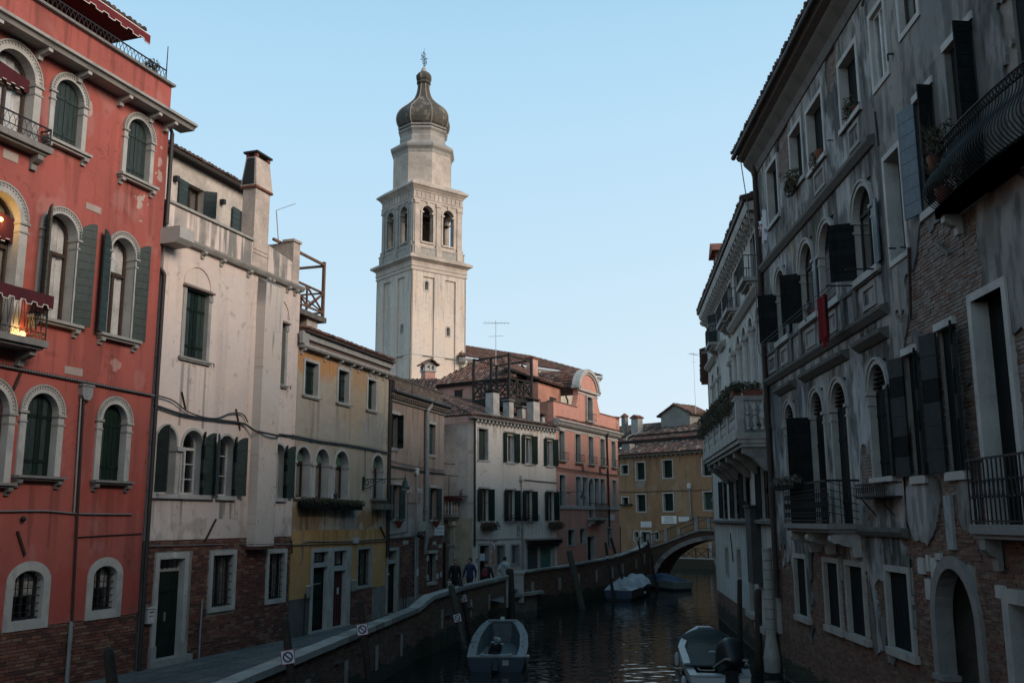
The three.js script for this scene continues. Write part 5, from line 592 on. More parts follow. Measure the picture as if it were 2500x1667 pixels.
{ // dark rooftop terrace over the white house
  const g = thing('roof_terrace', 'dark timber rooftop terrace with crossed railings on stilts above the white house chimneys', 'roof terrace', [WC[0], 0, WC[1]], Math.atan2(-DW[1], DW[0])); const x0 = 4.72, x1 = 7.2, zf = -.85, zb = -3.5, yd = 11.95;
  mesh('deck', [bx(x0, x1, yd - .45, yd - .2, zf - .12, zf), bx(x0, x0 + .12, yd - .45, yd - .2, zb, zf - .12), bx(x0, x1, yd - .2, yd - .1, zb, zf)], m_dwood, g); for (const x of span(x0 + .1, x1 - .1, 3)) { mesh('stilt', bar([x, 10.4, zf - .2], [x, yd - .4, zf - .2], .14), m_dwood, g); mesh('stilt', bar([x, 10.4, zb + .2], [x, yd - .4, zb + .2], .14), m_dwood, g); } mesh('fascia_board', [bx(x0, x1, yd - .2, yd + .12, zf, zf + .04), bx(x0 - .04, x0, yd - .45, yd + .12, zb, zf + .04)], m_dwood, g);
  for (const [x, z, h] of [[x0, zf, 14.75], [x1, zf, 14.7], [x0, zb, 14.6], [x1, zb, 14.5], [x0, (zf + zb) / 2, 14.5]]) mesh('post', bx(x - .06, x + .06, yd - .2, h, z - .06, z + .06), m_dwood, g); for (const [a, b] of [[[x0, zf], [x1, zf]], [[x0, zf], [x0, zb]], [[x0, zb], [x1, zb]], [[x1, zf], [x1, zb]]]) mesh('top_rail', bar([a[0], 14.6, a[1]], [b[0], 14.5, b[1]], .09), m_dwood, g);
  for (const [a, b, n] of [[[x0, zf], [x1, zf], 3], [[x0, zb], [x0, zf], 3], [[x1, zf], [x1, zb], 3], [[x0, zb], [x1, zb], 3]]) { mesh('hand_rail', bar([a[0], 13.2, a[1]], [b[0], 13.2, b[1]], .12, .09), m_dwood, g); mesh('foot_rail', bar([a[0], 12.25, a[1]], [b[0], 12.25, b[1]], .09), m_dwood, g); for (let i = 0; i < n; i++) { const P = t => [a[0] + (b[0] - a[0]) * t / n, a[1] + (b[1] - a[1]) * t / n], p = P(i), q = P(i + 1); mesh('brace', bar([p[0], 12.28, p[1]], [q[0], 13.15, q[1]], .07), m_dwood, g); mesh('brace', bar([p[0], 13.15, p[1]], [q[0], 12.28, q[1]], .07), m_dwood, g); mesh('rail_post', bar([q[0], yd, q[1]], [q[0], 13.2, q[1]], .1), m_dwood, g); } }
}
function aerial(pos, h, rot, label) { const g = thing('rooftop_aerial', label, 'aerial', pos, rot); mesh('mast', rod([0, 0, 0], [0, h, 0], .03, .02), m_metal, g); mesh('boom', [rod([-.8, h - .25, 0], [.9, h - .1, 0], .018)], m_metal, g); const el = []; for (const x of span(-.75, .85, 8)) el.push(rod([x, h - .17, -.28], [x, h - .17, .28], .01)); mesh('elements', [...el, rod([-.5, h - 1.1, 0], [.5, h - 1.0, 0], .014)], m_metal, g); return g; }
aerial([-1.05, 11.9, -61.5], 5.7, .3, 'tall television aerial rising through the dark roof terrace above the white house');

{ // church nave beside the tower
  const R = dirOf(47), g = thing('church', 'long cream church wall with a bracketed cornice and brown tiled roof beside the bell tower', 'church', [-4.4, 0, -83], Math.atan2(-R[1], R[0])); const mc = mat(.62, .54, .43, { tex: T_mottle, s: 4 });
  mesh('wall', bx(0, 17.5, 0, 18.3, -9, 0), mc, g); mould(g, 'cornice', [[-.02, 18.3], [.2, 18.34], [.5, 18.6], [.55, 18.7], [-.02, 18.8]], -.3, 17.9, m_stoneW); { const l = []; for (let x = .2; x < 17.5; x += .75) l.push({ g: unitBox, m: cmp([x, 18.38, .2], null, [.25, .28, .38]), k: 0, d: x }); pieces('cornice_bracket', 'cornice_brackets', l, [m_stoneW], g); } mesh('string_course', bx(0, 17.5, 17.5, 17.6, 0, .05), m_stoneW, g);
  tileRoof(g, { x0: -.3, x1: 17.9, ze: .5, ye: 18.85, zr: -4.6, yr: 20.9, xl: t => -.3 + 2.2 * t, xr: t => 17.9 - 5 * t, sx: .27, sy: .42, max: 300, mats: [TL[0], TL[1], TL[3], TL[4], TLD[0], TLD[2]] }); mesh('ridge_ball', new THREE.SphereGeometry(.3, 10, 8).translate(2.0, 21.05, -4.5), m_stone, g); tilePlane(g, [-.3, 18.85, -9.5], [-.3, 18.85, .5], [1.9, 20.9, -4.6], [1.9, 20.9, -4.6], { sx: .27, sy: .42 });
}
// ============================================================ BELL TOWER
{
  const g = thing('bell_tower', 'tall pale square bell tower with an arcaded belfry and a grey onion dome', 'tower', [-8.159, 0, -84.052], Math.atan2(-dirOf(50.8)[1], dirOf(50.8)[0]));
  // local +z is the sun-side face, local -x the shaded face
  const mk = (seed, o = {}) => facade(-3, 10, 6, 25, [.57, .482, .41], { seed, mottle: .09, streak: .10, px: 40, streaks: [[-3, 3, 26, 5, .25]], ...o }); const mf = mk(71), ms = mk(81, { patches: [[-.9, 22, .5, 3, [.38, .36, .33], .55, 1.6], [1.6, 19.5, .4, 2, [.4, .37, .33], .5, 1.6], [-1.2, 25.6, 1.4, .5, [.36, .33, .29], .4, 1.6]] });
  const s = 2.88, eye = (x, y) => ({ x0: x - .17, x1: x + .17, y0: y - .38, y1: y + .38, rise: .17 });
  const face = (rot, m, wins, tag2) => { const f = new THREE.Group(); f.name = 'shaft_face'; f.rotation.y = rot; g.add(f); // pilasters framing two sunk panels
    const panels = [op(-s + 1.2, -s + 2.36, 6, 25.55), op(-s + 3.5, -s + 4.64, 6, 25.55)]; const fr = mesh('pilaster_layer', facUV(ext(rect(-s, s, 0, 26.1), panels.map(p => path(p)), s - .14, s), m.userData.fac), m, f, true); mesh('panel_layer', facUV(ext(rect(-s + .1, s - .1, 0, 26), wins.map(w => path(w)), s - .5, s - .14), m.userData.fac), m, f, true);
    for (const w of wins) { surround(f, w, { fw: .12, proud: s - .11, back: s - .2, m: m_stoneW, bottom: true }); } };
  face(0, mf, [eye(-s + 1.63, 24.8), eye(-s + 3.95, 21.0), eye(-s + 1.63, 17.7)]); face(-Math.PI / 2, ms, [eye(s - 1.63, 21.03), eye(s - 3.0, 17.8)]); face(Math.PI, mf, []); face(Math.PI / 2, mf, []);
  mesh('shaft_core', bx(-s + .6, s - .6, 0, 26.4, -s + .6, s - .6), m_mortar, g); mesh('shaft_ledge', [bx(-s - .02, s + .02, 18.6, 18.66, -s - .02, s + .02)], m_stoneW, g);
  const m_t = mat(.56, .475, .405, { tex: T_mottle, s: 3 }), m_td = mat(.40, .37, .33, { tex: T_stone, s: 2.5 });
  const sq = (name, prof, m) => mesh(name, prof.map(([h0, h1, y0, y1]) => { const v = [], P = (h, y) => [[-h, y, h], [h, y, h], [h, y, -h], [-h, y, -h]]; const a = P(h0, y0), b = P(h1, y1); for (let i = 0; i < 4; i++) { const j = (i + 1) % 4; v.push(...a[i], ...a[j], ...b[j], ...a[i], ...b[j], ...b[i]); } v.push(...b[0], ...b[1], ...b[2], ...b[0], ...b[2], ...b[3]); v.push(...a[0], ...a[2], ...a[1], ...a[0], ...a[3], ...a[2]); const ge = new THREE.BufferGeometry(); ge.setAttribute('position', new THREE.Float32BufferAttribute(v, 3)); ge.computeVertexNormals(); return ge; }), m, g);
  sq('lower_cornice', [[2.96, 2.96, 26.0, 26.14], [2.92, 2.92, 26.14, 26.34], [2.98, 2.98, 26.34, 26.48], [2.93, 2.98, 26.48, 26.8], [3.0, 3.26, 26.8, 27.0], [3.32, 3.34, 27.0, 27.2], [3.34, 2.8, 27.2, 27.5]], m_t);
  // belfry: plinth, arcade on four sides, entablature
  sq('belfry_plinth', [[2.76, 2.76, 27.4, 28.1], [2.8, 2.8, 28.1, 28.25]], m_td); sq('belfry_floor', [[2.5, 2.5, 28.2, 28.6]], m_mortar);
  for (let k = 0; k < 4; k++) { const f = new THREE.Group(); f.name = 'belfry_face'; f.rotation.y = k * Math.PI / 2; g.add(f); const ops = [op(-1.72, -.56, 28.7, 32.05, true), op(.5, 1.66, 28.7, 32.05, true)]; const m = k === 3 ? m_td : m_t; mesh('arcade', ext(rect(-2.6 + (k % 2 ? .46 : 0), 2.6 - (k % 2 ? .46 : 0), 28.25, 32.4), ops.map(o => path(o)), 2.14, 2.6), m, f);  // shaded side takes a darker stone, its shade put into the colour
    for (const o of ops) { surround(f, o, { fw: .17, proud: 2.66, back: 2.5, m, name: 'arch_moulding' }); mesh('keystone', bx((o.x0 + o.x1) / 2 - .12, (o.x0 + o.x1) / 2 + .12, o.y1 - .02, o.y1 + .35, 2.6, 2.74), m, f); for (const x of [o.x0, o.x1]) mesh('impost', bx(x - .17, x + .14, 31.35, 31.5, 2.3, 2.7), m, f); mesh('opening_sill', bx(o.x0 - .1, o.x1 + .1, 28.6, 28.75, 2.2, 2.72), m, f); mesh('tie_rod', rod([o.x0, 31.2, 2.35], [o.x1, 31.2, 2.35], .03), m_iron, f); }
    for (const x of [-2.3, -.02, 2.24]) { mesh('pilaster', [bx(x - .26, x + .26, 28.25, 28.6, 2.6, 2.78), bx(x - .2, x + .2, 28.6, 32.1, 2.6, 2.69), bx(x - .26, x + .26, 32.1, 32.4, 2.6, 2.76)], m, f); mesh('plinth_block', bx(x - .3, x + .3, 27.5, 28.22, 2.76, 2.86), m, f); } }
  sq('entablature', [[2.66, 2.66, 32.4, 32.62], [2.7, 2.7, 32.62, 32.7], [2.64, 2.64, 32.7, 33.3], [2.7, 2.7, 33.3, 33.42], [2.74, 2.96, 33.42, 33.7], [3.02, 3.04, 33.7, 33.86], [3.04, 2.5, 33.86, 34.3]], m_t); { const l = []; for (let k = 0; k < 4; k++) for (const x of span(-2.3, 2.3, 11)) { const q = new THREE.Quaternion().setFromEuler(new THREE.Euler(0, k * Math.PI / 2, 0)), p = new THREE.Vector3(x, 33.0, 2.66).applyQuaternion(q); l.push({ g: unitBox, m: cmp(p.toArray(), q, [.04, .5, .05]), k: 0, d: k }); } pieces('frieze_joint', 'frieze_joints', l, [m_td], g); }
  for (const [x, z, r] of [[-.9, 1.0, .5], [.9, .9, .42], [0, -.8, .55]]) { const b = mesh('bell', lathe([[.02, 0], [r * .35, -.05], [r * .5, -.3], [r * .6, -.7], [r, -1.05], [r * .95, -1.08]], 14).translate(x, 31.0, z), mat(.07, .06, .035, { metalness: .7, roughness: .5 }), g); } mesh('bell_frame', [bar([-2.2, 31.1, .95], [2.2, 31.1, .95], .18), bar([-2.2, 31.1, -.8], [2.2, 31.1, -.8], .18), bar([-1.6, 28.5, .9], [-1.6, 31.1, .9], .16), bar([1.6, 28.5, .9], [1.6, 31.1, .9], .16), bx(-.7, .9, 28.6, 30.4, .2, 1.2)], mat(.09, .045, .025, { tex: T_wood }), g);
  mesh('belfry_ceiling', bx(-2.5, 2.5, 32.3, 32.5, -2.5, 2.5), m_brownW, g);
  // octagonal drum and onion
  const oct = (name, prof, m, seg = 8) => mesh(name, (() => { const ge = lathe(prof, seg); ge.rotateY(Math.PI / 8 + 0.11); const n = ge.toNonIndexed(); n.computeVertexNormals(); return n; })(), m, g);
  oct('drum', [[2.78, 34.0], [2.78, 37.3], [2.7, 37.3]], m_t); oct('drum_cornice', [[2.8, 37.2], [2.84, 37.5], [3.05, 37.75], [3.08, 37.95], [2.98, 38.05], [2.2, 38.6]], m_td);
  const T_dome = texFrom(256, 256, (x, y, c) => { const st = sstep(.45, .7, tfbm(x, y * .25, 8, 5, 511)), b = tfbm(x, y, 6, 5, 521); const v = .35 + .5 * b + 1.1 * st * sstep(.35, .65, b); c[0] = v * .5; c[1] = v * .48; c[2] = v * .45; }), m_dome = mat(.24, .215, .185, { tex: T_dome, s: 3, bump: .01 }), m_rib = mat(.36, .32, .27, { tex: T_stone, s: 1 }); oct('upper_drum', [[2.2, 38.4], [2.22, 39.0], [2.12, 39.2], [2.18, 39.5], [2.36, 39.7], [2.36, 39.82], [2.2, 39.95]], m_td);
  const on0 = [[2.2, 39.85], [2.2, 40.1], [2.32, 40.35], [2.44, 40.75], [2.46, 41.1], [2.38, 41.5], [2.2, 41.85], [1.9, 42.2], [1.5, 42.55], [1.14, 42.9], [.9, 43.25], [.74, 43.6], [.62, 44.0], [.56, 44.4], [.54, 44.75], [.7, 44.9], [.62, 45.1], [.74, 45.3], [.76, 45.6], [.5, 45.95], [.3, 46.05], [.26, 46.3], [.1, 46.55], [.0, 46.6]]; const on = on0.map(([r, y]) => [y > 40.2 && y < 43 ? r * 1.05 : r, y]); oct('onion_dome', on, m_dome); const ribs = []; for (let k = 0; k < 8; k++) { const a = Math.PI / 8 + .11 + k * Math.PI / 4; const pts = on.slice(0, 15).map(([r, y]) => [Math.sin(a) * (r - .01), y, Math.cos(a) * (r - .01)]); mesh('dome_rib', tube(pts, .055, 28, 5), m_rib, g); } oct('dome_ring', [[2.34, 39.95], [2.4, 40.0], [2.4, 40.1], [2.3, 40.15]], m_td); oct('finial_base', [[.3, 46.0], [.32, 46.1], [.24, 46.35], [.12, 46.55]], m_stoneW, 12);
  { const c = mesh('cross', [rod([0, 46.5, 0], [0, 48.5, 0], .05, .015), rod([-.72, 47.4, 0], [.72, 47.4, 0], .03), rod([0, 47.4, -.4], [0, 47.4, .4], .02)], m_iron, g); const cur = []; for (const [x, y] of [[-.5, 47.62], [-.5, 47.18], [.5, 47.62], [.5, 47.18], [-.2, 47.95], [.2, 47.95], [-.22, 46.9], [.22, 46.9], [-.2, 47.62], [.2, 47.62], [-.2, 47.16], [.2, 47.16]]) cur.push(new THREE.TorusGeometry(.12, .022, 4, 12, 4.6).rotateZ(x * 4 + y).translate(x, y, 0)); mesh('cross_scrolls', cur, m_iron, c); c.rotation.y = .6; }
}
{ // little chimney in front of the tower
  const g = thing('chimney_stack', 'pink chimney with a small tiled gable cap standing before the bell tower', 'chimney', [-4.68, 8, -53], .5); mesh('stack', bx(-.3, .3, 0, 4.95, -.3, .3), mat(.52, .28, .22, { tex: T_mottle }), g); mesh('cap_vents', [bx(-.34, -.2, 4.95, 5.25, .2, .34), bx(.2, .34, 4.95, 5.25, .2, .34), bx(-.34, -.2, 4.95, 5.25, -.34, -.2), bx(.2, .34, 4.95, 5.25, -.34, -.2), bx(-.06, .06, 4.95, 5.25, .22, .34), bx(-.36, .36, 4.9, 4.97, -.36, .36)], m_stoneW, g); for (const sgn of [-1, 1]) { const l = []; for (const z of [-.35, -.15, .05, .25, .42]) for (const r of [0, 1]) mesh('cap_tile', tileGeo.clone().applyMatrix4(cmp([sgn * (.48 - r * .26), 5.22 + r * .17, z], new THREE.Quaternion().setFromEuler(new THREE.Euler(0, sgn * Math.PI / 2, 0)).multiply(new THREE.Quaternion().setFromEuler(new THREE.Euler(.6, 0, 0))), [1, 1, .75])), TL[(r + 2 * (z > 0)) % 5], g); } mesh('gable_infill', ext([[-.42, 5.2], [.42, 5.2], [0, 5.52]], null, -.3, .3), m_stone, g);
}
// ============================================================ OCHRE HOUSE beyond the bridge
const OA = [11.755, -108], OD = [.669, .743], OK = 1.256; const OY = v => 4.8 + (v - 4.8) * 1.075;
{
  const g = houseAt('ochre_house', 'ochre plastered house with white-framed windows and a patched tile roof beyond the bridge', OA, OD); g.scale.setScalar(OK); g.position.y = 4.8 * (1 - OK); const k = 1.075, U1 = 14; const m_o = facade(-.5, 1, U1 + .5, 10, [.255, .15, .08], { seed: 91, mottle: .16, streak: .22, px: 60, streaks: [[-.5, 14, 10.3, 1.4, .35]], patches: [[2.6, 7.8, .6, .35, [.22, .22, .2], .8], [6.5, 6.5, .5, 1.2, [.3, .22, .14], .7, 1.2], [7.6, 6.4, .5, 1.6, [.28, .19, .12], .7, 1.2], [5.5, 8, .8, .5, [.22, .16, .08], .6], [1.2, 5, .6, .5, [.19, .14, .07], .7]] });
  const W = [[.38, 1.11, 8.47, 9.16], [1.97, 2.87, 7.94, 9.3], [4.74, 5.68, 8.0, 9.35], [8.58, 9.53, 8.03, 9.3], [.4, 1.06, 5.98, 6.56], [1.95, 2.87, 5.42, 6.74], [4.7, 5.66, 5.44, 6.77], [8.58, 9.68, 5.48, 6.8], [11.6, 12.6, 8, 9.3], [11.6, 12.6, 5.45, 6.8]].map(([a, b, c, d]) => op(a * k, b * k, OY(c), OY(d))); const dr = op(2.35 * k, 3.3 * k, 1.6, OY(3.8)); const ov = [op(1.6 * k, 2.06 * k, OY(3.15), OY(3.86), .23), op(3.7 * k, 4.1 * k, OY(3.26), OY(3.82), .2)];
  wall(g, 'wall', rect(-.5, U1, -.5, 10.2), [...W, dr, ...ov], m_o); shell(g, -.5, U1, -.5, 10.1, 9, mat(.3, .2, .1, { tex: T_mottle, s: 3 })); for (const o of [...W, ...ov]) { surround(g, o, { fw: .1, proud: .03, back: -.32, bottom: true, m: m_stoneW }); mesh('shutter', bx(o.x0, o.x1, o.y0, o.y1, -.3, -.26), o === W[7] ? mat(.02, .06, .045, { tex: T_wood }) : m_green2, g); } surround(g, dr, { fw: .14, proud: .04, back: -.36, m: m_stoneW, name: 'door_surround' }); mesh('door', bx(dr.x0, dr.x1, 1.6, dr.y1, -.36, -.3), m_blackS, g); mesh('corner_door', bx(-.45, .15, 1.4, 4.2, .001, .02), m_blackS, g);
  mould(g, 'eave', [[-.02, 10.1], [.35, 10.18], [.38, 10.28], [-.02, 10.3]], -.6, U1, m_stoneD); { const l = []; for (let x = -.3; x < U1; x += .5) l.push({ g: unitBox, m: cmp([x, 10.12, .14], null, [.16, .12, .26]), k: 0, d: x }); pieces('eave_bracket', 'eave_brackets', l, [m_stoneD], g); }
  const PT = [...TLD, TLD[1], TLD[3], TL[3], TL[5], TL[1], mat(.26, .23, .20, { tex: T_mottle })]; tileRoof(g, { x0: -.6, x1: U1, ze: .45, ye: 10.33, zr: -2.2, yr: 11.5, mats: PT, max: 300, sx: .23 }); tileRoof(g, { x0: -2, x1: U1, ze: -2.0, ye: 11.75, zr: -3.0, yr: 12.15, mats: PT, max: 100, sx: .23 }); tileRoof(g, { x0: -9, x1: U1, ze: -2.9, ye: 12.3, zr: -6.5, yr: 13.7, mats: PT, max: 200, sx: .23 }); mesh('roof_step', [bx(-2, U1, 11.3, 11.72, -2.4, -2.1), bx(-9, U1, 11.5, 12.25, -3.2, -3.0)], m_dwood, g); mesh('roof_dormer', bx(.1, 1.0, 10.6, 11.4, -1.2, -.5), m_stoneD, g);
  { const c = mesh('chimney', bx(-2.6, -2.15, 12, 14.25, -4, -3.55), m_stoneD, g); mesh('chimney_cap', [lathe([[.38, 14.25], [.42, 14.33], [.08, 14.6]], 6).translate(-2.37, 0, -3.77)], m_terra, c); const d = mesh('chimney', bx(-1.35, -.55, 12, 14.0, -4.2, -3.5), m_stone, g); mesh('chimney_cap', [bx(-1.45, -.45, 14.0, 14.08, -4.3, -3.4), ext([[-1.5, 14.08], [-.4, 14.08], [-.95, 14.35]], null, -4.3, -3.4)], m_terra, d); const e = mesh('chimney', bx(-4.6, -3.6, 11, 14.1, -4.4, -3.6), mat(.5, .26, .19, { tex: T_mottle }), g); mesh('chimney_cap', bx(-4.7, -3.5, 14.3, 14.42, -4.5, -3.5), m_terra, e); mesh('chimney_vents', [bx(-4.6, -4.35, 14.1, 14.3, -4.4, -3.6), bx(-3.85, -3.6, 14.1, 14.3, -4.4, -3.6)], m_terra, e); mesh('eave_pipe', tube([[1.2, 11.6, .1], [1.0, 11.9, -.1], [1.3, 12.2, -.6], [2.0, 12.4, -1.2]], .05, 14), m_pipeG, g); }
  { const a = mesh('roof_cabin', ext([[1.3, 12.4], [4.6, 12.4], [4.6, 14.15], [2.9, 14.95], [1.3, 14.15]], null, -7.6, -4.6), mat(.24, .24, .22, { tex: T_mottle, s: 2 }), g); tilePlane(g, [.95, 14.08, -7.7], [.95, 14.08, -4.4], [2.9, 15.05, -4.4], [2.9, 15.05, -7.7]); tilePlane(g, [4.95, 14.08, -4.4], [4.95, 14.08, -7.7], [2.9, 15.05, -7.7], [2.9, 15.05, -4.4]); mesh('cabin_roof_deck', ext([[.95, 14.05], [2.9, 15.02], [4.95, 14.05], [4.95, 13.98], [2.9, 14.95], [.95, 13.98]], null, -7.7, -4.4), m_tilebed, g); }
  mesh('junction_box', bx(7.7, 8.05, 7.3, 7.7, .003, .15), m_whiteW, g); mesh('conduit', rod([7.9, 7.3, .06], [7.95, 4.6, .06], .06), m_pipeG, g); mesh('cable_run', tube([[-.4, 7.18, .05], [3, 7.12, .05], [6, 7.14, .05], [9.8, 7.1, .05]], .025, 24), m_cable, g); mesh('window_tray', bx(.2, 1.6, 6.0, 6.12, .02, .35), m_dwood, g);
}
aerial([20.2, 16.2, -105.5], 6.8, .8, 'thin tall aerial mast above the ochre house roof cabin');
{ const on = (u, y, z) => [OA[0] + OK * (OD[0] * u - OD[1] * z), 4.8 + (y - 4.8) * OK, OA[1] + OK * (OD[1] * u + OD[0] * z)], r = Math.atan2(-OD[1], OD[0]), k = 1.075; const faint = s => texFrom(128, 48, (x, y, c) => { const r2 = Math.floor(y * 48); const t = (r2 % 16 > 4 && r2 % 16 < 11) && x > .12 && x < .88 && noise(x * 60, Math.floor(r2 / 16) * 5 + s) > .5; c[0] = c[1] = t ? .36 : .58; c[2] = t ? .4 : .58; });
  const a = thing('parish_sign', 'large white sign lettered PAROCHIA S GIOVANNI IN BRAGORA on the ochre house', 'sign', on(5.2 * k, OY(4.46), .02), r); signMesh(a, 'sign_board', -1.0, 1.0, 0, .8, .01, signTex(['PAROCHIA', 'S.GIOVANNI', 'IN BRAGORA'], 512, 205, { size: 54, border: null }));
  const b = thing('wall_sign', 'small white name plate beside the large parish sign on the ochre house', 'sign', on(6.65 * k, OY(4.62), .02), r); signMesh(b, 'sign_board', -.69, .69, 0, .5, .01, faint(1)); const c = thing('wall_sign', 'white stone plaque above the ochre house door', 'sign', on(2.87 * k, OY(4.17), .02), r); signMesh(c, 'sign_board', -.75, .75, 0, .62, .01, faint(9)); }

// ============================================================ BRIDGE
{
  const g = thing('stone_bridge', 'arched brick canal bridge with stone voussoirs and iron railings', 'bridge', [9.75, 0, -73.2], -.5); const xc = 5.75, W = 5.0, rise = 3.36, z0 = -3.2, deck = x => x < 1.6 ? 2.55 + .28 * x : x < 4.2 ? 3.0 + (x - 1.6) * .36 : x < 7.4 ? 3.94 : 3.94 - (x - 7.4) * .36;
  const out = [[-1.6, -.6], [xc - W, -.6]]; const arc = (R, H, n = 22) => Array.from({ length: n + 1 }, (_, i) => { const t = Math.PI * (1 - i / n); return [xc + R * Math.cos(t), .0 + H * Math.sin(t)]; }); out.push(...arc(W, rise)); out.push([xc + W, -.6], [13, -.6]); for (let x = 13; x >= -1.6; x -= .4) out.push([x, deck(x)]);
  mesh('arch_wall', ext(out, null, z0, 0), mat(.12, .075, .055, { tex: T_mottle, bump: .01 }), g);
  const a0 = arc(W, rise, 26), a1 = arc(W + .36, rise + .3, 26); for (let i = 0; i < 26; i++) mesh('voussoir', ext([a0[i], [a0[i][0] + (a0[i + 1][0] - a0[i][0]) * .97, a0[i][1] + (a0[i + 1][1] - a0[i][1]) * .97], [a1[i][0] + (a1[i + 1][0] - a1[i][0]) * .97, a1[i][1] + (a1[i + 1][1] - a1[i][1]) * .97], a1[i]], null, -.3, .05 + rr(0, .02)), rnd() < .6 ? m_stone : m_stoneD, g);
  for (let x = -1.2; x < 12; x += .8) mesh('deck_stone', [bar([x, deck(x) + .07, -.1], [x + .78, deck(x + .78) + .07, -.1], .42, .14)], m_stone, g);
  for (const x of [-.55, .35, 1.75, 4.1, 7.6, 10]) mesh('railing_post', [bx(x - .13, x + .13, deck(x), deck(x) + 1.05, -.25, .02), bx(x - .16, x + .16, deck(x) + 1.05, deck(x) + 1.1, -.28, .05)], m_stoneW, g);
  for (const [a, b] of [[-.5, .3], [.4, 1.7], [1.85, 4.0], [4.2, 7.5], [7.7, 9.9]]) { const ya = deck(a), yb = deck(b), r = mesh('railing', [bar([a, ya + .98, -.1], [b, yb + .98, -.1], .05), bar([a, ya + .22, -.1], [b, yb + .22, -.1], .03)], m_iron, g); const n = Math.round((b - a) / .13); for (let i = 1; i < n; i++) { const x = a + (b - a) * i / n, y = ya + (yb - ya) * i / n; mesh('bar', rod([x, y + .12, -.1], [x, y + .98, -.1], .012, .012, 4), m_iron, r); } }
  for (const x of [-.5, 1.75, 4.1, 7.6]) mesh('railing_post', bx(x - .12, x + .12, deck(x), deck(x) + 1.05, z0, z0 + .25), m_stoneW, g); mesh('railing', [bar([1.75, deck(1.75) + .98, z0 + .12], [4.1, deck(4.1) + .98, z0 + .12], .05), bar([4.1, deck(4.1) + .98, z0 + .12], [7.6, deck(7.6) + .98, z0 + .12], .05)], m_iron, g); mesh('abutment', bx(-1.6, .74, -.6, 2.3, .0, .5), mat(.14, .09, .065, { tex: T_mottle, bump: .01 }), g);
}
{ // quay and railing glimpsed beneath the arch
  const q = struct(mesh('far_quay', ext([[-5, 122.1], [9.5, 106], [40, 72.1], [70, 100], [10, 140]], null, -.8, .93).rotateX(-Math.PI / 2), ALG[1])); const P = (u, z) => [OA[0] + OD[0] * u - OD[1] * z, OA[1] + OD[1] * u + OD[0] * z];  // algae tone over the whole quay also paints in the shade beneath the arch
  const r = thing('quay_railing', 'dark crossed iron railing on the far quay seen beneath the bridge arch', 'railing', [P(8, 2.2)[0], .93, P(8, 2.2)[1]], Math.atan2(-OD[1], OD[0])); for (let i = 0; i < 6; i++) { const x = -2 + i * 1.5; mesh('panel', [bar([x, .05, 0], [x + 1.4, .95, 0], .05), bar([x, .95, 0], [x + 1.4, .05, 0], .05), bar([x, 1, 0], [x + 1.5, 1, 0], .07), bar([x, .04, 0], [x + 1.5, .04, 0], .06), bar([x, 0, 0], [x, 1.05, 0], .08)], m_iron, r); } mesh('edge_stone', bx(-6, 12, 0, .1, -.25, .3), m_stoneW, r); for (const x of [1.2, 5.4]) mesh('post', bx(x, x + .35, 0, 1.6, -.6, -.3), m_stoneW, r);
}
// houses out of sight or behind the camera, mostly added to shade the canal
function plainHouse(label, A, dir, L, H, c, name = 'canal_house', ww = 3.2) { const g = houseAt(name, label, A, dir); const ops = []; for (let x = 1.4; x < L - 1.6; x += ww) for (const y of [2.4, 6, 9.6]) if (y + 2 < H) ops.push(op(x, x + 1.0, y, y + 1.9)); mesh('wall', ext(rect(0, L, -1, H), ops.map(o => path(o)), -.4, 0), mat(...c, { tex: T_mottle, s: 3 }), g); shell(g, 0, L, -1, H, 8, mat(...c, { tex: T_mottle, s: 3 })); for (const o of ops) { mesh('shutter', bx(o.x0, o.x1, o.y0, o.y1, -.2, -.16), m_green2, g); mesh('window_sill', bx(o.x0 - .1, o.x1 + .1, o.y0 - .12, o.y0, -.1, .08), m_stone, g); } mesh('eave', bx(-.1, L + .1, H, H + .15, -.4, .4), m_stoneD, g); tilePlane(g, [-.1, H + .17, .45], [L + .1, H + .17, .45], [L + .1, H + 1.9, -4], [-.1, H + 1.9, -4], { mats: TLD, max: 20 }); return g; }
plainHouse('brick-red house wedged between the balustrade palace and the bridge', [12.72, -62], [-.1896, .9819], 12, 13.4, [.26, .13, .10]);
plainHouse('plain buff house at the right-hand foot of the bridge, hidden by the balustrade palace', [19.2, -75], [-.3, .954], 14, 13.4, [.34, .27, .2]);
plainHouse('plain tan house on the right bank beyond the bridge, hidden by the balustrade palace', [27, -98], [-.25, .968], 22, 13, [.33, .25, .17]);
plainHouse('plain pale house behind the grey-pink house, under the pink chimney', [-12, -47.2], [1, 0], 7.9, 10.3, [.5, .43, .36]);
plainHouse('unseen plain ochre house on the quay beyond the red house, away from the bell tower', [-9.2 + D1[0] * -34, -24.6 + D1[1] * -34], D1, 20.4, 14, [.3, .2, .11]);
plainHouse('unseen plain rose house continuing the bank beyond the peeling house', [8.29 - .0384 * 33.05, -30.9 + .9993 * 33.05], [-.0384, .9993], 26, 16, [.3, .2, .16]);
plainHouse('unseen plain grey house closing the canal behind the viewpoint bridge', [16, 44], [-1, 0], 34, 15, [.26, .25, .23]);
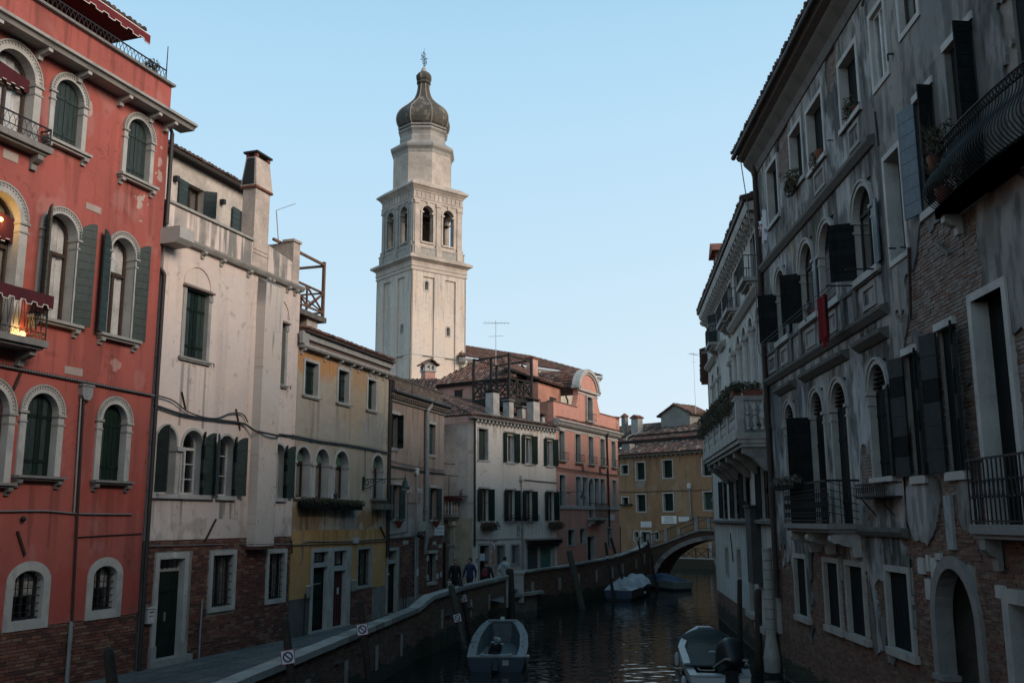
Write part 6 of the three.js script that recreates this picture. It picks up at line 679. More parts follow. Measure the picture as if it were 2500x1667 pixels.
{ const g = thing('viewpoint_bridge', 'stone footbridge with a low parapet that the view is taken from', 'bridge', [0, 0, 1.6]); const o = [[-9, -.8], [-4.6, -.8]]; for (let i = 0; i <= 16; i++) { const t = Math.PI * (1 - i / 16); o.push([4.6 * Math.cos(t), 2.6 * Math.sin(t)]); } o.push([4.6, -.8], [9, -.8], [9, 2.4], [4, 3.1], [-4, 3.1], [-9, 1.6]); mesh('arch_wall', ext(o, null, -1.6, 1.6), m_mortarD, g); mesh('parapet', [bx(-4, 4, 3.1, 4.0, 1.3, 1.6)], m_stoneD, g); mesh('parapet', [bx(-4, 4, 3.1, 3.95, -1.6, -1.35)], m_stoneD, g); }

// ============================================================ RIGHT BANK
// a skin of plaster with ragged edges: marching squares over a field (> 0 is plaster)
function skin(g, name, u0, u1, v0, v1, cell, field, z, t, m) {
  const nx = Math.round((u1 - u0) / cell), ny = Math.round((v1 - v0) / cell), dx = (u1 - u0) / nx, dy = (v1 - v0) / ny, F = new Float32Array((nx + 1) * (ny + 1)), pos = [], nor = [];
  for (let j = 0; j <= ny; j++) for (let i = 0; i <= nx; i++) F[j * (nx + 1) + i] = field(u0 + i * dx, v0 + j * dy);
  const tri = (a, b, c, n) => { pos.push(...a, ...b, ...c); nor.push(...n, ...n, ...n); };
  for (let j = 0; j < ny; j++) for (let i = 0; i < nx; i++) {
    const c = [[i, j], [i + 1, j], [i + 1, j + 1], [i, j + 1]].map(([a, b]) => [u0 + a * dx, v0 + b * dy, F[b * (nx + 1) + a]]), P = [];
    for (let k = 0; k < 4; k++) { const a = c[k], b = c[(k + 1) % 4]; if (a[2] > 0) P.push([a[0], a[1], 0]); if ((a[2] > 0) !== (b[2] > 0)) { const s = a[2] / (a[2] - b[2]); P.push([a[0] + (b[0] - a[0]) * s, a[1] + (b[1] - a[1]) * s, 1]); } }
    if (P.length < 3) continue; const zt = z + t;
    for (let k = 2; k < P.length; k++) tri([P[0][0], P[0][1], zt], [P[k - 1][0], P[k - 1][1], zt], [P[k][0], P[k][1], zt], [0, 0, 1]);
    for (let k = 0; k < P.length; k++) { const a = P[k], b = P[(k + 1) % P.length]; if (a[2] && b[2]) { const L = Math.hypot(b[0] - a[0], b[1] - a[1]) || 1, n = [(b[1] - a[1]) / L, -(b[0] - a[0]) / L, 0]; tri([a[0], a[1], z], [b[0], b[1], z], [b[0], b[1], zt], n); tri([a[0], a[1], z], [b[0], b[1], zt], [a[0], a[1], zt], n); } }
  }
  const ge = new THREE.BufferGeometry(); ge.setAttribute('position', new THREE.Float32BufferAttribute(pos, 3)); ge.setAttribute('normal', new THREE.Float32BufferAttribute(nor, 3)); return mesh(name, facUV(ge, m.userData.fac), m, g, true);
}
const outside = (ops, e) => (u, v) => { let d = 9; for (const o of ops) { const dx = Math.max(o.x0 - e - u, u - o.x1 - e), dy = Math.max(o.y0 - e - v, v - o.y1 - e); d = Math.min(d, Math.max(dx, dy)); } return d; };
const GA = [8.29, -30.9], GD = [-.03839, .99926], onG = (u, y, z) => [GA[0] + GD[0] * u - GD[1] * z, y, GA[1] + GD[1] * u + GD[0] * z], GR = Math.atan2(-GD[1], GD[0]);
{
  const g = houseAt('grey_palace', 'tall soot-stained grey palace with rows of arched windows and a deep eave', GA, GD);
  const U1 = 11.4, T = [op(1.45, 2.75, 13.95, 15.75), op(4.45, 5.65, 14.1, 15.72), op(6.3, 7.7, 13.95, 15.6), op(9.25, 10.5, 13.95, 15.5)], S = [op(1.85, 3.0, 10.15, 12.24, true), op(4.75, 6.05, 10.15, 12.22, true), op(6.7, 8.0, 10.12, 12.18, true), op(9.55, 10.8, 10.15, 12.15, true)], Fq = [op(2.05, 3.2, 5.87, 8.12, true), op(4.95, 6.15, 4.68, 8.1, true), op(6.9, 8.1, 4.68, 8.08, true), op(9.8, 10.9, 5.66, 8.08, true)], G = [op(2.2, 3.4, 2.1, 3.69), op(5.3, 6.48, 2.13, 3.7), op(7.2, 8.4, 2.14, 3.7), op(10.0, 11.24, 2.17, 3.71)];
  const all = [...T, ...S, ...Fq, ...G]; mesh('wall', ext(rect(0, U1, -1, 16.95), all.map(o => path(o, .05)), -.45, -.055), m_mortarD, g); shell(g, 0, U1, -1, 16.9, 9, m_mortarD, { zf: -.45 });
  const m_g = facade(0, -1, U1, 18, [.25, .238, .218], { seed: 101, mottle: .36, streak: .4, px: 90, streaks: [[0, 11.4, 16.6, 2.2, .6], [0, 11.4, 12.7, 1.6, .55], [1.4, 11, 9.9, .9, .5], [0, 11.4, 8.9, 1.2, .5], [0, 11.4, 4.4, 1.4, .5]], patches: [[5.2, 14.9, .6, 1.0, [.36, .36, .35], .5, 1.6, .2], [8.2, 14.2, 1.0, 1.6, [.10, .105, .105], .7, 1.4, .3], [3.4, 11.5, .8, 1.0, [.40, .40, .40], .5, 1.6, .2], [6.4, 12.6, .4, .6, [.20, .16, .07], .6, 1.6, .2], [4.0, 12.6, .5, .7, [.21, .17, .08], .6, 1.6, .2], [8.9, 11, .6, 1.2, [.11, .115, .115], .6, 1.4, .3], [8.8, 7.0, 1.2, 1.6, [.36, .37, .38], .6, 1.2, .3], [4, 7.4, 1.0, 1.4, [.34, .35, .36], .6, 1.2, .3], [1, 7, .9, 2.2, [.33, .34, .35], .5, 1.2, .3], [9.6, 4.0, 1.2, .6, [.12, .115, .10], .8, 1.2, .2], [5, 4.2, 1.5, .4, [.2, .19, .17], .7, 1.2, .2]],
    extra: (u, v, c) => { const k = sstep(.42, .6, fbm(u * 1.1 + 3, v * .8, 5, 131)), k2 = sstep(.46, .62, fbm(u * 4.5, v * 1.6, 5, 171)) * .55, w = sstep(.55, .68, fbm(u * 2.6, v * .9 + 9, 5, 151)); for (let i = 0; i < 3; i++) { c[i] *= (1 - .55 * k) * (1 - k2); c[i] += (.40 - c[i]) * w * .5; } } });
  const out = outside(all, .05), fld = (u, v) => { const n = fbm(u * .9 + 7, v * .9, 5, 201) - .5, n2 = fbm(u * 3, v * 3, 3, 211) - .5; let f = .5 + 1.1 * n; f = Math.min(f, (v - 4.0) * .5 + 2.6 * n + (u < 4 ? .5 : u > 8.8 ? .5 : -.1) + .5 * n2); const p1 = Math.hypot((u - 3.6) / .9, (v - 15.5) / 1.0) - 1; f = Math.min(f, p1 * .6 + 1.2 * n); f = Math.min(f, (16.35 - v) * .6 + 1.2 * n + .25 * Math.abs(u - 7)); const p2 = Math.hypot((u - 9.15) / .42, (v - 5.5) / .95) - 1; f = Math.min(f, p2 * .5 + .6 * n); const p3 = Math.hypot((u - 8.6) / .4, (v - 15.9) / .7) - 1; f = Math.min(f, p3 * .5 + .6 * n); return Math.min(f, out(u, v)); };
  skin(g, 'plaster_skin', 0, U1, .2, 16.9, .07, fld, -.055, .055, m_g);
  const sk = all.map(o => [o.x0 - .05, o.x1 + .05, o.y0 - .05, o.y1 + .05]); bricks(g, .05, U1, .05, 4.9, { z: -.055, proud: .014, mats: BRD, algae: .55, skip: sk, pred: (u, v) => fld(u, v) < .02, near: U1, bw: .25, bh: .065 }); bricks(g, .05, U1, 4.9, 16.9, { z: -.055, proud: .012, mats: BRG, skip: sk, pred: (u, v) => fld(u, v) < .02, near: 4, max: 250, bw: .25, bh: .065 });
  // windows
  for (const o of T) { surround(g, o, { fw: .13, proud: .03, back: -.28, bottom: true, m: m_stoneW }); mesh('shutter', bx(o.x0, o.x1, o.y0, o.y1, -.24, -.2), m_blackS, g); mesh('window_sill', bx(o.x0 - .16, o.x1 + .16, o.y0 - .13, o.y0 - .01, -.1, .08), m_stoneW, g); }  // black panels filling these windows stand in for the dark open interior
  const arc = (o, imp = true) => { surround(g, o, { fw: .13, proud: .04, back: -.2, m: m_stone }); const xc = (o.x0 + o.x1) / 2, yc = o.y1 - o.rise, R = o.rise + .15, ring = []; for (let i = 0; i <= 16; i++) { const t = Math.PI * i / 16; ring.push([xc + R * Math.cos(t), yc + R * Math.sin(t)]); } for (let i = 16; i >= 0; i--) { const t = Math.PI * i / 16; ring.push([xc + (R - .05) * Math.cos(t), yc + (R - .05) * Math.sin(t)]); } mesh('archivolt', ext(ring, null, -.01, .075), m_stone, g); for (const x of [o.x0 - .06, o.x1 + .06]) mesh('impost', [bx(x - .1, x + .1, yc - .07, yc, -.4, .09), bx(x - .085, x + .085, yc - .3, yc - .25, -.4, .06)], m_stone, g); };
  S.forEach((o, i) => { arc(o); glazing(g, o, { z: -.13, m: m_dwood, transom: 1.45, curtain: i === 2 ? m_curtD : null }); mesh('window_sill', bx(o.x0 - .25, o.x1 + .25, o.y0 - .16, o.y0, -.2, .1), m_stoneW, g); const so = { ...o, y1: o.y1 - o.rise, rise: 0 }; if (i !== 2) { openShutter(g, so, -1, i === 3 ? 112 : 118, { m: m_blackS, mb: r_dark, w: .58 }); openShutter(g, so, 1, 172, { m: m_blueS, mb: m_blueS, w: .5 }); } else closedShutters(g, so, { z: -.12, m: m_greyW, mb: mat(.12, .14, .15, { tex: T_wood }) }); });
  
  Fq.forEach((o, i) => { arc(o); closedShutters(g, { ...o, y1: o.y1 - o.rise, rise: 0 }, { z: -.12, m: m_blackS, mb: r_dark }); const lv = []; for (let y = o.y1 - o.rise + .08; y < o.y1 - .06; y += .1) { const hw = Math.sqrt(Math.max(.01, o.rise ** 2 - (y - o.y1 + o.rise) ** 2)), xc = (o.x0 + o.x1) / 2; mesh('louvre_slat', bx(xc - hw, xc + hw, y - .012, y + .012, -.16, -.06), m_blackS, g); } mesh('arch_back', ext(path({ ...o, y0: o.y1 - o.rise }, -.02, 0), null, -.2, -.17), m_dark, g); });
  openShutter(g, { ...Fq[1], y1: 7.5, rise: 0 }, -1, 100, { m: m_blackS, mb: r_dark, w: .62, z: .05 }); openShutter(g, { ...Fq[3], y1: 7.5, rise: 0 }, 1, 166, { m: m_blackS, mb: r_dark, w: .6, z: .05 });
  G.forEach(o => { surround(g, o, { fw: .13, proud: .03, back: -.44, bottom: true, m: m_stone }); mesh('window_sill', bx(o.x0 - .2, o.x1 + .22, o.y0 - .16, o.y0 - .01, -.3, .07), m_stone, g); mesh('shutter', bx(o.x0, o.x1, o.y0, o.y1, -.12, -.08), m_blackS, g); });  // each panel is flat black in place of an open, unlit room
  // ledges, sunk panels
  mould(g, 'string_course', [[-.03, 12.72], [.06, 12.74], [.16, 12.86], [.17, 12.94], [-.03, 13.02]], 0, U1 - .15, m_ledge); mould(g, 'string_course', [[-.03, 8.98], [.06, 9.0], [.17, 9.12], [.18, 9.18], [-.03, 9.26]], 0, U1 - .1, m_ledge); mould(g, 'string_course', [[-.03, 4.4], [.08, 4.42], [.14, 4.52], [.14, 4.58], [-.03, 4.62]], 8.6, U1, m_ledge); mould(g, 'sill_band', [[-.02, 9.94], [.05, 9.95], [.06, 10.02], [-.02, 10.03]], .2, U1 - .3, m_ledge);
  for (const [a, b] of [[.3, 1.3], [2.0, 2.9], [4.9, 5.9], [7.0, 7.8], [9.8, 10.7]]) mesh('sunk_panel_frame', ext(rect(a, b, 9.34, 9.88), [rect(a + .1, b - .1, 9.44, 9.78)], -.005, .035), m_g, g); for (const x of [1.55, 3.3, 4.4, 6.35, 8.35, 9.3]) mesh('panel_pilaster', bx(x - .12, x + .12, 9.28, 9.94, -.005, .05), m_ledge, g);
  for (const [a, b] of [[1.5, 3.55], [4.5, 8.55], [9.3, 11.25]]) mould(g, 'window_hood', [[-.02, 8.48], [.05, 8.5], [.2, 8.62], [.22, 8.7], [-.02, 8.76]], a, b, m_ledge);
  for (const [a, b] of [[6.6, 7.6], [9.6, 10.4]]) mesh('sunk_panel_frame', ext(rect(a, b, 13.15, 13.75), [rect(a + .1, b - .1, 13.25, 13.65)], -.005, .03), m_g, g);
  // eave
  mould(g, 'eave_cove', [[-.03, 16.2], [.04, 16.22], [.1, 16.45], [.3, 16.66], [.34, 16.72], [.34, 16.8], [.52, 16.86], [.58, 16.96], [-.03, 17.0]], -.45, U1, mat(.13, .115, .10, { tex: T_stone, s: 1.2, bump: .01 }));  mesh('gutter', [rod([-.5, 17.0, .66], [U1, 17.0, .66], .085, .085, 8)], m_pipeD, g); tileRoof(g, { x0: -.5, x1: U1, ze: .7, ye: 17.1, zr: -4, yr: 18.9, mats: TLD, max: 120 });
  // balcony on consoles with scrollwork panels
  { const x0 = 4.45, x1 = 8.6, p = .8, y = 4.68; const b = mesh('balcony', [bx(x0, x1, y - .12, y, .002, p), bx(x0 + .05, x1 - .05, y - .2, y - .12, .002, p - .08)], m_stoneD, g); brackets(g, 'balcony_console', [4.75, 6.3, 8.35], y - .2, .62, .55, m_stone, .24); for (const x of [4.75, 6.3, 8.35]) mesh('console_roll', rod([x - .13, y - .34, .58], [x + .13, y - .34, .58], .11, .11, 10), m_stone, b); const r = mesh('balcony_railing', [bar([x0, y + .98, p - .05], [x1, y + .98, p - .05], .05), bar([x0, y + .98, 0], [x0, y + .98, p - .05], .05), bar([x1, y + .98, 0], [x1, y + .98, p - .05], .05), bar([x0, y + .08, p - .05], [x1, y + .08, p - .05], .03), bar([x0, y + .8, p - .05], [x1, y + .8, p - .05], .02)], m_iron, b); const sc = []; for (let x = x0 + .06; x < x1; x += .17) { mesh('bar', [rod([x, y, p - .05], [x, y + .98, p - .05], .011, .011, 4), new THREE.TorusGeometry(.055, .01, 4, 10).translate(x + .085, y + .22, p - .05), new THREE.TorusGeometry(.055, .01, 4, 10).translate(x + .085, y + .66, p - .05), rod([x, y + .32, p - .05], [x + .17, y + .56, p - .05], .009, .009, 4), rod([x + .17, y + .32, p - .05], [x, y + .56, p - .05], .009, .009, 4)], m_iron, r); } for (const z of [.2, .45]) mesh('bar', rod([x1, y, z], [x1, y + .98, z], .011), m_iron, r); for (let k = 0; k < 5; k++) mesh('bar', rod([x1, y + .1 + k * .17, .05], [x1, y + .27 + k * .17, p - .08], .009), m_iron, r); }
  { const b = mesh('window_flower_rack', [bar([9.4, 5.52, .34], [11.3, 5.52, .34], .03), bar([9.4, 5.25, .34], [11.3, 5.25, .34], .03), bar([9.4, 5.52, 0], [9.4, 5.52, .34], .025), bar([11.3, 5.52, 0], [11.3, 5.52, .34], .025), bx(9.4, 11.3, 5.22, 5.25, 0, .34)], m_iron, g); for (let x = 9.45; x < 11.3; x += .13) mesh('bar', [rod([x, 5.25, .34], [x, 5.52, .34], .009, .009, 4), new THREE.TorusGeometry(.05, .008, 4, 8).translate(x + .065, 5.4, .34)], m_iron, b); for (const x of [9.7, 10.8]) mesh('strut', rod([x, 5.22, .32], [x, 4.85, .02], .014), m_iron, b); }
  mesh('window_sill', bx(9.6, 11.05, 5.55, 5.66, -.2, .1), m_stoneW, g);
  // pipes at the corner, clothes-line irons
  mesh('drainpipe', [rod([.12, 16.8, .1], [.18, 2.4, .1], .085, .085, 8), rod([.12, 16.8, .1], [.12, 16.95, .5], .08, .08, 8)], mat(.05, .032, .026, { tex: T_mottle }), g); { const fl = mesh('flue', [rod([-.42, 3.9, .22], [-.4, 1.2, .22], .15, .16, 12), rod([-.4, 1.2, .22], [-.4, .55, .22], .16, .27, 12), rod([-.4, .55, .22], [-.4, .12, .22], .27, .26, 12)], m_stone, g); for (let y = 1.4; y < 3.9; y += .3) mesh('flue_ring', rod([-.41, y, .22], [-.41, y + .03, .22], .17, .17, 12), m_stoneD, fl); }
  mesh('clothes_line_iron', [bar([9.4, 10.06, .0], [9.4, 10.06, .7], .03), bar([10.9, 10.06, 0], [10.9, 10.06, .7], .03), rod([1.5, 10.1, .4], [9.4, 10.08, .5], .01), rod([1.5, 10.1, .55], [9.4, 10.08, .62], .01)], m_iron, g); mesh('wall_cable', tube([[-.1, 16.8, .5], [.1, 13.4, .25], [.25, 10.2, .3], [.6, 9.9, .3]], .018, 20), m_cableG, g); mesh('wall_cable', tube([[.3, 9.2, .05], [-.1, 8.6, .12], [-.05, 7.9, .12], [.5, 7.6, .05]], .02, 16), m_cable, g);
  for (const [x, y] of [[8.4, 14.0], [10.6, 14.0], [5.75, 14.1]]) mesh('sill_hook', [bar([x, y, 0], [x, y, .14], .025)], m_iron, g);
}
for (const [u, y, z, w, n, lab] of [[5.05, 14.05, .1, .5, 260, 'tangled dry creeper hanging over a top-floor sill of the soot-stained palace'], [9.9, 14.1, -.1, .3, 120, 'small green bush growing in a corner top-floor window of the soot-stained palace'], [5.5, 10.25, -.1, .25, 60, 'purple flowering plant in an arched window of the soot-stained palace']]) { const g = thing('window_plant', lab, 'plant', onG(u, y, z), GR); mesh('pot', lathe([[0, -.05], [.09, -.05], [.12, .1], [.1, .1], [0, .08]]), m_terra, g); leaves('foliage', g, [[0, .15, .05, w, .28, .22], [-.1, -.05, .12, w * .7, .25, .12]], n, .05, w < .26 ? [[.12, .05, .14], [.04, .05, .02], [.03, .05, .02]] : DRY); }
{ const g = thing('flower_pot', 'terracotta pot with a trailing plant on a top-floor sill of the soot-stained palace', 'flower pot', onG(7.3, 13.95, .0), GR); mesh('pot', lathe([[0, 0], [.1, 0], [.15, .22], [.13, .22], [0, .2]]), m_terra, g); leaves('foliage', g, [[-.2, .0, .12, .22, .25, .12]], 150, .04, DRY); }
{ const g = thing('flower_box', 'long trough of pale flowers on the iron balcony of the soot-stained palace', 'flower box', onG(5.3, 5.55, .88), GR); mesh('trough', bx(-.95, 1.3, 0, .16, -.1, .1), m_blackS, g); leaves('foliage', g, span(-.95, 1.2, 9).map(x => [x, .2, .02, .2, .13, .16]), 140, .04, [...DRY, [.16, .09, .10], [.2, .16, .17], [.06, .08, .07]]); }
{ const g = thing('red_cloth', 'dark red cloth hung to dry below the arched windows of the soot-stained palace', 'laundry', onG(8.42, 9.0, .52), GR); const gs = []; for (let i = 0; i < 12; i++) { const x = -.3 + i * .055, z = .05 * Math.sin(i * 1.7), z2 = .05 * Math.sin((i + 1) * 1.7), b = -.05 + .12 * Math.sin(i * .9); gs.push(bar([x, .5 + b / 2, z], [x + .055, .5 + b / 2, z2], .012, 1.05 - b)); } mesh('cloth', gs, mat(.15, .008, .01, { roughness: 1 }), g); mesh('strap', bar([.32, .95, .03], [.36, .45, .03], .04), m_blackS, g); }
{ const g = thing('white_laundry', 'white cloth with a red pattern hanging below a top-floor window of the soot-stained palace', 'laundry', onG(2.5, 12.9, .45), GR); const gs = [], gp = []; for (let i = 0; i < 8; i++) { const x = -.02 + i * .05; gs.push(bar([x, .55 + i * .04, .06 * Math.sin(i * 2)], [x + .05, .55 + i * .04, .06 * Math.sin(i * 2 + 2)], .01, 1.1 - Math.abs(i - 3) * .13)); } for (let i = 0; i < 7; i++) { const x = -.36 + i * .05; gs.push(bar([x, .62 + i * .03, .05 * Math.sin(i * 2)], [x + .05, .65 + i * .03, .05 * Math.sin(i * 2 + 2)], .01, .3 + i * .03)); } mesh('cloth', gs, mat(.55, .55, .58, { roughness: 1 }), g); for (let i = 0; i < 16; i++) gp.push(new THREE.BoxGeometry(.05, .04, .02).rotateZ(rr(0, 3)).translate(rr(-.32, .1), rr(.45, .85), .075)); mesh('pattern', gp, mat(.2, .03, .04), g); }

// near house, plaster fallen from the brick
{
  const g = houseAt('peeling_house', 'tall grey house with plaster fallen from its brick and belly-railed balconies', GA, GD); const U0 = 11.41, U1 = 33; const N = [op(11.55, 12.35, 13.9, 15.5), op(13.2, 14.05, 14.26, 16.2), op(11.75, 12.6, 10.0, 12.15), op(13.55, 14.35, 10.45, 12.65), op(15.05, 16.1, 10.05, 12.95), op(17.4, 18.5, 10.05, 12.95), op(11.95, 12.55, 5.6, 7.98), op(13.66, 14.3, 5.6, 8.15), op(15.2, 16.3, 4.7, 8.35), op(18.4, 19.4, 5.6, 8.2), op(22, 23, 5.6, 8.2), op(22, 23, 10.4, 12.8), op(26, 27, 5.6, 8.2), op(26, 27, 10.4, 12.8), op(17, 18, 14.2, 16.2), op(22, 23, 14.2, 16.2), op(26, 27, 14.2, 16.2)], arch = op(12.55, 14.25, -.5, 3.92, .95), rd = op(15.55, 17.1, -.5, 3.5); const all = [...N, arch, rd];
  mesh('wall', ext(rect(U0, U1, -1, 17.2), all.map(o => path(o, .04)), -.32, -.06), mat(.25, .22, .19, { tex: T_mottle, bump: .008 }), g); shell(g, U0, U1, -1, 17.1, 10, m_mortarD, { zf: -.32 });
  const m_n = facade(U0, -1, 12, 20, [.22, .208, .19], { seed: 111, mottle: .3, streak: .35, px: 80, streaks: [[11.4, 23, 18, 3, .45], [11.4, 23, 13, 2, .4]], patches: [[12.6, 11.5, 1.4, 1.6, [.21, .205, .195], .7, 1, .4], [15, 14.6, 1.6, 1.6, [.14, .142, .14], .6, 1.2, .4], [13, 9.4, 1, 1.0, [.13, .135, .14], .6, 1.2, .3], [12.2, 5.0, .8, .7, [.34, .34, .34], .7, 1.4, .3], [12.6, 16, 1, 1, [.24, .235, .22], .6, 1.2, .4]], extra: (u, v, c) => { const k = sstep(.44, .64, fbm(u * 1.3, v * .7, 5, 331)), k2 = sstep(.48, .64, fbm(u * 5, v * 1.4, 4, 371)) * .4; for (let i = 0; i < 3; i++) c[i] *= (1 - .45 * k) * (1 - k2); } });
  const out = outside(all, .05), fld = (u, v) => { const n = fbm(u * .8 + 3, v * .55, 5, 301) - .5, n2 = fbm(u * 3.3, v * 3.3, 3, 311) - .5; let lim = 8.1 + 1.8 * sstep(13.2, 15.4, u); let f = (v - lim) * .3 + 2.6 * n + .5 * n2; f = Math.max(f, (.16 - Math.abs(u - 15.75 + .5 * n2)) * 2 + 1.6 * n + Math.min(0, v - 8.4)); f = Math.max(f, .5 - Math.hypot((u - 17) / .8, (v - 9) / .9) * .5 + 1.2 * n); const a = Math.hypot((u - 12.2) / .9, (v - 4.95) / .75) - 1; f = Math.max(f, -a * .5 + 1.0 * n + .2 * n2); const b = Math.hypot((u - 14.3) / .5, (v - 5.05) / .45) - 1; f = Math.max(f, -b * .5 + .8 * n); const c = Math.hypot((u - 13.4) / .35, (v - 9.2) / 1.1) - 1; f = Math.min(f, c * .6 + .8 * n); const d = Math.hypot((u - 11.7) / .25, (v - 7.6) / 1.3) - 1; f = Math.max(f, -d * .5 + .6 * n); return Math.min(f, out(u, v), 1); };
  skin(g, 'plaster_skin', U0, 22, 3.4, 17.15, .07, fld, -.06, .056, m_n); mesh('upper_plaster', ext(rect(22.6 - .6, U1, 5, 17.15), N.filter(o => o.x0 > 21.9).map(o => path({ ...o, x0: o.x0 + .06 }, .04)), -.06, -.006), mat(.17, .17, .165, { tex: T_mottle, s: 3 }), g);
  const sk = all.map(o => [o.x0 - .05, o.x1 + .05, o.y0 - .05, o.y1 + .05]); const pr = (u, v) => fld(u, v) < .02; bricks(g, U0 + .02, 19, .05, 5.2, { z: -.06, proud: .016, rough: .012, mats: BRD, algae: .6, skip: sk, pred: pr, near: 15, max: 300, bw: .245, bh: .058, mo: .013 }); bricks(g, U0 + .02, 19, 5.2, 11.5, { z: -.06, proud: .014, rough: .01, mats: [...BRG, BRG[0], BRG[2], BRD[2]], skip: sk, pred: pr, near: 14.8, max: 300, bw: .245, bh: .058, mo: .012 });
  // stone frames
  for (const o of [N[0], N[1], N[2]]) { surround(g, o, { fw: .12, proud: .03, back: -.3, bottom: true, m: m_stoneW }); } glazing(g, N[0], { z: -.06, m: m_whiteW }); glazing(g, N[1], { z: -.1, m: m_brownW }); mesh('shutter', bx(N[2].x0 + .3, N[2].x1, N[2].y0, N[2].y1, -.27, -.24), m_blackS, g); mesh('window_leaf', bx(N[2].x0 + .02, N[2].x0 + .28, N[2].y0, N[2].y1, -.3, -.26), m_blueS, g); for (const [x, y] of [[12.0, 10.2], [12.6, 10.05]]) mesh('sill_hook', bar([x, y, 0], [x, y, .14], .03), m_iron, g);
  for (const o of N.slice(3)) { const big = o === N[8]; mesh('lintel', bx(o.x0 - .1, o.x1 + .1, o.y1, o.y1 + .14, -.3, .03), m_stoneW, g); if (!big) mesh('window_sill', bx(o.x0 - .1, o.x1 + .12, o.y0 - .15, o.y0, -.3, .05), m_stoneW, g); if (!big) mesh('shutter', bx(o.x0, o.x1, o.y0, o.y1, -.14, -.1), m_blackS, g); }  // behind open leaves the black panel stands in for the dark window
  for (const i of [6, 7]) { const o = { ...N[i] }; openShutter(g, o, -1, 164, { m: m_blackS, mb: mat(.022, .024, .026, { tex: T_wood }), w: .45, bh: .42, z: .03 }); openShutter(g, o, 1, i === 6 ? 160 : 158, { m: m_blackS, mb: mat(.022, .024, .026, { tex: T_wood }), w: .5, bh: .42, z: .03 }); } openShutter(g, N[3], -1, 165, { m: m_blueS, mb: m_blueS, w: .52, bh: .28 }); openShutter(g, N[3], 1, 98, { m: m_blackS, mb: r_dark, w: .26 }); openShutter(g, N[4], 1, 98, { m: m_blackS, mb: r_dark, w: .3 });
  { const o = N[8]; surround(g, { ...o }, { fw: .14, proud: .035, back: -.3, m: m_stoneW }); mesh('door_leaf', bx(o.x0, o.x1, o.y0, o.y1, -.3, -.26), m_blackS, g); }
  // water gate
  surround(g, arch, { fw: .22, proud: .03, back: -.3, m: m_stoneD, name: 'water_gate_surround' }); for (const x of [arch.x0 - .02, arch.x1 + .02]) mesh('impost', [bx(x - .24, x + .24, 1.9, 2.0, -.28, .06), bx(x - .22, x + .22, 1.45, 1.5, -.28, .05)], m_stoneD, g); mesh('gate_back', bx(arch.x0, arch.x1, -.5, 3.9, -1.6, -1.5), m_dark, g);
  surround(g, rd, { fw: .22, proud: .04, back: -.3, m: m_stone, name: 'door_surround' }); mesh('door', bx(rd.x0, rd.x1, -.5, 3.5, -.3, -.26), m_blackS, g); for (const [x, y, w, h] of [[11.85, 3.75, .3, .3], [12.15, 3.3, .28, .38], [12.3, 3.82, .12, .3], [12.5, 3.68, .28, .4], [15.1, 3.55, .3, .2], [12.75, 4.05, .25, .12]]) mesh('quoin', bx(x, x + w, y, y + h, -.04, .02), m_stoneW, g); mesh('stone_strip', bx(13.35, 13.65, 4.25, 5.2, -.04, .02), mat(.34, .34, .34, { tex: T_stone, s: .6, bump: .01 }), g);
  mesh('tie_bar', bar([12.75, 10.0, .03], [12.55, 8.6, .03], .05), m_rust, g); mesh('tie_bar', bar([14.1, 9.7, .05], [14.6, 9.35, .05], .06), m_greyW, g); mesh('conduit', rod([11.45, 13.4, .02], [11.5, 12.6, .02], .02), m_iron, g); mesh('vent_ring', new THREE.TorusGeometry(.1, .03, 6, 16).translate(12.95, 12.35, .0), m_stoneW, g); for (const [x, y] of [[12.75, 14.9], [13.1, 13.6], [13.55, 14.1], [13.2, 15.3]]) mesh('plaster_chip', ext([[x - .06, y - .13], [x + .03, y - .1], [x + .07, y + .1], [x - .02, y + .14]], null, -.006, .004), BRG[2], g); mesh('wall_hook', [bar([12.7, 14.1, 0], [12.7, 14.1, .12], .03), bar([12.7, 14.1, .12], [12.7, 13.95, .12], .03)], m_iron, g);
  mesh('downpipe_bracket', bar([11.4, 15.9, .1], [11.8, 16.2, .1], .06), m_greyW, g);
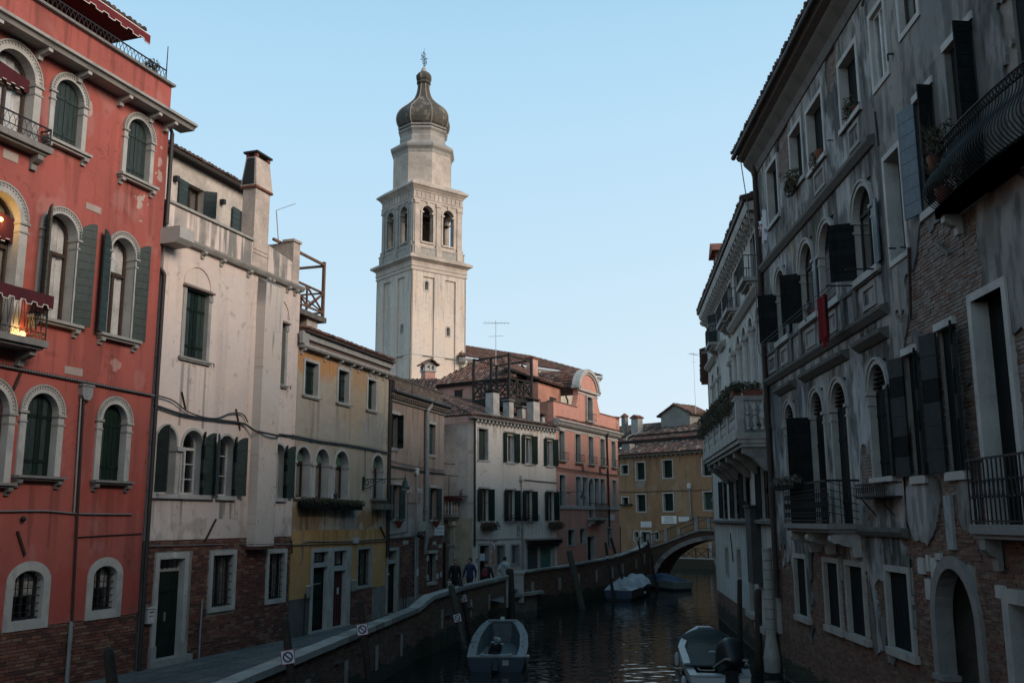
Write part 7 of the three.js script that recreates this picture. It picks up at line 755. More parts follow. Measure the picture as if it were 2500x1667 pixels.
  // belly balconies
  const belly = (x0, x1, y) => { const o = []; for (let i = 0; i <= 14; i++) { const t = i / 14; o.push([x0 + (x1 - x0) * t, .34 + .12 * Math.sin(Math.PI * t)]); } const b = mesh('balcony', [ext([[x0, 0], ...o, [x1, 0]], null, y - .14, y).rotateX(-Math.PI / 2).applyMatrix4(new THREE.Matrix4().makeScale(1, 1, -1))], m_stone, g); brackets(g, 'balcony_console', [x0 + .2, x1 - .2], y - .14, .3, .35, m_stone, .16); const P = (t, off) => { const x = x0 + .03 + (x1 - x0 - .06) * t, zz = .3 + .12 * Math.sin(Math.PI * t); return [x, zz + off]; }; const prof = [[0, 0], [.12, .1], [.22, .28], [.16, .5], [.04, .7], [.0, .9], [.05, 1.02]]; const rails = []; for (const [off, h] of [[.0, .9], [.05, 1.02]]) rails.push(tube(Array.from({ length: 9 }, (_, i) => { const p = P(i / 8, off); return [p[0], y + h, p[1]]; }), .018, 24, 5)); rails.push(rod([x0 + .03, y + .9, 0], [x0 + .03, y + .9, .32], .018), rod([x1 - .03, y + .9, 0], [x1 - .03, y + .9, .32], .018)); const r = mesh('balcony_railing', rails, m_iron, b); mesh('foot_rail', tube(Array.from({ length: 9 }, (_, i) => { const p = P(i / 8, .02); return [p[0], y + .04, p[1]]; }), .018, 24, 5), m_iron, r); const n = Math.round((x1 - x0) / .1); for (let i = 0; i <= n; i++) { const t = i / n; mesh('bar', tube(prof.map(([f, h]) => { const p = P(t, f); return [p[0], y + h, p[1]]; }), .011, 14, 4), m_iron, r); if (i < n) mesh('scroll', new THREE.TorusGeometry(.05, .01, 4, 10).translate(P(t + .5 / n, .02)[0], y + .95, P(t + .5 / n, .03)[1]), m_iron, r); } for (const x of [x0 + .03, x1 - .03]) for (const z of [.06, .18]) mesh('bar', tube(prof.map(([f, h]) => [x + (x === x0 + .03 ? -f * .8 : f * .8), y + h, z]), .011, 12, 4), m_iron, r); return b; };
  belly(14.85, 19.0, 10.05);
  { const x0 = 15.08, x1 = 17.2, p = .28, y = 4.7; const b = mesh('balcony', [bx(x0, x1, y - .15, y, .002, p + .05), bx(x0 + .05, x1, y - .22, y - .15, .002, p)], m_stoneD, g); brackets(g, 'balcony_console', [15.35, 16.9], y - .22, .26, .5, m_stoneD, .2); const r = mesh('balcony_railing', [bar([x0, y + 1.02, p], [x1, y + 1.02, p], .035), bar([x0, y + 1.02, 0], [x0, y + 1.02, p], .035), bar([x0, y + .05, p], [x1, y + .05, p], .03)], m_iron, b); for (let x = x0; x < x1; x += .15) mesh('bar', [rod([x, y, p], [x, y + 1.02, p], .014, .014, 5), new THREE.TorusGeometry(.07, .01, 4, 12).scale(.85, 2, 1).translate(x + .075, y + .55, p)], m_iron, r); for (const z of [.1, .19]) mesh('bar', rod([x0, y, z], [x0, y + 1.02, z], .012), m_iron, r); }
}
for (const [u, y, s, lab] of [[15.2, 10.95, 1, 'spiky dry potted plants behind the belly-shaped balcony railing of the peeling house'], [15.0, 11.6, .7, 'shaggy brown plume of dry grass hanging beside the shutter of the peeling house balcony']]) { const g = thing('balcony_plant', lab, 'plant', onG(u, y - .6, .3), GR); mesh('pot', lathe([[0, -.25], [.12, -.25], [.16, 0], [.14, 0], [0, -.02]]), m_terra, g); const sp = []; for (let i = 0; i < 46; i++) { const a = rr(0, 6.28), h = rr(.2, .75) * s, l = rr(.25, .55) * s; sp.push(rod([0, .0 + h * .3, 0], [Math.cos(a) * l, .2 + h, Math.sin(a) * l * .7], .012, .002, 4)); } mesh('blades', sp, mat(.055, .045, .03), g); leaves('foliage', g, [[.4, .15, .05, .6, .25, .2]], 200, .05, DRY); }

// palace with the balustraded balcony
const PA = [10.278, -49.812], PDr = [-.1045, .9945];
{
  const g = houseAt('balustrade_palace', 'pale palace with a bracketed cornice and a long stone balustrade balcony full of plants', PA, PDr); const L = 18.98; const m_pl = facade(0, 1, L, 14, [.40, .385, .36], { seed: 121, mottle: .10, streak: .16, px: 54, streaks: [[0, 19, 12.3, 1.2, .3], [0, 19, 7, 1.4, .3], [0, 19, 4.7, 1.6, .4]], patches: [[7.5, 5.4, .5, 1.2, [.22, .10, .07], .8, 1.4], [11.2, 5.5, .3, .8, [.24, .11, .08], .8, 1.4], [6, 2, 1.6, .7, [.45, .46, .48], .6, 1.2], [11, 2.0, 1.2, .7, [.46, .47, .5], .6, 1.2]] });
  const A = [op(17.3, 18.4, 8, 11.9, true), op(15.5, 16.6, 8, 11.9, true), op(13.75, 14.8, 8, 11.9, true), op(12.1, 13.1, 8, 11.9, true), op(9.4, 10.5, 8, 11.9, true), op(4.5, 5.6, 8, 11.9, true), op(2, 3, 8, 11.9, true)], T = [op(16.9, 18.1, 12.85, 14.5), op(12.1, 13.3, 12.85, 14.5), op(9.9, 11.1, 12.85, 14.5), op(4.7, 5.9, 12.85, 14.5)], Mz = [op(16.6, 17.9, 4.82, 6.6), op(11.9, 13.2, 4.82, 6.6), op(8.8, 10.1, 4.82, 6.56), op(4.5, 5.6, 4.82, 6.52)], G = [op(4.5, 5.6, 2.32, 3.5), op(8.9, 10, 2.42, 3.56), op(12.4, 13.7, 1.4, 3.62), op(16.7, 17.85, 1.4, 3.58)]; const all = [...A, ...T, ...Mz, ...G];
  wall(g, 'wall', rect(0, L, 1.3, 14.9), all, m_pl, { e: .03 }); shell(g, 0, L, -1, 14.8, 9, mat(.34, .26, .22, { tex: T_mottle, s: 3 })); mesh('brick_footing', bx(0, L, -1, 1.3, -.42, -.02), m_mortarD, g); bricks(g, .03, L, .05, 1.3, { z: -.02, proud: .014, mats: BRD, algae: .6, near: L, max: 200 });
  mould(g, 'string_course', [[-.02, 12.25], [.1, 12.28], [.26, 12.42], [.28, 12.5], [-.02, 12.6]], 10.9, 18.8, m_stone); mould(g, 'string_course', [[-.02, 12.25], [.1, 12.28], [.26, 12.42], [.28, 12.5], [-.02, 12.6]], 6.5, 8.2, m_stone); mould(g, 'string_course', [[-.02, 12.25], [.1, 12.28], [.26, 12.42], [.28, 12.5], [-.02, 12.6]], .6, 4, m_stone); mould(g, 'sill_band', [[-.02, 4.6], [.2, 4.64], [.24, 4.74], [-.02, 4.8]], .2, L - .1, m_stoneD);
  // cornice with modillions and tiles
  mould(g, 'cornice', [[-.02, 14.75], [.06, 14.78], [.1, 14.98], [.38, 15.0], [.43, 15.12], [.45, 15.25], [-.02, 15.35]], .6, L + .05, m_stoneW); { const geo = triUV(ext([[0, 0], [.34, 0], [.34, -.1], [.24, -.2], [.1, -.24], [0, -.36]], null, -.11, .11).rotateY(-Math.PI / 2)); for (let x = .35; x < L; x += .68) { const o = new THREE.Mesh(geo, m_stone); o.name = 'modillion'; o.position.set(x, 14.97, .02); o.castShadow = o.receiveShadow = true; g.add(o); } } mesh('gutter', bx(.6, L, 15.28, 15.36, .4, .53), m_pipeD, g); tileRoof(g, { x0: .6, x1: L + .1, ze: .55, ye: 15.4, zr: -4, yr: 16.9, mats: TLD, max: 150 }); mesh('corner_pilaster', bx(L - .55, L + .03, 1.3, 14.75, -.02, .06), m_stone, g);
  { const c = mesh('chimney', bx(3.3, 4.5, 15, 17.3, -1.0, -.15), mat(.52, .36, .29, { tex: T_mottle }), g); mesh('chimney_cap', [ext([[2.9, 17.6], [4.9, 17.6], [3.9, 18.2]], null, -1.2, .05)], m_terra, c); mesh('chimney_vents', [bx(3.3, 3.6, 17.3, 17.6, -.4, -.15), bx(4.2, 4.5, 17.3, 17.6, -.4, -.15), bx(3.3, 3.6, 17.3, 17.6, -1, -.75)], m_terra, c); }
  for (const o of A) { surround(g, o, { fw: .14, proud: .06, back: -.2, m: m_stoneW }); glazing(g, o, { z: -.13, m: m_dwood, transom: 2.9 }); for (const x of [o.x0 - .08, o.x1 + .08]) mesh('impost', bx(x - .14, x + .14, 11.22, 11.36, -.2, .14), m_stone, g); } for (const x of [16.95, 15.15, 13.43, 18.7, 11.8]) { const c = mesh('column', lathe([[.2, 8], [.22, 8.15], [.16, 8.2], [.15, 10.8], [.17, 10.85], [.17, 10.95], [.15, 10.98], [.24, 11.2]], 14).translate(x, 0, .08), m_stoneW, g); mesh('capital', bx(x - .25, x + .25, 11.2, 11.36, -.15, .3), m_stoneW, c); }
  for (const o of T) { surround(g, o, { fw: .12, proud: .04, back: -.34, m: m_stone }); mesh('shutter', bx(o.x0, o.x1, o.y0, o.y1, -.14, -.1), m_blackS, g); const s = mesh('balcony', [bx(o.x0 - .3, o.x1 + .3, o.y0 - .14, o.y0, .002, .55), bx(o.x0 - .2, o.x1 + .2, o.y0 - .24, o.y0 - .14, .002, .4)], m_stone, g); brackets(g, 'balcony_bracket', [o.x0, o.x1], o.y0 - .24, .3, .28, m_stone, .16); const y = o.y0, a = o.x0 - .28, b = o.x1 + .28; const r = mesh('balcony_railing', [bar([a, y + .75, .5], [b, y + .75, .5], .03), bar([a, y + .75, 0], [a, y + .75, .5], .03), bar([b, y + .75, 0], [b, y + .75, .5], .03), bar([a, y + .1, .5], [b, y + .1, .5], .025)], m_iron, s); for (const x of span(a, b, 9)) mesh('bar', rod([x, y, .5], [x, y + .75, .5], .014, .014, 4), m_iron, r); for (const z of [.16, .33]) for (const x of [a, b]) mesh('bar', rod([x, y, z], [x, y + .75, z], .014, .014, 4), m_iron, r); }
  openShutter(g, T[3], -1, 150, { m: m_green2, w: .6 });
  for (const o of Mz) { surround(g, o, { fw: .1, proud: .03, back: -.34, m: m_stone }); mesh('shutter', bx(o.x0, o.x1, o.y0, o.y1, -.12, -.08), m_blackS, g); openShutter(g, o, -1, 165, { m: m_blackS, mb: r_dark, w: .5 }); openShutter(g, o, 1, 168, { m: m_blackS, mb: m_brownW, w: .5 }); } for (const o of G) { surround(g, o, { fw: .12, proud: .03, back: -.4, m: m_stone, bottom: o.y0 > 2 }); mesh('shutter', bx(o.x0, o.x1, o.y0, o.y1, -.13, -.09), o === G[2] ? m_greyW : m_blackS, g); } mesh('water_step', [bx(12.1, 14, 1.22, 1.4, -.4, .2)], m_stone, g); mesh('water_step', [bx(16.4, 18.4, 1.2, 1.4, -.4, .45)], m_stone, g);
  { // flue box that rises past the ledge
    const c = mesh('flue', [bx(14.6, 15.9, 2.6, 5.2, .0, .35), bx(14.5, 16, 5.2, 5.28, 0, .42)], mat(.05, .052, .052, { tex: T_mottle }), g); mesh('pulley_beam', [bar([15.1, 5.1, .1], [15.1, 5.5, .55], .1), bar([15.5, 5.1, .1], [15.3, 5.45, .55], .1)], m_dwood, c); mesh('tie_bar', bar([7.0, 4.2, .04], [7.6, 3.0, .04], .04), m_iron, g); }
  { // the long balcony
    const x0 = 6.7, x1 = 18.85, p = 1.0, y = 7.55; const b = mesh('balcony', [bx(x0, x1, y - .2, y, .002, p + .06), bx(x0 + .06, x1 - .04, y - .34, y - .2, .002, p), bx(x0 + .1, x1 - .08, y - .46, y - .34, .002, p - .1)], m_stone, g); const cs = ext([[0, 0], [p - .15, 0], [p - .15, -.2], [p * .6, -.32], [p * .35, -.55], [.18, -.75], [0, -.8]], null, -.2, .2).rotateY(-Math.PI / 2); triUV(cs); for (const x of [7.1, 9.5, 11.3, 13.8, 16.2, 18.5]) { const o = new THREE.Mesh(cs, m_stoneD); o.name = 'console'; o.position.set(x, y - .46, .002); o.castShadow = o.receiveShadow = true; b.add(o); }
    mesh('balustrade_rail', [bx(x0, x1, y + 1.05, y + 1.2, p - .22, p + .05), bx(x1 - .25, x1, y + 1.05, y + 1.2, .0, p - .22), bx(x0, x0 + .25, y + 1.05, y + 1.2, .0, p - .22)], m_stone, b); mesh('balustrade_foot', [bx(x0, x1, y, y + .1, p - .2, p + .04)], m_stone, b); for (const x of [x0 + .18, 8.9, 11.2, 13.7, 16.2, x1 - .16]) mesh('balustrade_pier', bx(x - .17, x + .17, y + .1, y + 1.05, p - .2, p + .03), m_stoneW, b); const bal = [[.09, 0], [.09, .05], [.05, .08], [.05, .12], [.1, .3], [.06, .43], [.045, .47], [.09, .48], [.09, .56], [.045, .57], [.06, .6], [.1, .75], [.05, .9], [.09, .93], [.09, .96]]; const bg = triUV(lathe(bal.map(([r, h]) => [r, h]), 10).toNonIndexed()); const put = (x, z) => { const o = new THREE.Mesh(bg, m_stoneW); o.name = 'baluster'; o.position.set(x, y + .1, z); o.castShadow = o.receiveShadow = true; b.add(o); }; for (let x = x0 + .5; x < x1 - .4; x += .3) if (![8.9, 11.2, 13.7, 16.2].some(q => Math.abs(q - x) < .25)) put(x, p - .08); for (const z of [.18, .42, .66]) put(x1 - .13, z); }
}
{ const on = (u, y, z) => [PA[0] + PDr[0] * u - PDr[1] * z, y, PA[1] + PDr[1] * u + PDr[0] * z]; const rot = Math.atan2(-PDr[1], PDr[0]);
  for (const [a, b, lab] of [[6.8, 10.5, 'dark planting boxes overflowing the stone balustrade towards the bridge'], [10.6, 14.4, 'dark planting boxes overflowing the middle of the stone balustrade'], [14.5, 18.7, 'planting boxes with terracotta troughs on the stone balustrade beside the brown drainpipe']]) { const g = thing('balcony_planter', lab, 'flower box', on((a + b) / 2, 8.75, .95), rot, 'planters on the stone balustrade'); const h = (b - a) / 2; for (const x of span(-h + .5, h - .5, Math.max(2, Math.round(h * 1.4)))) mesh('trough', bx(x - .38, x + .38, 0, .2, -.14, .14), m_terra, g); leaves('foliage', g, span(-h, h, Math.round(h * 4.5)).map(x => [x, .28 + rr(-.04, .08), rr(-.02, .1), .3, .2, .24]), 130, .05, DRY); leaves('trailing_foliage', g, span(-h, h * .75, Math.round(h * 4)).map(x => [x, -.08 - rr(0, .2), .22, .26, .3, .13]), 110, .05, DRY); }
  const g = thing('balcony_planter', 'planter on the short end of the stone balustrade beside the brown drainpipe', 'flower box', on(18.7, 8.75, .45), rot, 'planters on the stone balustrade'); mesh('trough', bx(-.14, .14, 0, .2, -.35, .3), m_terra, g); leaves('foliage', g, span(-.4, .4, 4).map(z => [0, .3, z, .2, .18, .22]), 130, .05, DRY);
}

// ============================================================ WATER, QUAY, PARAPETS
{
  const N = 1024, TS = 7, h = new Float32Array(N * N), w = []; for (let i = 0; i < 46; i++) { const kx = Math.round(rr(-9, 9)), ky = Math.round(rr(4, 34)) * (rnd() < .5 ? 1 : -1), k = Math.hypot(kx, ky); w.push([kx, ky, rr(0, 6.28), .050 / Math.pow(k, 1.35)]); }
  for (let j = 0; j < N; j++) for (let i = 0; i < N; i++) { let s = 0; const x = i / N, y = j / N; for (let q = 0; q < 14; q++) { const a = w[q]; s += a[3] * Math.sin(6.28318 * (a[0] * x + a[1] * y) + a[2]); } h[j * N + i] = s + .012 * (tfbm(x * .5, y, 24, 4, 401) - .5); }
  const d = new Uint8Array(N * N * 4); for (let j = 0; j < N; j++) for (let i = 0; i < N; i++) { const sx = (h[j * N + (i + 1) % N] - h[j * N + (i + N - 1) % N]) * N / (2 * TS), sy = (h[((j + 1) % N) * N + i] - h[((j + N - 1) % N) * N + i]) * N / (2 * TS), L = Math.hypot(sx, sy, 1), o = (j * N + i) * 4; d[o] = (-sx / L * .5 + .5) * 255; d[o + 1] = (-sy / L * .5 + .5) * 255; d[o + 2] = (1 / L * .5 + .5) * 255; d[o + 3] = 255; }
  const t = new THREE.DataTexture(d, N, N); t.wrapS = t.wrapT = THREE.RepeatWrapping; t.magFilter = THREE.LinearFilter; t.minFilter = THREE.LinearMipmapLinearFilter; t.generateMipmaps = true; t.needsUpdate = true;
  const m = new THREE.MeshPhysicalMaterial({ roughness: .045, ior: 1.33, normalMap: t, normalScale: new THREE.Vector2(.36, .36) }); m.color.setRGB(.006, .011, .010); const ge = new THREE.PlaneGeometry(700, 700).rotateX(-Math.PI / 2); const p = ge.attributes.position, uv = ge.attributes.uv; for (let i = 0; i < p.count; i++) uv.setXY(i, p.getX(i) / TS, -p.getZ(i) / TS); struct(mesh('canal_water', ge, m, null, true));
}
const m_pave = [[.13, .13, .13], [.105, .107, .11], [.155, .152, .148], [.12, .122, .125]].map(c => mat(...c, { tex: T_stone, s: .7, bump: .006, roughness: .8 }));
const EDGE = [[-8.4, 4], [-5.42, -19.3], [-3.32, -35.6], [-2.72, -37], [-.32, -48.5], [-.25, -50.2], [.35, -52.6], [3.35, -57.7], [6.85, -65.3], [9.0, -70.1], [10.2, -73]];
{ const pts = [...EDGE.map(([x, z]) => [x - .2, z]), [9, -92], [-24, -92], [-24, 4]].map(([x, z]) => [x, -z]); const q = struct(mesh('quay', ext(pts, null, -.8, 1.17).rotateX(-Math.PI / 2), mat(.10, .09, .08, { tex: T_mottle, bump: .01 }))); const edgeX = z => { for (let i = 1; i < EDGE.length; i++) if (z <= EDGE[i - 1][1] && z >= EDGE[i][1]) { const t = (z - EDGE[i - 1][1]) / (EDGE[i][1] - EDGE[i - 1][1]); return EDGE[i - 1][0] + (EDGE[i][0] - EDGE[i - 1][0]) * t; } return -99; };
  // grey paving slabs in courses along the house fronts
  const pv = new THREE.Group(); pv.name = 'pavement'; struct(pv); pv.position.set(A1[0], 1.17, A1[1]); pv.rotation.y = Math.atan2(-D1[1], D1[0]); scene.add(pv); const list = []; let row = 0; for (let z = .02; z < 6.2; z += .44, row++) { let u = -6.5 - rnd() * .6; while (u < 20) { const L = rr(.62, 1.05), c = onL1(u + L / 2, 0, z + .21); if (c[0] < edgeX(c[2]) - .2 && c[2] < -14) { list.push({ g: unitBox, m: cmp([u + L / 2, .012 + rr(-.004, .004), z + .21], new THREE.Quaternion().setFromEuler(new THREE.Euler(rr(-.006, .006), 0, rr(-.004, .004))), [L - .024, .05, .418]), k: Math.floor(rnd() * 4), d: Math.abs(u + 2) + z * .2 }); } u += L; } } pieces('paving_stone', 'paving_stones', list, m_pave, pv, 300);
  mesh('far_paving', ext([[-.4, 44], [-.45, 48.3], [.3, 52.7], [3.3, 57.8], [6.8, 65.4], [9, 70.2], [4, 72], [-3, 50]].map(p => p), null, 1.172, 1.19).rotateX(-Math.PI / 2), m_pave[1], pv).position.set(0, 0, 0); const fp = pv.children[pv.children.length - 1]; fp.removeFromParent(); fp.name = 'far_pavement'; struct(fp); scene.add(fp); }
function parapet(label, pts, o = {}) { // pts: [x, z, top]
  const { w = .34, th = .15, cm = m_stone, slots = true, max = 150, mats = BRD } = o; const g = thing('canal_parapet', label, 'wall', [pts[0][0], 0, pts[0][1]]); let near = max;
  for (let i = 0; i + 1 < pts.length; i++) { const [x0, z0, y0] = pts[i], [x1, z1, y1] = pts[i + 1], L = Math.hypot(x1 - x0, z1 - z0), r = new THREE.Group(); r.name = 'wall_run'; r.position.set(x0 - pts[0][0], 0, z0 - pts[0][1]); r.rotation.y = Math.atan2(-(z1 - z0), x1 - x0); g.add(r); const top = u => y0 + (y1 - y0) * u / L;
    mesh('wall_core', ext([[0, -.8], [L, -.8], [L, y1 - th], [0, y0 - th]], null, -w + .04, -.03), m_mortarD, r); bricks(r, 0, L, .0, Math.max(y0, y1) - th, { z: -.03, proud: .016, mats, algae: .55, pred: (u, v) => v < top(u) - th - .05, near: 0, max: near, bw: .26, bh: .065 }); near = Math.min(near, 40);
    let u = 0; while (u < L - .02) { const l = Math.min(rr(.9, 1.5), L - u), a = top(u) - th / 2, b = top(u + l) - th / 2; mesh('coping_stone', bar([u + .004, a + rr(-.006, .006), -w / 2 + .03], [u + l - .004, b + rr(-.006, .006), -w / 2 + .03], w + .1, th), rnd() < .7 ? cm : m_stoneD, r); u += l; }
    if (slots) for (let s = 1.4; s < L - .6; s += 3.1) { const y = top(s) - .95; mesh('drain_stone', [ext(rect(s - .13, s + .13, y - .38, y + .32), [rect(s - .035, s + .035, y - .3, y + .02)], -.02, .012)], m_stone, r); mesh('drain_slit', bx(s - .034, s + .034, y - .3, y + .02, -.025, -.015), m_dark, r); } }
  return g; }
parapet('long low brick canal parapet with white stone coping along the yellow house', [[-8.4, 4, 1.75], [-5.42, -19.3, 1.75], [-3.4, -35.2, 1.75], [-2.95, -36.4, 2.1]], { mats: BRD });
{ const g = parapet('taller brick canal parapet with stone coping ending in an upright stone post by the landing', [[-2.95, -36.41, 2.1], [-2.1, -40.9, 2.1], [-.32, -48.5, 2.1]], { max: 120 }); mesh('end_post', bx(2.5, 2.72, .6, 2.12, -12.3, -12.02), m_stoneW, g); }
{ const g = parapet('brick canal parapet with stone coping climbing to the bridge', [[.35, -52.75, 2.08], [3.35, -57.7, 2.2], [6.85, -65.3, 2.4], [9.0, -70.1, 2.75], [10.1, -72.7, 3.15]], { max: 120, w: .36, th: .1 }); mesh('end_post', [bx(-.42, .22, .5, 1.96, -.2, .28), bx(-.48, .28, 1.96, 2.1, -.26, .34)], m_stoneW, g); }
{ const g = thing('water_landing', 'flat pale stone landing slab at the water steps between the parapets', 'landing', [0, 0, 0]); mesh('slab', ext([[-1.2, 49.6], [-.3, 49.4], [-.1, 51.4], [1.7, 54.4], [1.3, 54.9], [.3, 53.2], [-1.2, 51.5]], null, .82, .98).rotateX(-Math.PI / 2), m_stone, g); mesh('slab_support', ext([[-1.2, 49.8], [-.5, 49.6], [-.3, 51.4], [1.3, 54.2], [.3, 53.4], [-1.2, 51.5]], null, -.6, .82).rotateX(-Math.PI / 2), m_mortarD, g); mesh('step', bx(-.9, -.05, .98, 1.1, -51.9, -51.2), m_stoneD, g); }
{ const g = thing('stone_bollard', 'short white stone marker post against the foot of the grey-pink house', 'bollard', onL2(13.3, 1.18, .25)); mesh('shaft', bx(-.07, .07, 0, .9, -.07, .07), m_stoneW, g); mesh('cap', bx(-.09, .09, .9, .96, -.09, .09), m_stoneW, g); }

// ============================================================ MOORING POLES
const m_sign = (() => { const c = document.createElement('canvas'); c.width = c.height = 128; const x = c.getContext('2d'); x.fillStyle = '#c9c9cf'; x.fillRect(0, 0, 128, 128); x.strokeStyle = '#8a2232'; x.lineWidth = 6; x.strokeRect(3, 3, 122, 122); x.strokeStyle = '#2a2340'; x.lineWidth = 14; x.beginPath(); x.arc(64, 64, 40, 0, 7); x.stroke(); x.lineWidth = 13; x.beginPath(); x.moveTo(37, 36); x.lineTo(91, 92); x.stroke(); const t = new THREE.CanvasTexture(c); t.colorSpace = THREE.SRGBColorSpace; return new THREE.MeshStandardMaterial({ map: t, roughness: .6 }); })();
function pole(x, z, top, tilt, r, label, o = {}) { const { sign, m = m_pole, band, tz = 0 } = o; const g = thing('mooring_pole', label, 'mooring pole', [x, -1.2, z], 0, 'mooring poles'); const H = top + 1.2, dx = tilt, a = Math.atan2(dx, H); g.rotation.set(tz, 0, -a); const Ln = Math.hypot(H, dx); mesh('shaft', lathe([[r * 1.1, 0], [r * 1.06, Ln * .3], [r, Ln * .6], [r * .95, Ln - .12], [r * .8, Ln - .03], [r * .3, Ln], [0, Ln]], 12), m, g); if (sign) { const s = mesh('sign_board', bx(-.15, .15, sign + 1.2 - .15, sign + 1.2 + .15, r, r + .012), m_whiteW, g); mesh('sign_face', new THREE.PlaneGeometry(.3, .3).translate(0, sign + 1.2, r + .017), m_sign, s, true); } if (band) mesh('painted_band', new THREE.CylinderGeometry(r * 1.04, r * 1.04, .16, 12, 1, true).translate(0, band + 1.2, 0), m_whiteW, g); return g; }
pole(-4.39, -13, 3.2, -0.88, 0.075, 'dark mooring pole stump standing before the brick foot of the red house');
pole(-4.32, -21.5, 2.76, -0.62, 0.09, 'dark mooring pole with a no-mooring sign standing before the brick corner of the beige house', { sign: 1.98 });
pole(-3.53, -26.5, 2.72, -0.57, 0.095, 'dark mooring pole with a no-mooring sign standing before the low yellow house doors', { sign: 2.0 });
pole(-1.60, -38, 2.38, -0.79, 0.13, 'thick grey-brown leaning mooring pole with a no-mooring sign at the parapet bend', { sign: 1.2, m: m_poleG });
pole(-1.49, -41, 2.45, -0.73, 0.1, 'dark leaning mooring pole with a no-mooring sign before the walkers', { sign: 1.68 });
pole(-0.03, -49.6, 2.4, -0.13, 0.2, 'stout upright mooring pole standing before the stone landing');
pole(4.08, -54.6, 3.15, -0.98, 0.17, 'thick grey leaning mooring pole before the shop front', { m: m_poleG });
pole(6.22, -59.6, 3.45, -0.60, 0.09, 'thin dark leaning mooring pole with a white band before the pink house door', { band: 2.6 });
pole(7.37, -61, 3.7, -1.27, 0.09, 'thin dark sharply leaning mooring pole with a white band before the pink house', { band: 2.75 });
pole(9.37, -66.6, 3.4, -0.87, 0.07, 'thin leaning mooring pole before the oval window of the ochre house');
pole(10.18, -68.4, 3.4, -0.78, 0.07, 'thin leaning mooring pole before the ochre house door');
pole(8.70, -38.6, 2.5, 0.15, 0.1, 'brown upright mooring pole against the balustrade palace wall');
pole(7.87, -32.4, 2.56, 0.15, 0.12, 'thick brown upright mooring pole beside the stone flue of the balustrade palace');

// ============================================================ BOATS
function loft(rings) { const v = [], n = rings[0].length; for (let i = 0; i + 1 < rings.length; i++) for (let j = 0; j + 1 < n; j++) { const a = rings[i][j], b = rings[i][j + 1], c = rings[i + 1][j + 1], d = rings[i + 1][j]; v.push(...a, ...b, ...c, ...a, ...c, ...d); } const g = new THREE.BufferGeometry(); g.setAttribute('position', new THREE.Float32BufferAttribute(v, 3)); g.computeVertexNormals(); return g; }
function fan(r) { const c = r.reduce((a, p) => [a[0] + p[0] / r.length, a[1] + p[1] / r.length, a[2] + p[2] / r.length], [0, 0, 0]), v = []; for (let i = 0; i < r.length; i++) v.push(...c, ...r[i], ...r[(i + 1) % r.length]); const g = new THREE.BufferGeometry(); g.setAttribute('position', new THREE.Float32BufferAttribute(v, 3)); g.computeVertexNormals(); return g; }
const lerpSt = (st, n) => { const out = []; for (let i = 0; i <= n; i++) { const z = st[0][0] + (st[st.length - 1][0] - st[0][0]) * i / n; let k = 0; while (k < st.length - 2 && (st[k + 1][0] - z) * (st[1][0] - st[0][0]) < 0) k++; const t = sm(clamp((z - st[k][0]) / (st[k + 1][0] - st[k][0]))) * .35 + .65 * clamp((z - st[k][0]) / (st[k + 1][0] - st[k][0])); out.push([z, st[k][1] + (st[k + 1][1] - st[k][1]) * t, st[k][2] + (st[k + 1][2] - st[k][2]) * t]); } return out; };
function boatHull(g, st, o) { const { gw = .16, floor = .1, m_h, m_low, m_in, m_top } = o; const S = lerpSt(st, 18); // [z, half beam, sheer]
  const up = S.map(([z, b, s]) => [[-b, s, z], [-b * .97, s * .55, z], [-b * .93, .14, z]]), lo = S.map(([z, b, s]) => [[-b * .93, .14, z], [-b * .8, -.12, z], [0, -.3, z], [b * .8, -.12, z], [b * .93, .14, z]]), up2 = S.map(([z, b, s]) => [[b, s, z], [b * .97, s * .55, z], [b * .93, .14, z]]);
  const h = mesh('hull', [loft(up), loft(up2), fan([...up[0], ...[...up2[0]].reverse()]), fan([...up[18], ...[...up2[18]].reverse()])], m_h, g); mesh('hull_bottom', [loft(lo), fan(lo[0]), fan(lo[18])], m_low, h);
  const inn = S.slice(1, 18).map(([z, b, s]) => [[-(b - gw), s - .01, z], [-(b - gw - .06), floor, z], [b - gw - .06, floor, z], [b - gw, s - .01, z]]); const iz = mesh('inner_hull', [loft(inn), fan(inn[0]), fan(inn[16])], m_in, g);
  const strip = sg => S.slice(0, 19).map(([z, b, s]) => [[sg * (b + .02), s + .0, z], [sg * (b + .02), s + .03, z], [sg * (b - gw), s + .035, z], [sg * (b - gw), s - .02, z]]); mesh('gunwale', loft(strip(-1)), m_top, g); mesh('gunwale', loft(strip(1)), m_top, g); const e = (i, a, b) => bx(-S[i][1], S[i][1], S[i][2] - .03, S[i][2] + .032, Math.min(a, b), Math.max(a, b)); mesh('end_deck', [e(0, S[0][0], S[1][0]), e(18, S[17][0], S[18][0])], m_top, g); return S; }
function outboard(g, x, z, y, s, rot, mm) { const o = mesh('outboard_motor', (() => { const ge = new THREE.SphereGeometry(1, 20, 14), p = ge.attributes.position, f = (v, e) => Math.sign(v) * Math.pow(Math.abs(v), e); for (let i = 0; i < p.count; i++) { const y = f(p.getY(i), .62); p.setXYZ(i, f(p.getX(i), .62) * .17 * (1 - .12 * y), y * .24 + .24, f(p.getZ(i), .6) * .3 * (1 - .18 * y) - .03); } ge.computeVertexNormals(); return ge; })(), mm, g); mesh('motor_leg', [bx(-.07, .07, -.75, .02, -.08, .1), bx(-.1, .1, -.2, .0, -.28, .05)], m_iron, o); mesh('tiller', rod([0, .1, -.2], [.05, .16, -.75], .025), m_iron, o); mesh('motor_band', bx(-.176, .176, .1, .13, -.3, .27), m_metal, o); o.position.set(x, y, z); o.rotation.set(rot, .25, 0); o.scale.setScalar(s); return o; }
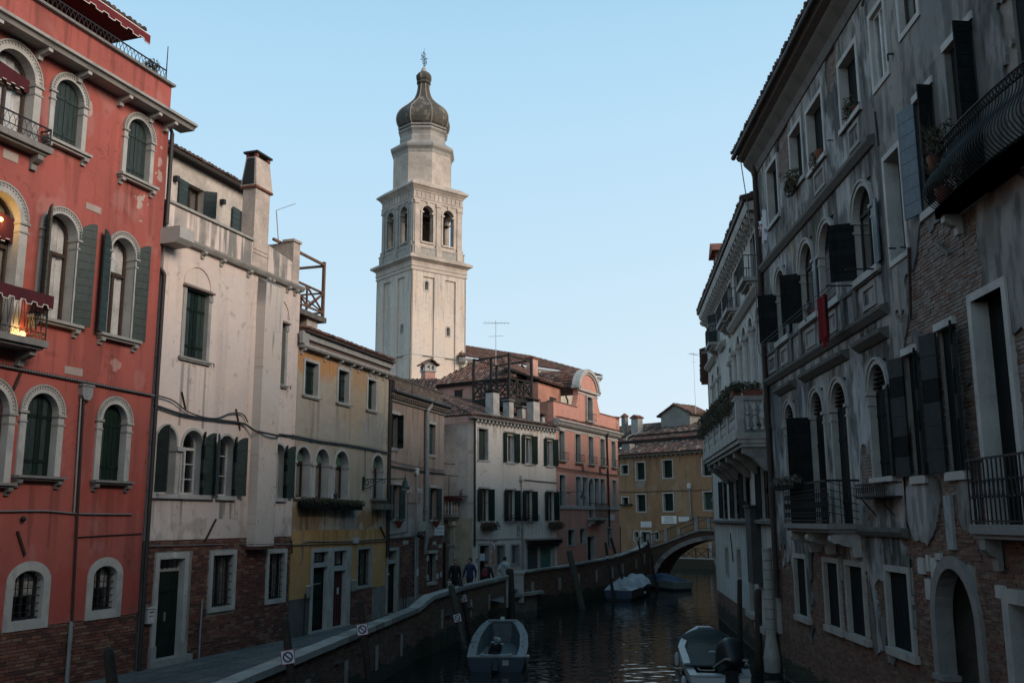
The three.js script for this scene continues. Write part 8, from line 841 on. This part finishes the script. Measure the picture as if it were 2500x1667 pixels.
function fender(g, x, y, z, m = mat(.34, .36, .38, { roughness: .5 })) { const f = mesh('fender', lathe([[0, -.38], [.05, -.37], [.085, -.3], [.085, -.02], [.05, .05], [.02, .08], [0, .08]], 10).translate(x, y - .2, z), m, g); mesh('fender_rope', rod([x, y - .1, z], [x * .96, y + .2, z], .008), m_cable, f); return f; }
{ // open grey boat
  const g = thing('open_boat', 'open grey motor boat with a square bow and tilted outboard beside the parapet', 'boat', [-.55, .0, -32.3], -.02); const gp = mat(.13, .155, .175, { tex: T_mottle, roughness: .5 }), gi = mat(.10, .125, .145, { tex: T_mottle, roughness: .7 }); const S = boatHull(g, [[0, .93, .44], [-2.4, 1.0, .5], [-4.4, .98, .62], [-6, .8, .8], [-6.9, .55, .92]], { gw: .27, floor: .1, m_h: mat(.018, .035, .06, { roughness: .5 }), m_low: mat(.012, .03, .06, { roughness: .5 }), m_in: gi, m_top: mat(.16, .19, .21, { tex: T_mottle, roughness: .55 }) });
  mesh('floor_board', bx(-.6, .6, .11, .14, -5.4, -.9), mat(.07, .085, .095, { tex: T_wood }), g); mesh('bow_fitting', bx(-.08, .08, .95, 1.05, -6.9, -6.7), m_whiteW, g); mesh('stern_seat', bx(-.62, -.1, .3, .36, -1.7, -1.0), gi, g); mesh('splash_well', [bx(-.45, .45, .44, .52, -.3, -.02), bx(-.5, -.42, .3, .52, -.5, -.02), bx(.42, .5, .3, .52, -.5, -.02)], mat(.22, .25, .27), g); outboard(g, -.05, -.35, .55, 1.15, -.9, mat(.015, .016, .018, { roughness: .35 })); mesh('fuel_can', bx(-.55, -.25, .14, .42, -1.6, -1.2), m_iron, g); for (const [s, z] of [[-1, -1.2], [1, -1.2], [-1, -2.6], [1, -2.6], [-1, -4.2], [1, -4.2]]) mesh('cleat', bar([s * .84, .66 + (z < -4 ? .06 : -.02), z - .1], [s * .84, .66 + (z < -4 ? .06 : -.02), z + .1], .03), m_iron, g); mesh('registration_plate', bx(.2, .4, .2, .36, .002, .012), m_stone, g); mesh('rope_fender', new THREE.SphereGeometry(.06, 8, 6).translate(1.02, .42, -.4), m_whiteW, g); mesh('mooring_rope', tube([[-.9, .62, -2.6], [-1.25, .5, -3.4], [-1.6, 1.1, -5.2]], .015, 16), m_cable, g); }
{ // boat under a pale tarpaulin
  const g = thing('tarp_boat', 'blue motor boat under a pale grey tarpaulin moored by the parapet', 'boat', [6.35, 0, -59.7], -.32); boatHull(g, [[0, .85, .6], [-3, 1.0, .65], [-5.6, .9, .78], [-7.6, .25, 1.0]], { gw: .14, floor: .15, m_h: mat(.02, .045, .085, { roughness: .4 }), m_low: mat(.01, .02, .03), m_in: m_dark, m_top: mat(.34, .38, .42, { roughness: .5 }) }); const rows = []; for (let i = 0; i <= 22; i++) { const t = i / 22, z = -.7 - 6.5 * t, b = (t < .75 ? .98 : .98 - (t - .75) * 2.6) + .04, r = []; for (let j = 0; j <= 16; j++) { const q = j / 16 * 2 - 1; r.push([q * b, .62 + .14 * t + (.62 * sstep(0, .12, t) * sstep(1.02, .75, t) + .12 * Math.sin(t * 9)) * (1 - q * q) * .85 + .05 * Math.sin(q * 7 + t * 14) + .05 * (fbm(q * 3 + 5, t * 9, 3, 7) - .5), z]); } rows.push(r); } mesh('tarpaulin', loft(rows), mat(.40, .43, .46, { roughness: .75, tex: T_mottle, s: 1.5 }), g); fender(g, 1.05, .75, -3.2, m_blackS); mesh('rope_fender', new THREE.SphereGeometry(.09, 8, 6).translate(1.1, .3, -2.7), m_whiteW, g); mesh('tie_rope', tube([[-.8, .6, -.3], [-1.5, 1, -1.2]], .015, 6), m_cable, g); }
{ const g = thing('tarp_boat', 'small boat under a dark blue cover moored beside the bridge abutment', 'boat', [11.6, 0, -67.6], .42); boatHull(g, [[0, .8, .55], [-2, .85, .58], [-4, .5, .7], [-5, .15, .8]], { gw: .12, floor: .15, m_h: mat(.16, .19, .18, { roughness: .4 }), m_low: mat(.01, .02, .03), m_in: m_dark, m_top: mat(.2, .24, .24) }); const rows = []; for (let i = 0; i <= 14; i++) { const t = i / 14, z = -.3 - 4.3 * t, b = t < .5 ? .82 : .82 - (t - .5) * 1.2, r = []; for (let j = 0; j <= 12; j++) { const q = j / 12 * 2 - 1; r.push([q * b, .6 + .1 * t + .42 * Math.sin(Math.PI * clamp(t * 1.05)) * (1 - q * q) + .03 * Math.sin(q * 6 + t * 10), z]); } rows.push(r); } mesh('tarpaulin', loft(rows), mat(.018, .036, .095, { roughness: .7, tex: T_mottle }), g); }
{ // boat under a dark green sheet
  const g = thing('covered_boat', 'white motor boat under a flat dark green sheet with a big black outboard', 'boat', [5.75, 0, -27.9], -.135); boatHull(g, [[0, .82, .5], [-2, .92, .54], [-5, .98, .66], [-7, .75, .8], [-8.2, .2, .98]], { gw: .2, floor: .18, m_h: mat(.42, .45, .47, { roughness: .35 }), m_low: mat(.03, .035, .04), m_in: mat(.2, .26, .27), m_top: mat(.36, .39, .42, { roughness: .4, tex: T_mottle }) }); const rows = []; for (let i = 0; i <= 24; i++) { const t = i / 24, z = -1.3 - 6.9 * t, fr = sstep(.62, .76, t), b = (t < .62 ? .72 : .74 + (.98 - .74) * fr) * (t > .8 ? 1 - (t - .8) * 3.9 : 1) + .02, r = []; for (let j = 0; j <= 14; j++) { const q = j / 14 * 2 - 1; r.push([q * b, .6 + .1 * t + (.07 + .34 * fr * sstep(1.05, .8, t)) * (1 - q * q) + .02 * Math.sin(q * 5 + t * 16) + .03 * (fbm(q * 3, t * 12, 3, 17) - .5), z]); } rows.push(r); } mesh('cover_sheet', loft(rows), mat(.012, .023, .026, { roughness: .8, tex: T_mottle, s: 1.5 }), g); mesh('cover_strap', [bx(-.93, .93, .6, .64, -1.55, -1.2)], mat(.025, .04, .045), g); for (const [x, z] of [[.25, -4.6], [.5, -4.5], [-.1, -3.4]]) mesh('fallen_leaf', bx(x, x + .2, .74, .755, z, z + .08), x < 0 ? m_whiteW : m_rust, g); outboard(g, .3, -.15, .62, 1.9, -.35, mat(.010, .011, .013, { roughness: .45 })); mesh('steering_post', rod([.02, .6, -1.1], [.02, 1.0, -1.15], .025), m_iron, g); mesh('stern_frame', [bar([-.55, .62, -.35], [-.15, .62, -.35], .025), bar([-.55, .62, -.35], [-.58, .62, -.75], .025), bar([-.15, .62, -.35], [-.12, .62, -.75], .025)], m_stone, g); fender(g, -1.04, .62, -5.0); fender(g, -.98, .5, -.9); mesh('painter_rope', tube([[-.8, .75, -6.8], [-1.2, .7, -6.2], [-1.15, .6, -5.4]], .02, 12), m_cable, g); }

// ============================================================ PEOPLE
function person(pos, rot, label, o) {
  const g = thing('person', label, 'person', pos, rot, 'people walking on the quay'); const { H = 1.74, col, arm = [.12, .1], stride = .16, turn = 0, lean = 0, coat = false, elbow = 0 } = o; const s = H / 1.74, B = [], FI = []; const add = (a, b, ra, rb, k) => B.push([...a.map(v => v * s), ...b.map(v => v * s), ra * s, rb * s, k]);
  const hz = lean; add([0, .95, 0], [0, 1.2, hz * .5], .15, .155, 1); add([-.07, 1.36, hz], [.07, 1.36, hz], .12, .12, 1); add([0, 1.2, hz * .5], [0, 1.36, hz], .15, .14, 1); add([-.12, 1.42, hz], [.12, 1.42, hz], .075, .075, 1); add([0, 1.44, hz], [0, 1.54, hz + .02], .055, .052, 0);
  if (coat) add([0, .95, 0], [0, .78, 0], .16, .19, 1); else add([-.05, .92, 0], [.05, .92, 0], .14, .14, 1);
  for (const sd of [-1, 1]) { const f = sd * stride, kn = [sd * .1, .5, f * .45 + .05], an = [sd * .1, .09, f - .02]; add([sd * .09, .9, 0], kn, .095, .066, 2); add(kn, an, .062, .045, 2); add(an, [sd * .115, .045, f + .13], .045, .04, 3); const el = [sd * (.225 + arm[0] * .4), 1.14, hz - f * .5 - elbow * .05], wr = [sd * (.225 + arm[1] * .4), .9 + elbow * .12, hz - f * .8 + .08 + elbow * .16]; add([sd * .185, 1.4, hz], el, .068, .054, 1); add(el, wr, .052, .04, 1); const hd = [wr[0], wr[1] - .07, wr[2] + .025]; add(wr, hd, .032, .034, 0); const fg = (a, b, r) => FI.push(rod(a.map(v => v * s), b.map(v => v * s), r, r * .8, 5)); for (let q = 0; q < 4; q++) { const a = [hd[0], hd[1] - .01, hd[2] - .03 + q * .02], b = [hd[0] - sd * .006, hd[1] - .05, a[2] + .006]; fg(a, b, .011); fg(b, [hd[0] - sd * .018, hd[1] - .085 + Math.abs(q - 1.5) * .008, a[2] + .012], .01); } fg([hd[0], hd[1] + .03, hd[2] + .03], [hd[0] - sd * .012, hd[1] - .015, hd[2] + .062], .012); }
  const ct = Math.cos(turn), st = Math.sin(turn), hd = (x, y, z) => [x * ct + z * st, y, hz + .02 + z * ct - x * st]; add(hd(0, 1.665, -.015), hd(0, 1.645, .02), .088, .085, 0); add(hd(0, 1.57, .035), hd(0, 1.6, .04), .055, .06, 0); add(hd(0, 1.635, .1), hd(0, 1.607, .122), .012, .016, 0); for (const sd of [-1, 1]) add(hd(sd * .085, 1.645, 0), hd(sd * .088, 1.62, -.005), .016, .013, 0);
  const N = 62, mc = new MarchingCubes(N, m_dark, false, false, 90000); mc.isolation = 0; const ex = .52, ey = .94, ez = .52, cy = .9, F = mc.field; const seg = (b, x, y, z) => { const dx = b[3] - b[0], dy = b[4] - b[1], dz = b[5] - b[2], l = dx * dx + dy * dy + dz * dz || 1e-9, t = clamp(((x - b[0]) * dx + (y - b[1]) * dy + (z - b[2]) * dz) / l); const X = x - b[0] - dx * t, Y = y - b[1] - dy * t, Z = z - b[2] - dz * t; return Math.sqrt(X * X + Y * Y + Z * Z) - (b[6] + (b[7] - b[6]) * t); };
  for (let k = 0; k < N; k++) for (let j = 0; j < N; j++) for (let i = 0; i < N; i++) { const x = (i - N / 2) / (N / 2) * ex, y = cy + (j - N / 2) / (N / 2) * ey, z = (k - N / 2) / (N / 2) * ez; let d = 1; for (const b of B) { const e = seg(b, x, y, z), kk = b[6] < .02 * s ? .006 : .03, h = clamp(.5 + .5 * (d - e) / kk); d = d + (e - d) * h - kk * h * (1 - h); } F[i + j * N + k * N * N] = -d; }
  mc.update(); const n = mc.count, P = mc.positionArray, NA = mc.normalArray, pos2 = new Float32Array(n * 3), nor = new Float32Array(n * 3), cl = new Float32Array(n * 3); for (let i = 0; i < n; i++) { const x = P[3 * i] * ex, y = cy + P[3 * i + 1] * ey, z = P[3 * i + 2] * ez; pos2.set([x, y, z], 3 * i); let nx = NA[3 * i] / ex, ny = NA[3 * i + 1] / ey, nz = NA[3 * i + 2] / ez; const L = Math.hypot(nx, ny, nz) || 1; nor.set([nx / L, ny / L, nz / L], 3 * i); let bd = 9, bk = 0; for (const b of B) { const e = seg(b, x, y, z); if (e < bd) { bd = e; bk = b[8]; } } const c = col[bk]; cl.set(c, 3 * i); }
  const ge = new THREE.BufferGeometry(); ge.setAttribute('position', new THREE.BufferAttribute(pos2, 3)); ge.computeVertexNormals(); ge.setAttribute('color', new THREE.BufferAttribute(cl, 3)); const nn = ge.attributes.normal; nn.array.set(nor); const fm = M(FI).clone(); fm.deleteAttribute('uv'); { const n3 = fm.attributes.position.count, a3 = new Float32Array(n3 * 3); for (let i = 0; i < n3; i++) a3.set(col[0], 3 * i); fm.setAttribute('color', new THREE.BufferAttribute(a3, 3)); } const body = mesh('body', mergeGeometries([ge, fm]), new THREE.MeshStandardMaterial({ vertexColors: true, roughness: .9 }), g, true);
  const hc = hd(0, 1.675, -.02).map(v => v * s); const hair = new THREE.SphereGeometry(.098 * s, 16, 12, 0, 6.2832, 0, o.hood ? 2.2 : 1.75).scale(1, 1.02, 1.1).rotateX(-.5).rotateY(turn); mesh('hair', hair.translate(...hc), mat(...col[4]), g); const eye = new THREE.SphereGeometry(.012 * s, 6, 5); mesh('eyes', [eye.clone().translate(...hd(-.034, 1.648, .088).map(v => v * s)), eye.clone().translate(...hd(.034, 1.648, .088).map(v => v * s))], m_dark, g); mesh('mouth', new THREE.BoxGeometry(.045 * s, .008, .012).rotateY(turn).translate(...hd(0, 1.577, .09).map(v => v * s)), mat(.18, .06, .05), g);
  if (o.collar) mesh('collar', new THREE.TorusGeometry(.085, .04, 8, 16).rotateX(Math.PI / 2).translate(0, 1.5 * s, hz), mat(...o.collar), g); if (o.pack) { const b = mesh('backpack', new THREE.SphereGeometry(.2, 14, 10).scale(.85, 1.15, .6).translate(0, 1.2 * s, hz - .24), mat(...o.pack, { roughness: .8 }), g); mesh('backpack_pocket', new THREE.SphereGeometry(.13, 12, 8).scale(1, .8, .5).translate(0, 1.1 * s, hz - .34), mat(...o.pack), b); } if (o.quilt) { const q = []; for (let i = 0; i < 9; i++) q.push(new THREE.TorusGeometry(.165, .018, 5, 20).scale(1.05, .95, 1).rotateX(Math.PI / 2).translate(0, (.98 + i * .052) * s, hz * .6)); mesh('quilted_jacket', q, mat(...col[1]), g); } if (o.bag) { const b = mesh('shoulder_bag', [new THREE.SphereGeometry(.16, 12, 8).scale(.5, 1, .9).translate(-.27, .95, -.05), tube([[-.25, 1.05, -.05], [-.1, 1.3, -.2], [.12, 1.45, -.06]], .015, 12)], mat(.06, .055, .05), g); } return g;
}
const SK = [.36, .2, .14];
person([-2.72, 1.19, -46.2], .15, 'person in a long black coat walking towards the parapet bend', { H: 1.78, coat: true, stride: .12, arm: [.05, .08], col: [SK, [.010, .010, .012], [.010, .010, .011], [.01, .01, .01], [.05, .045, .04]] });
person([-2.05, 1.19, -47.2], -.5, 'person in a blue hooded jacket walking beside the black coat', { H: 1.8, stride: .2, turn: -.5, hood: true, arm: [.06, .06], col: [SK, [.022, .03, .075], [.012, .014, .022], [.01, .01, .01], [.05, .035, .022]] });
person([-1.22, 1.19, -46.6], 2.75, 'person in dark clothes with a red backpack walking away', { H: 1.68, stride: .1, turn: -1.1, pack: [.11, .012, .02], col: [SK, [.014, .014, .016], [.012, .012, .014], [.01, .01, .01], [.012, .009, .008]] });
person([-.42, 1.19, -50.0], 2.6, 'person in a white quilted jacket with a shoulder bag by the landing', { H: 1.74, stride: .12, turn: .3, quilt: true, bag: true, elbow: .8, collar: [.5, .55, .58], col: [SK, [.42, .45, .46], [.012, .013, .018], [.01, .01, .01], [.008, .007, .007]] });

scene.traverse(o => { if (o.isMesh) { o.castShadow = true; o.receiveShadow = true; } });
renderer.render(scene, camera);
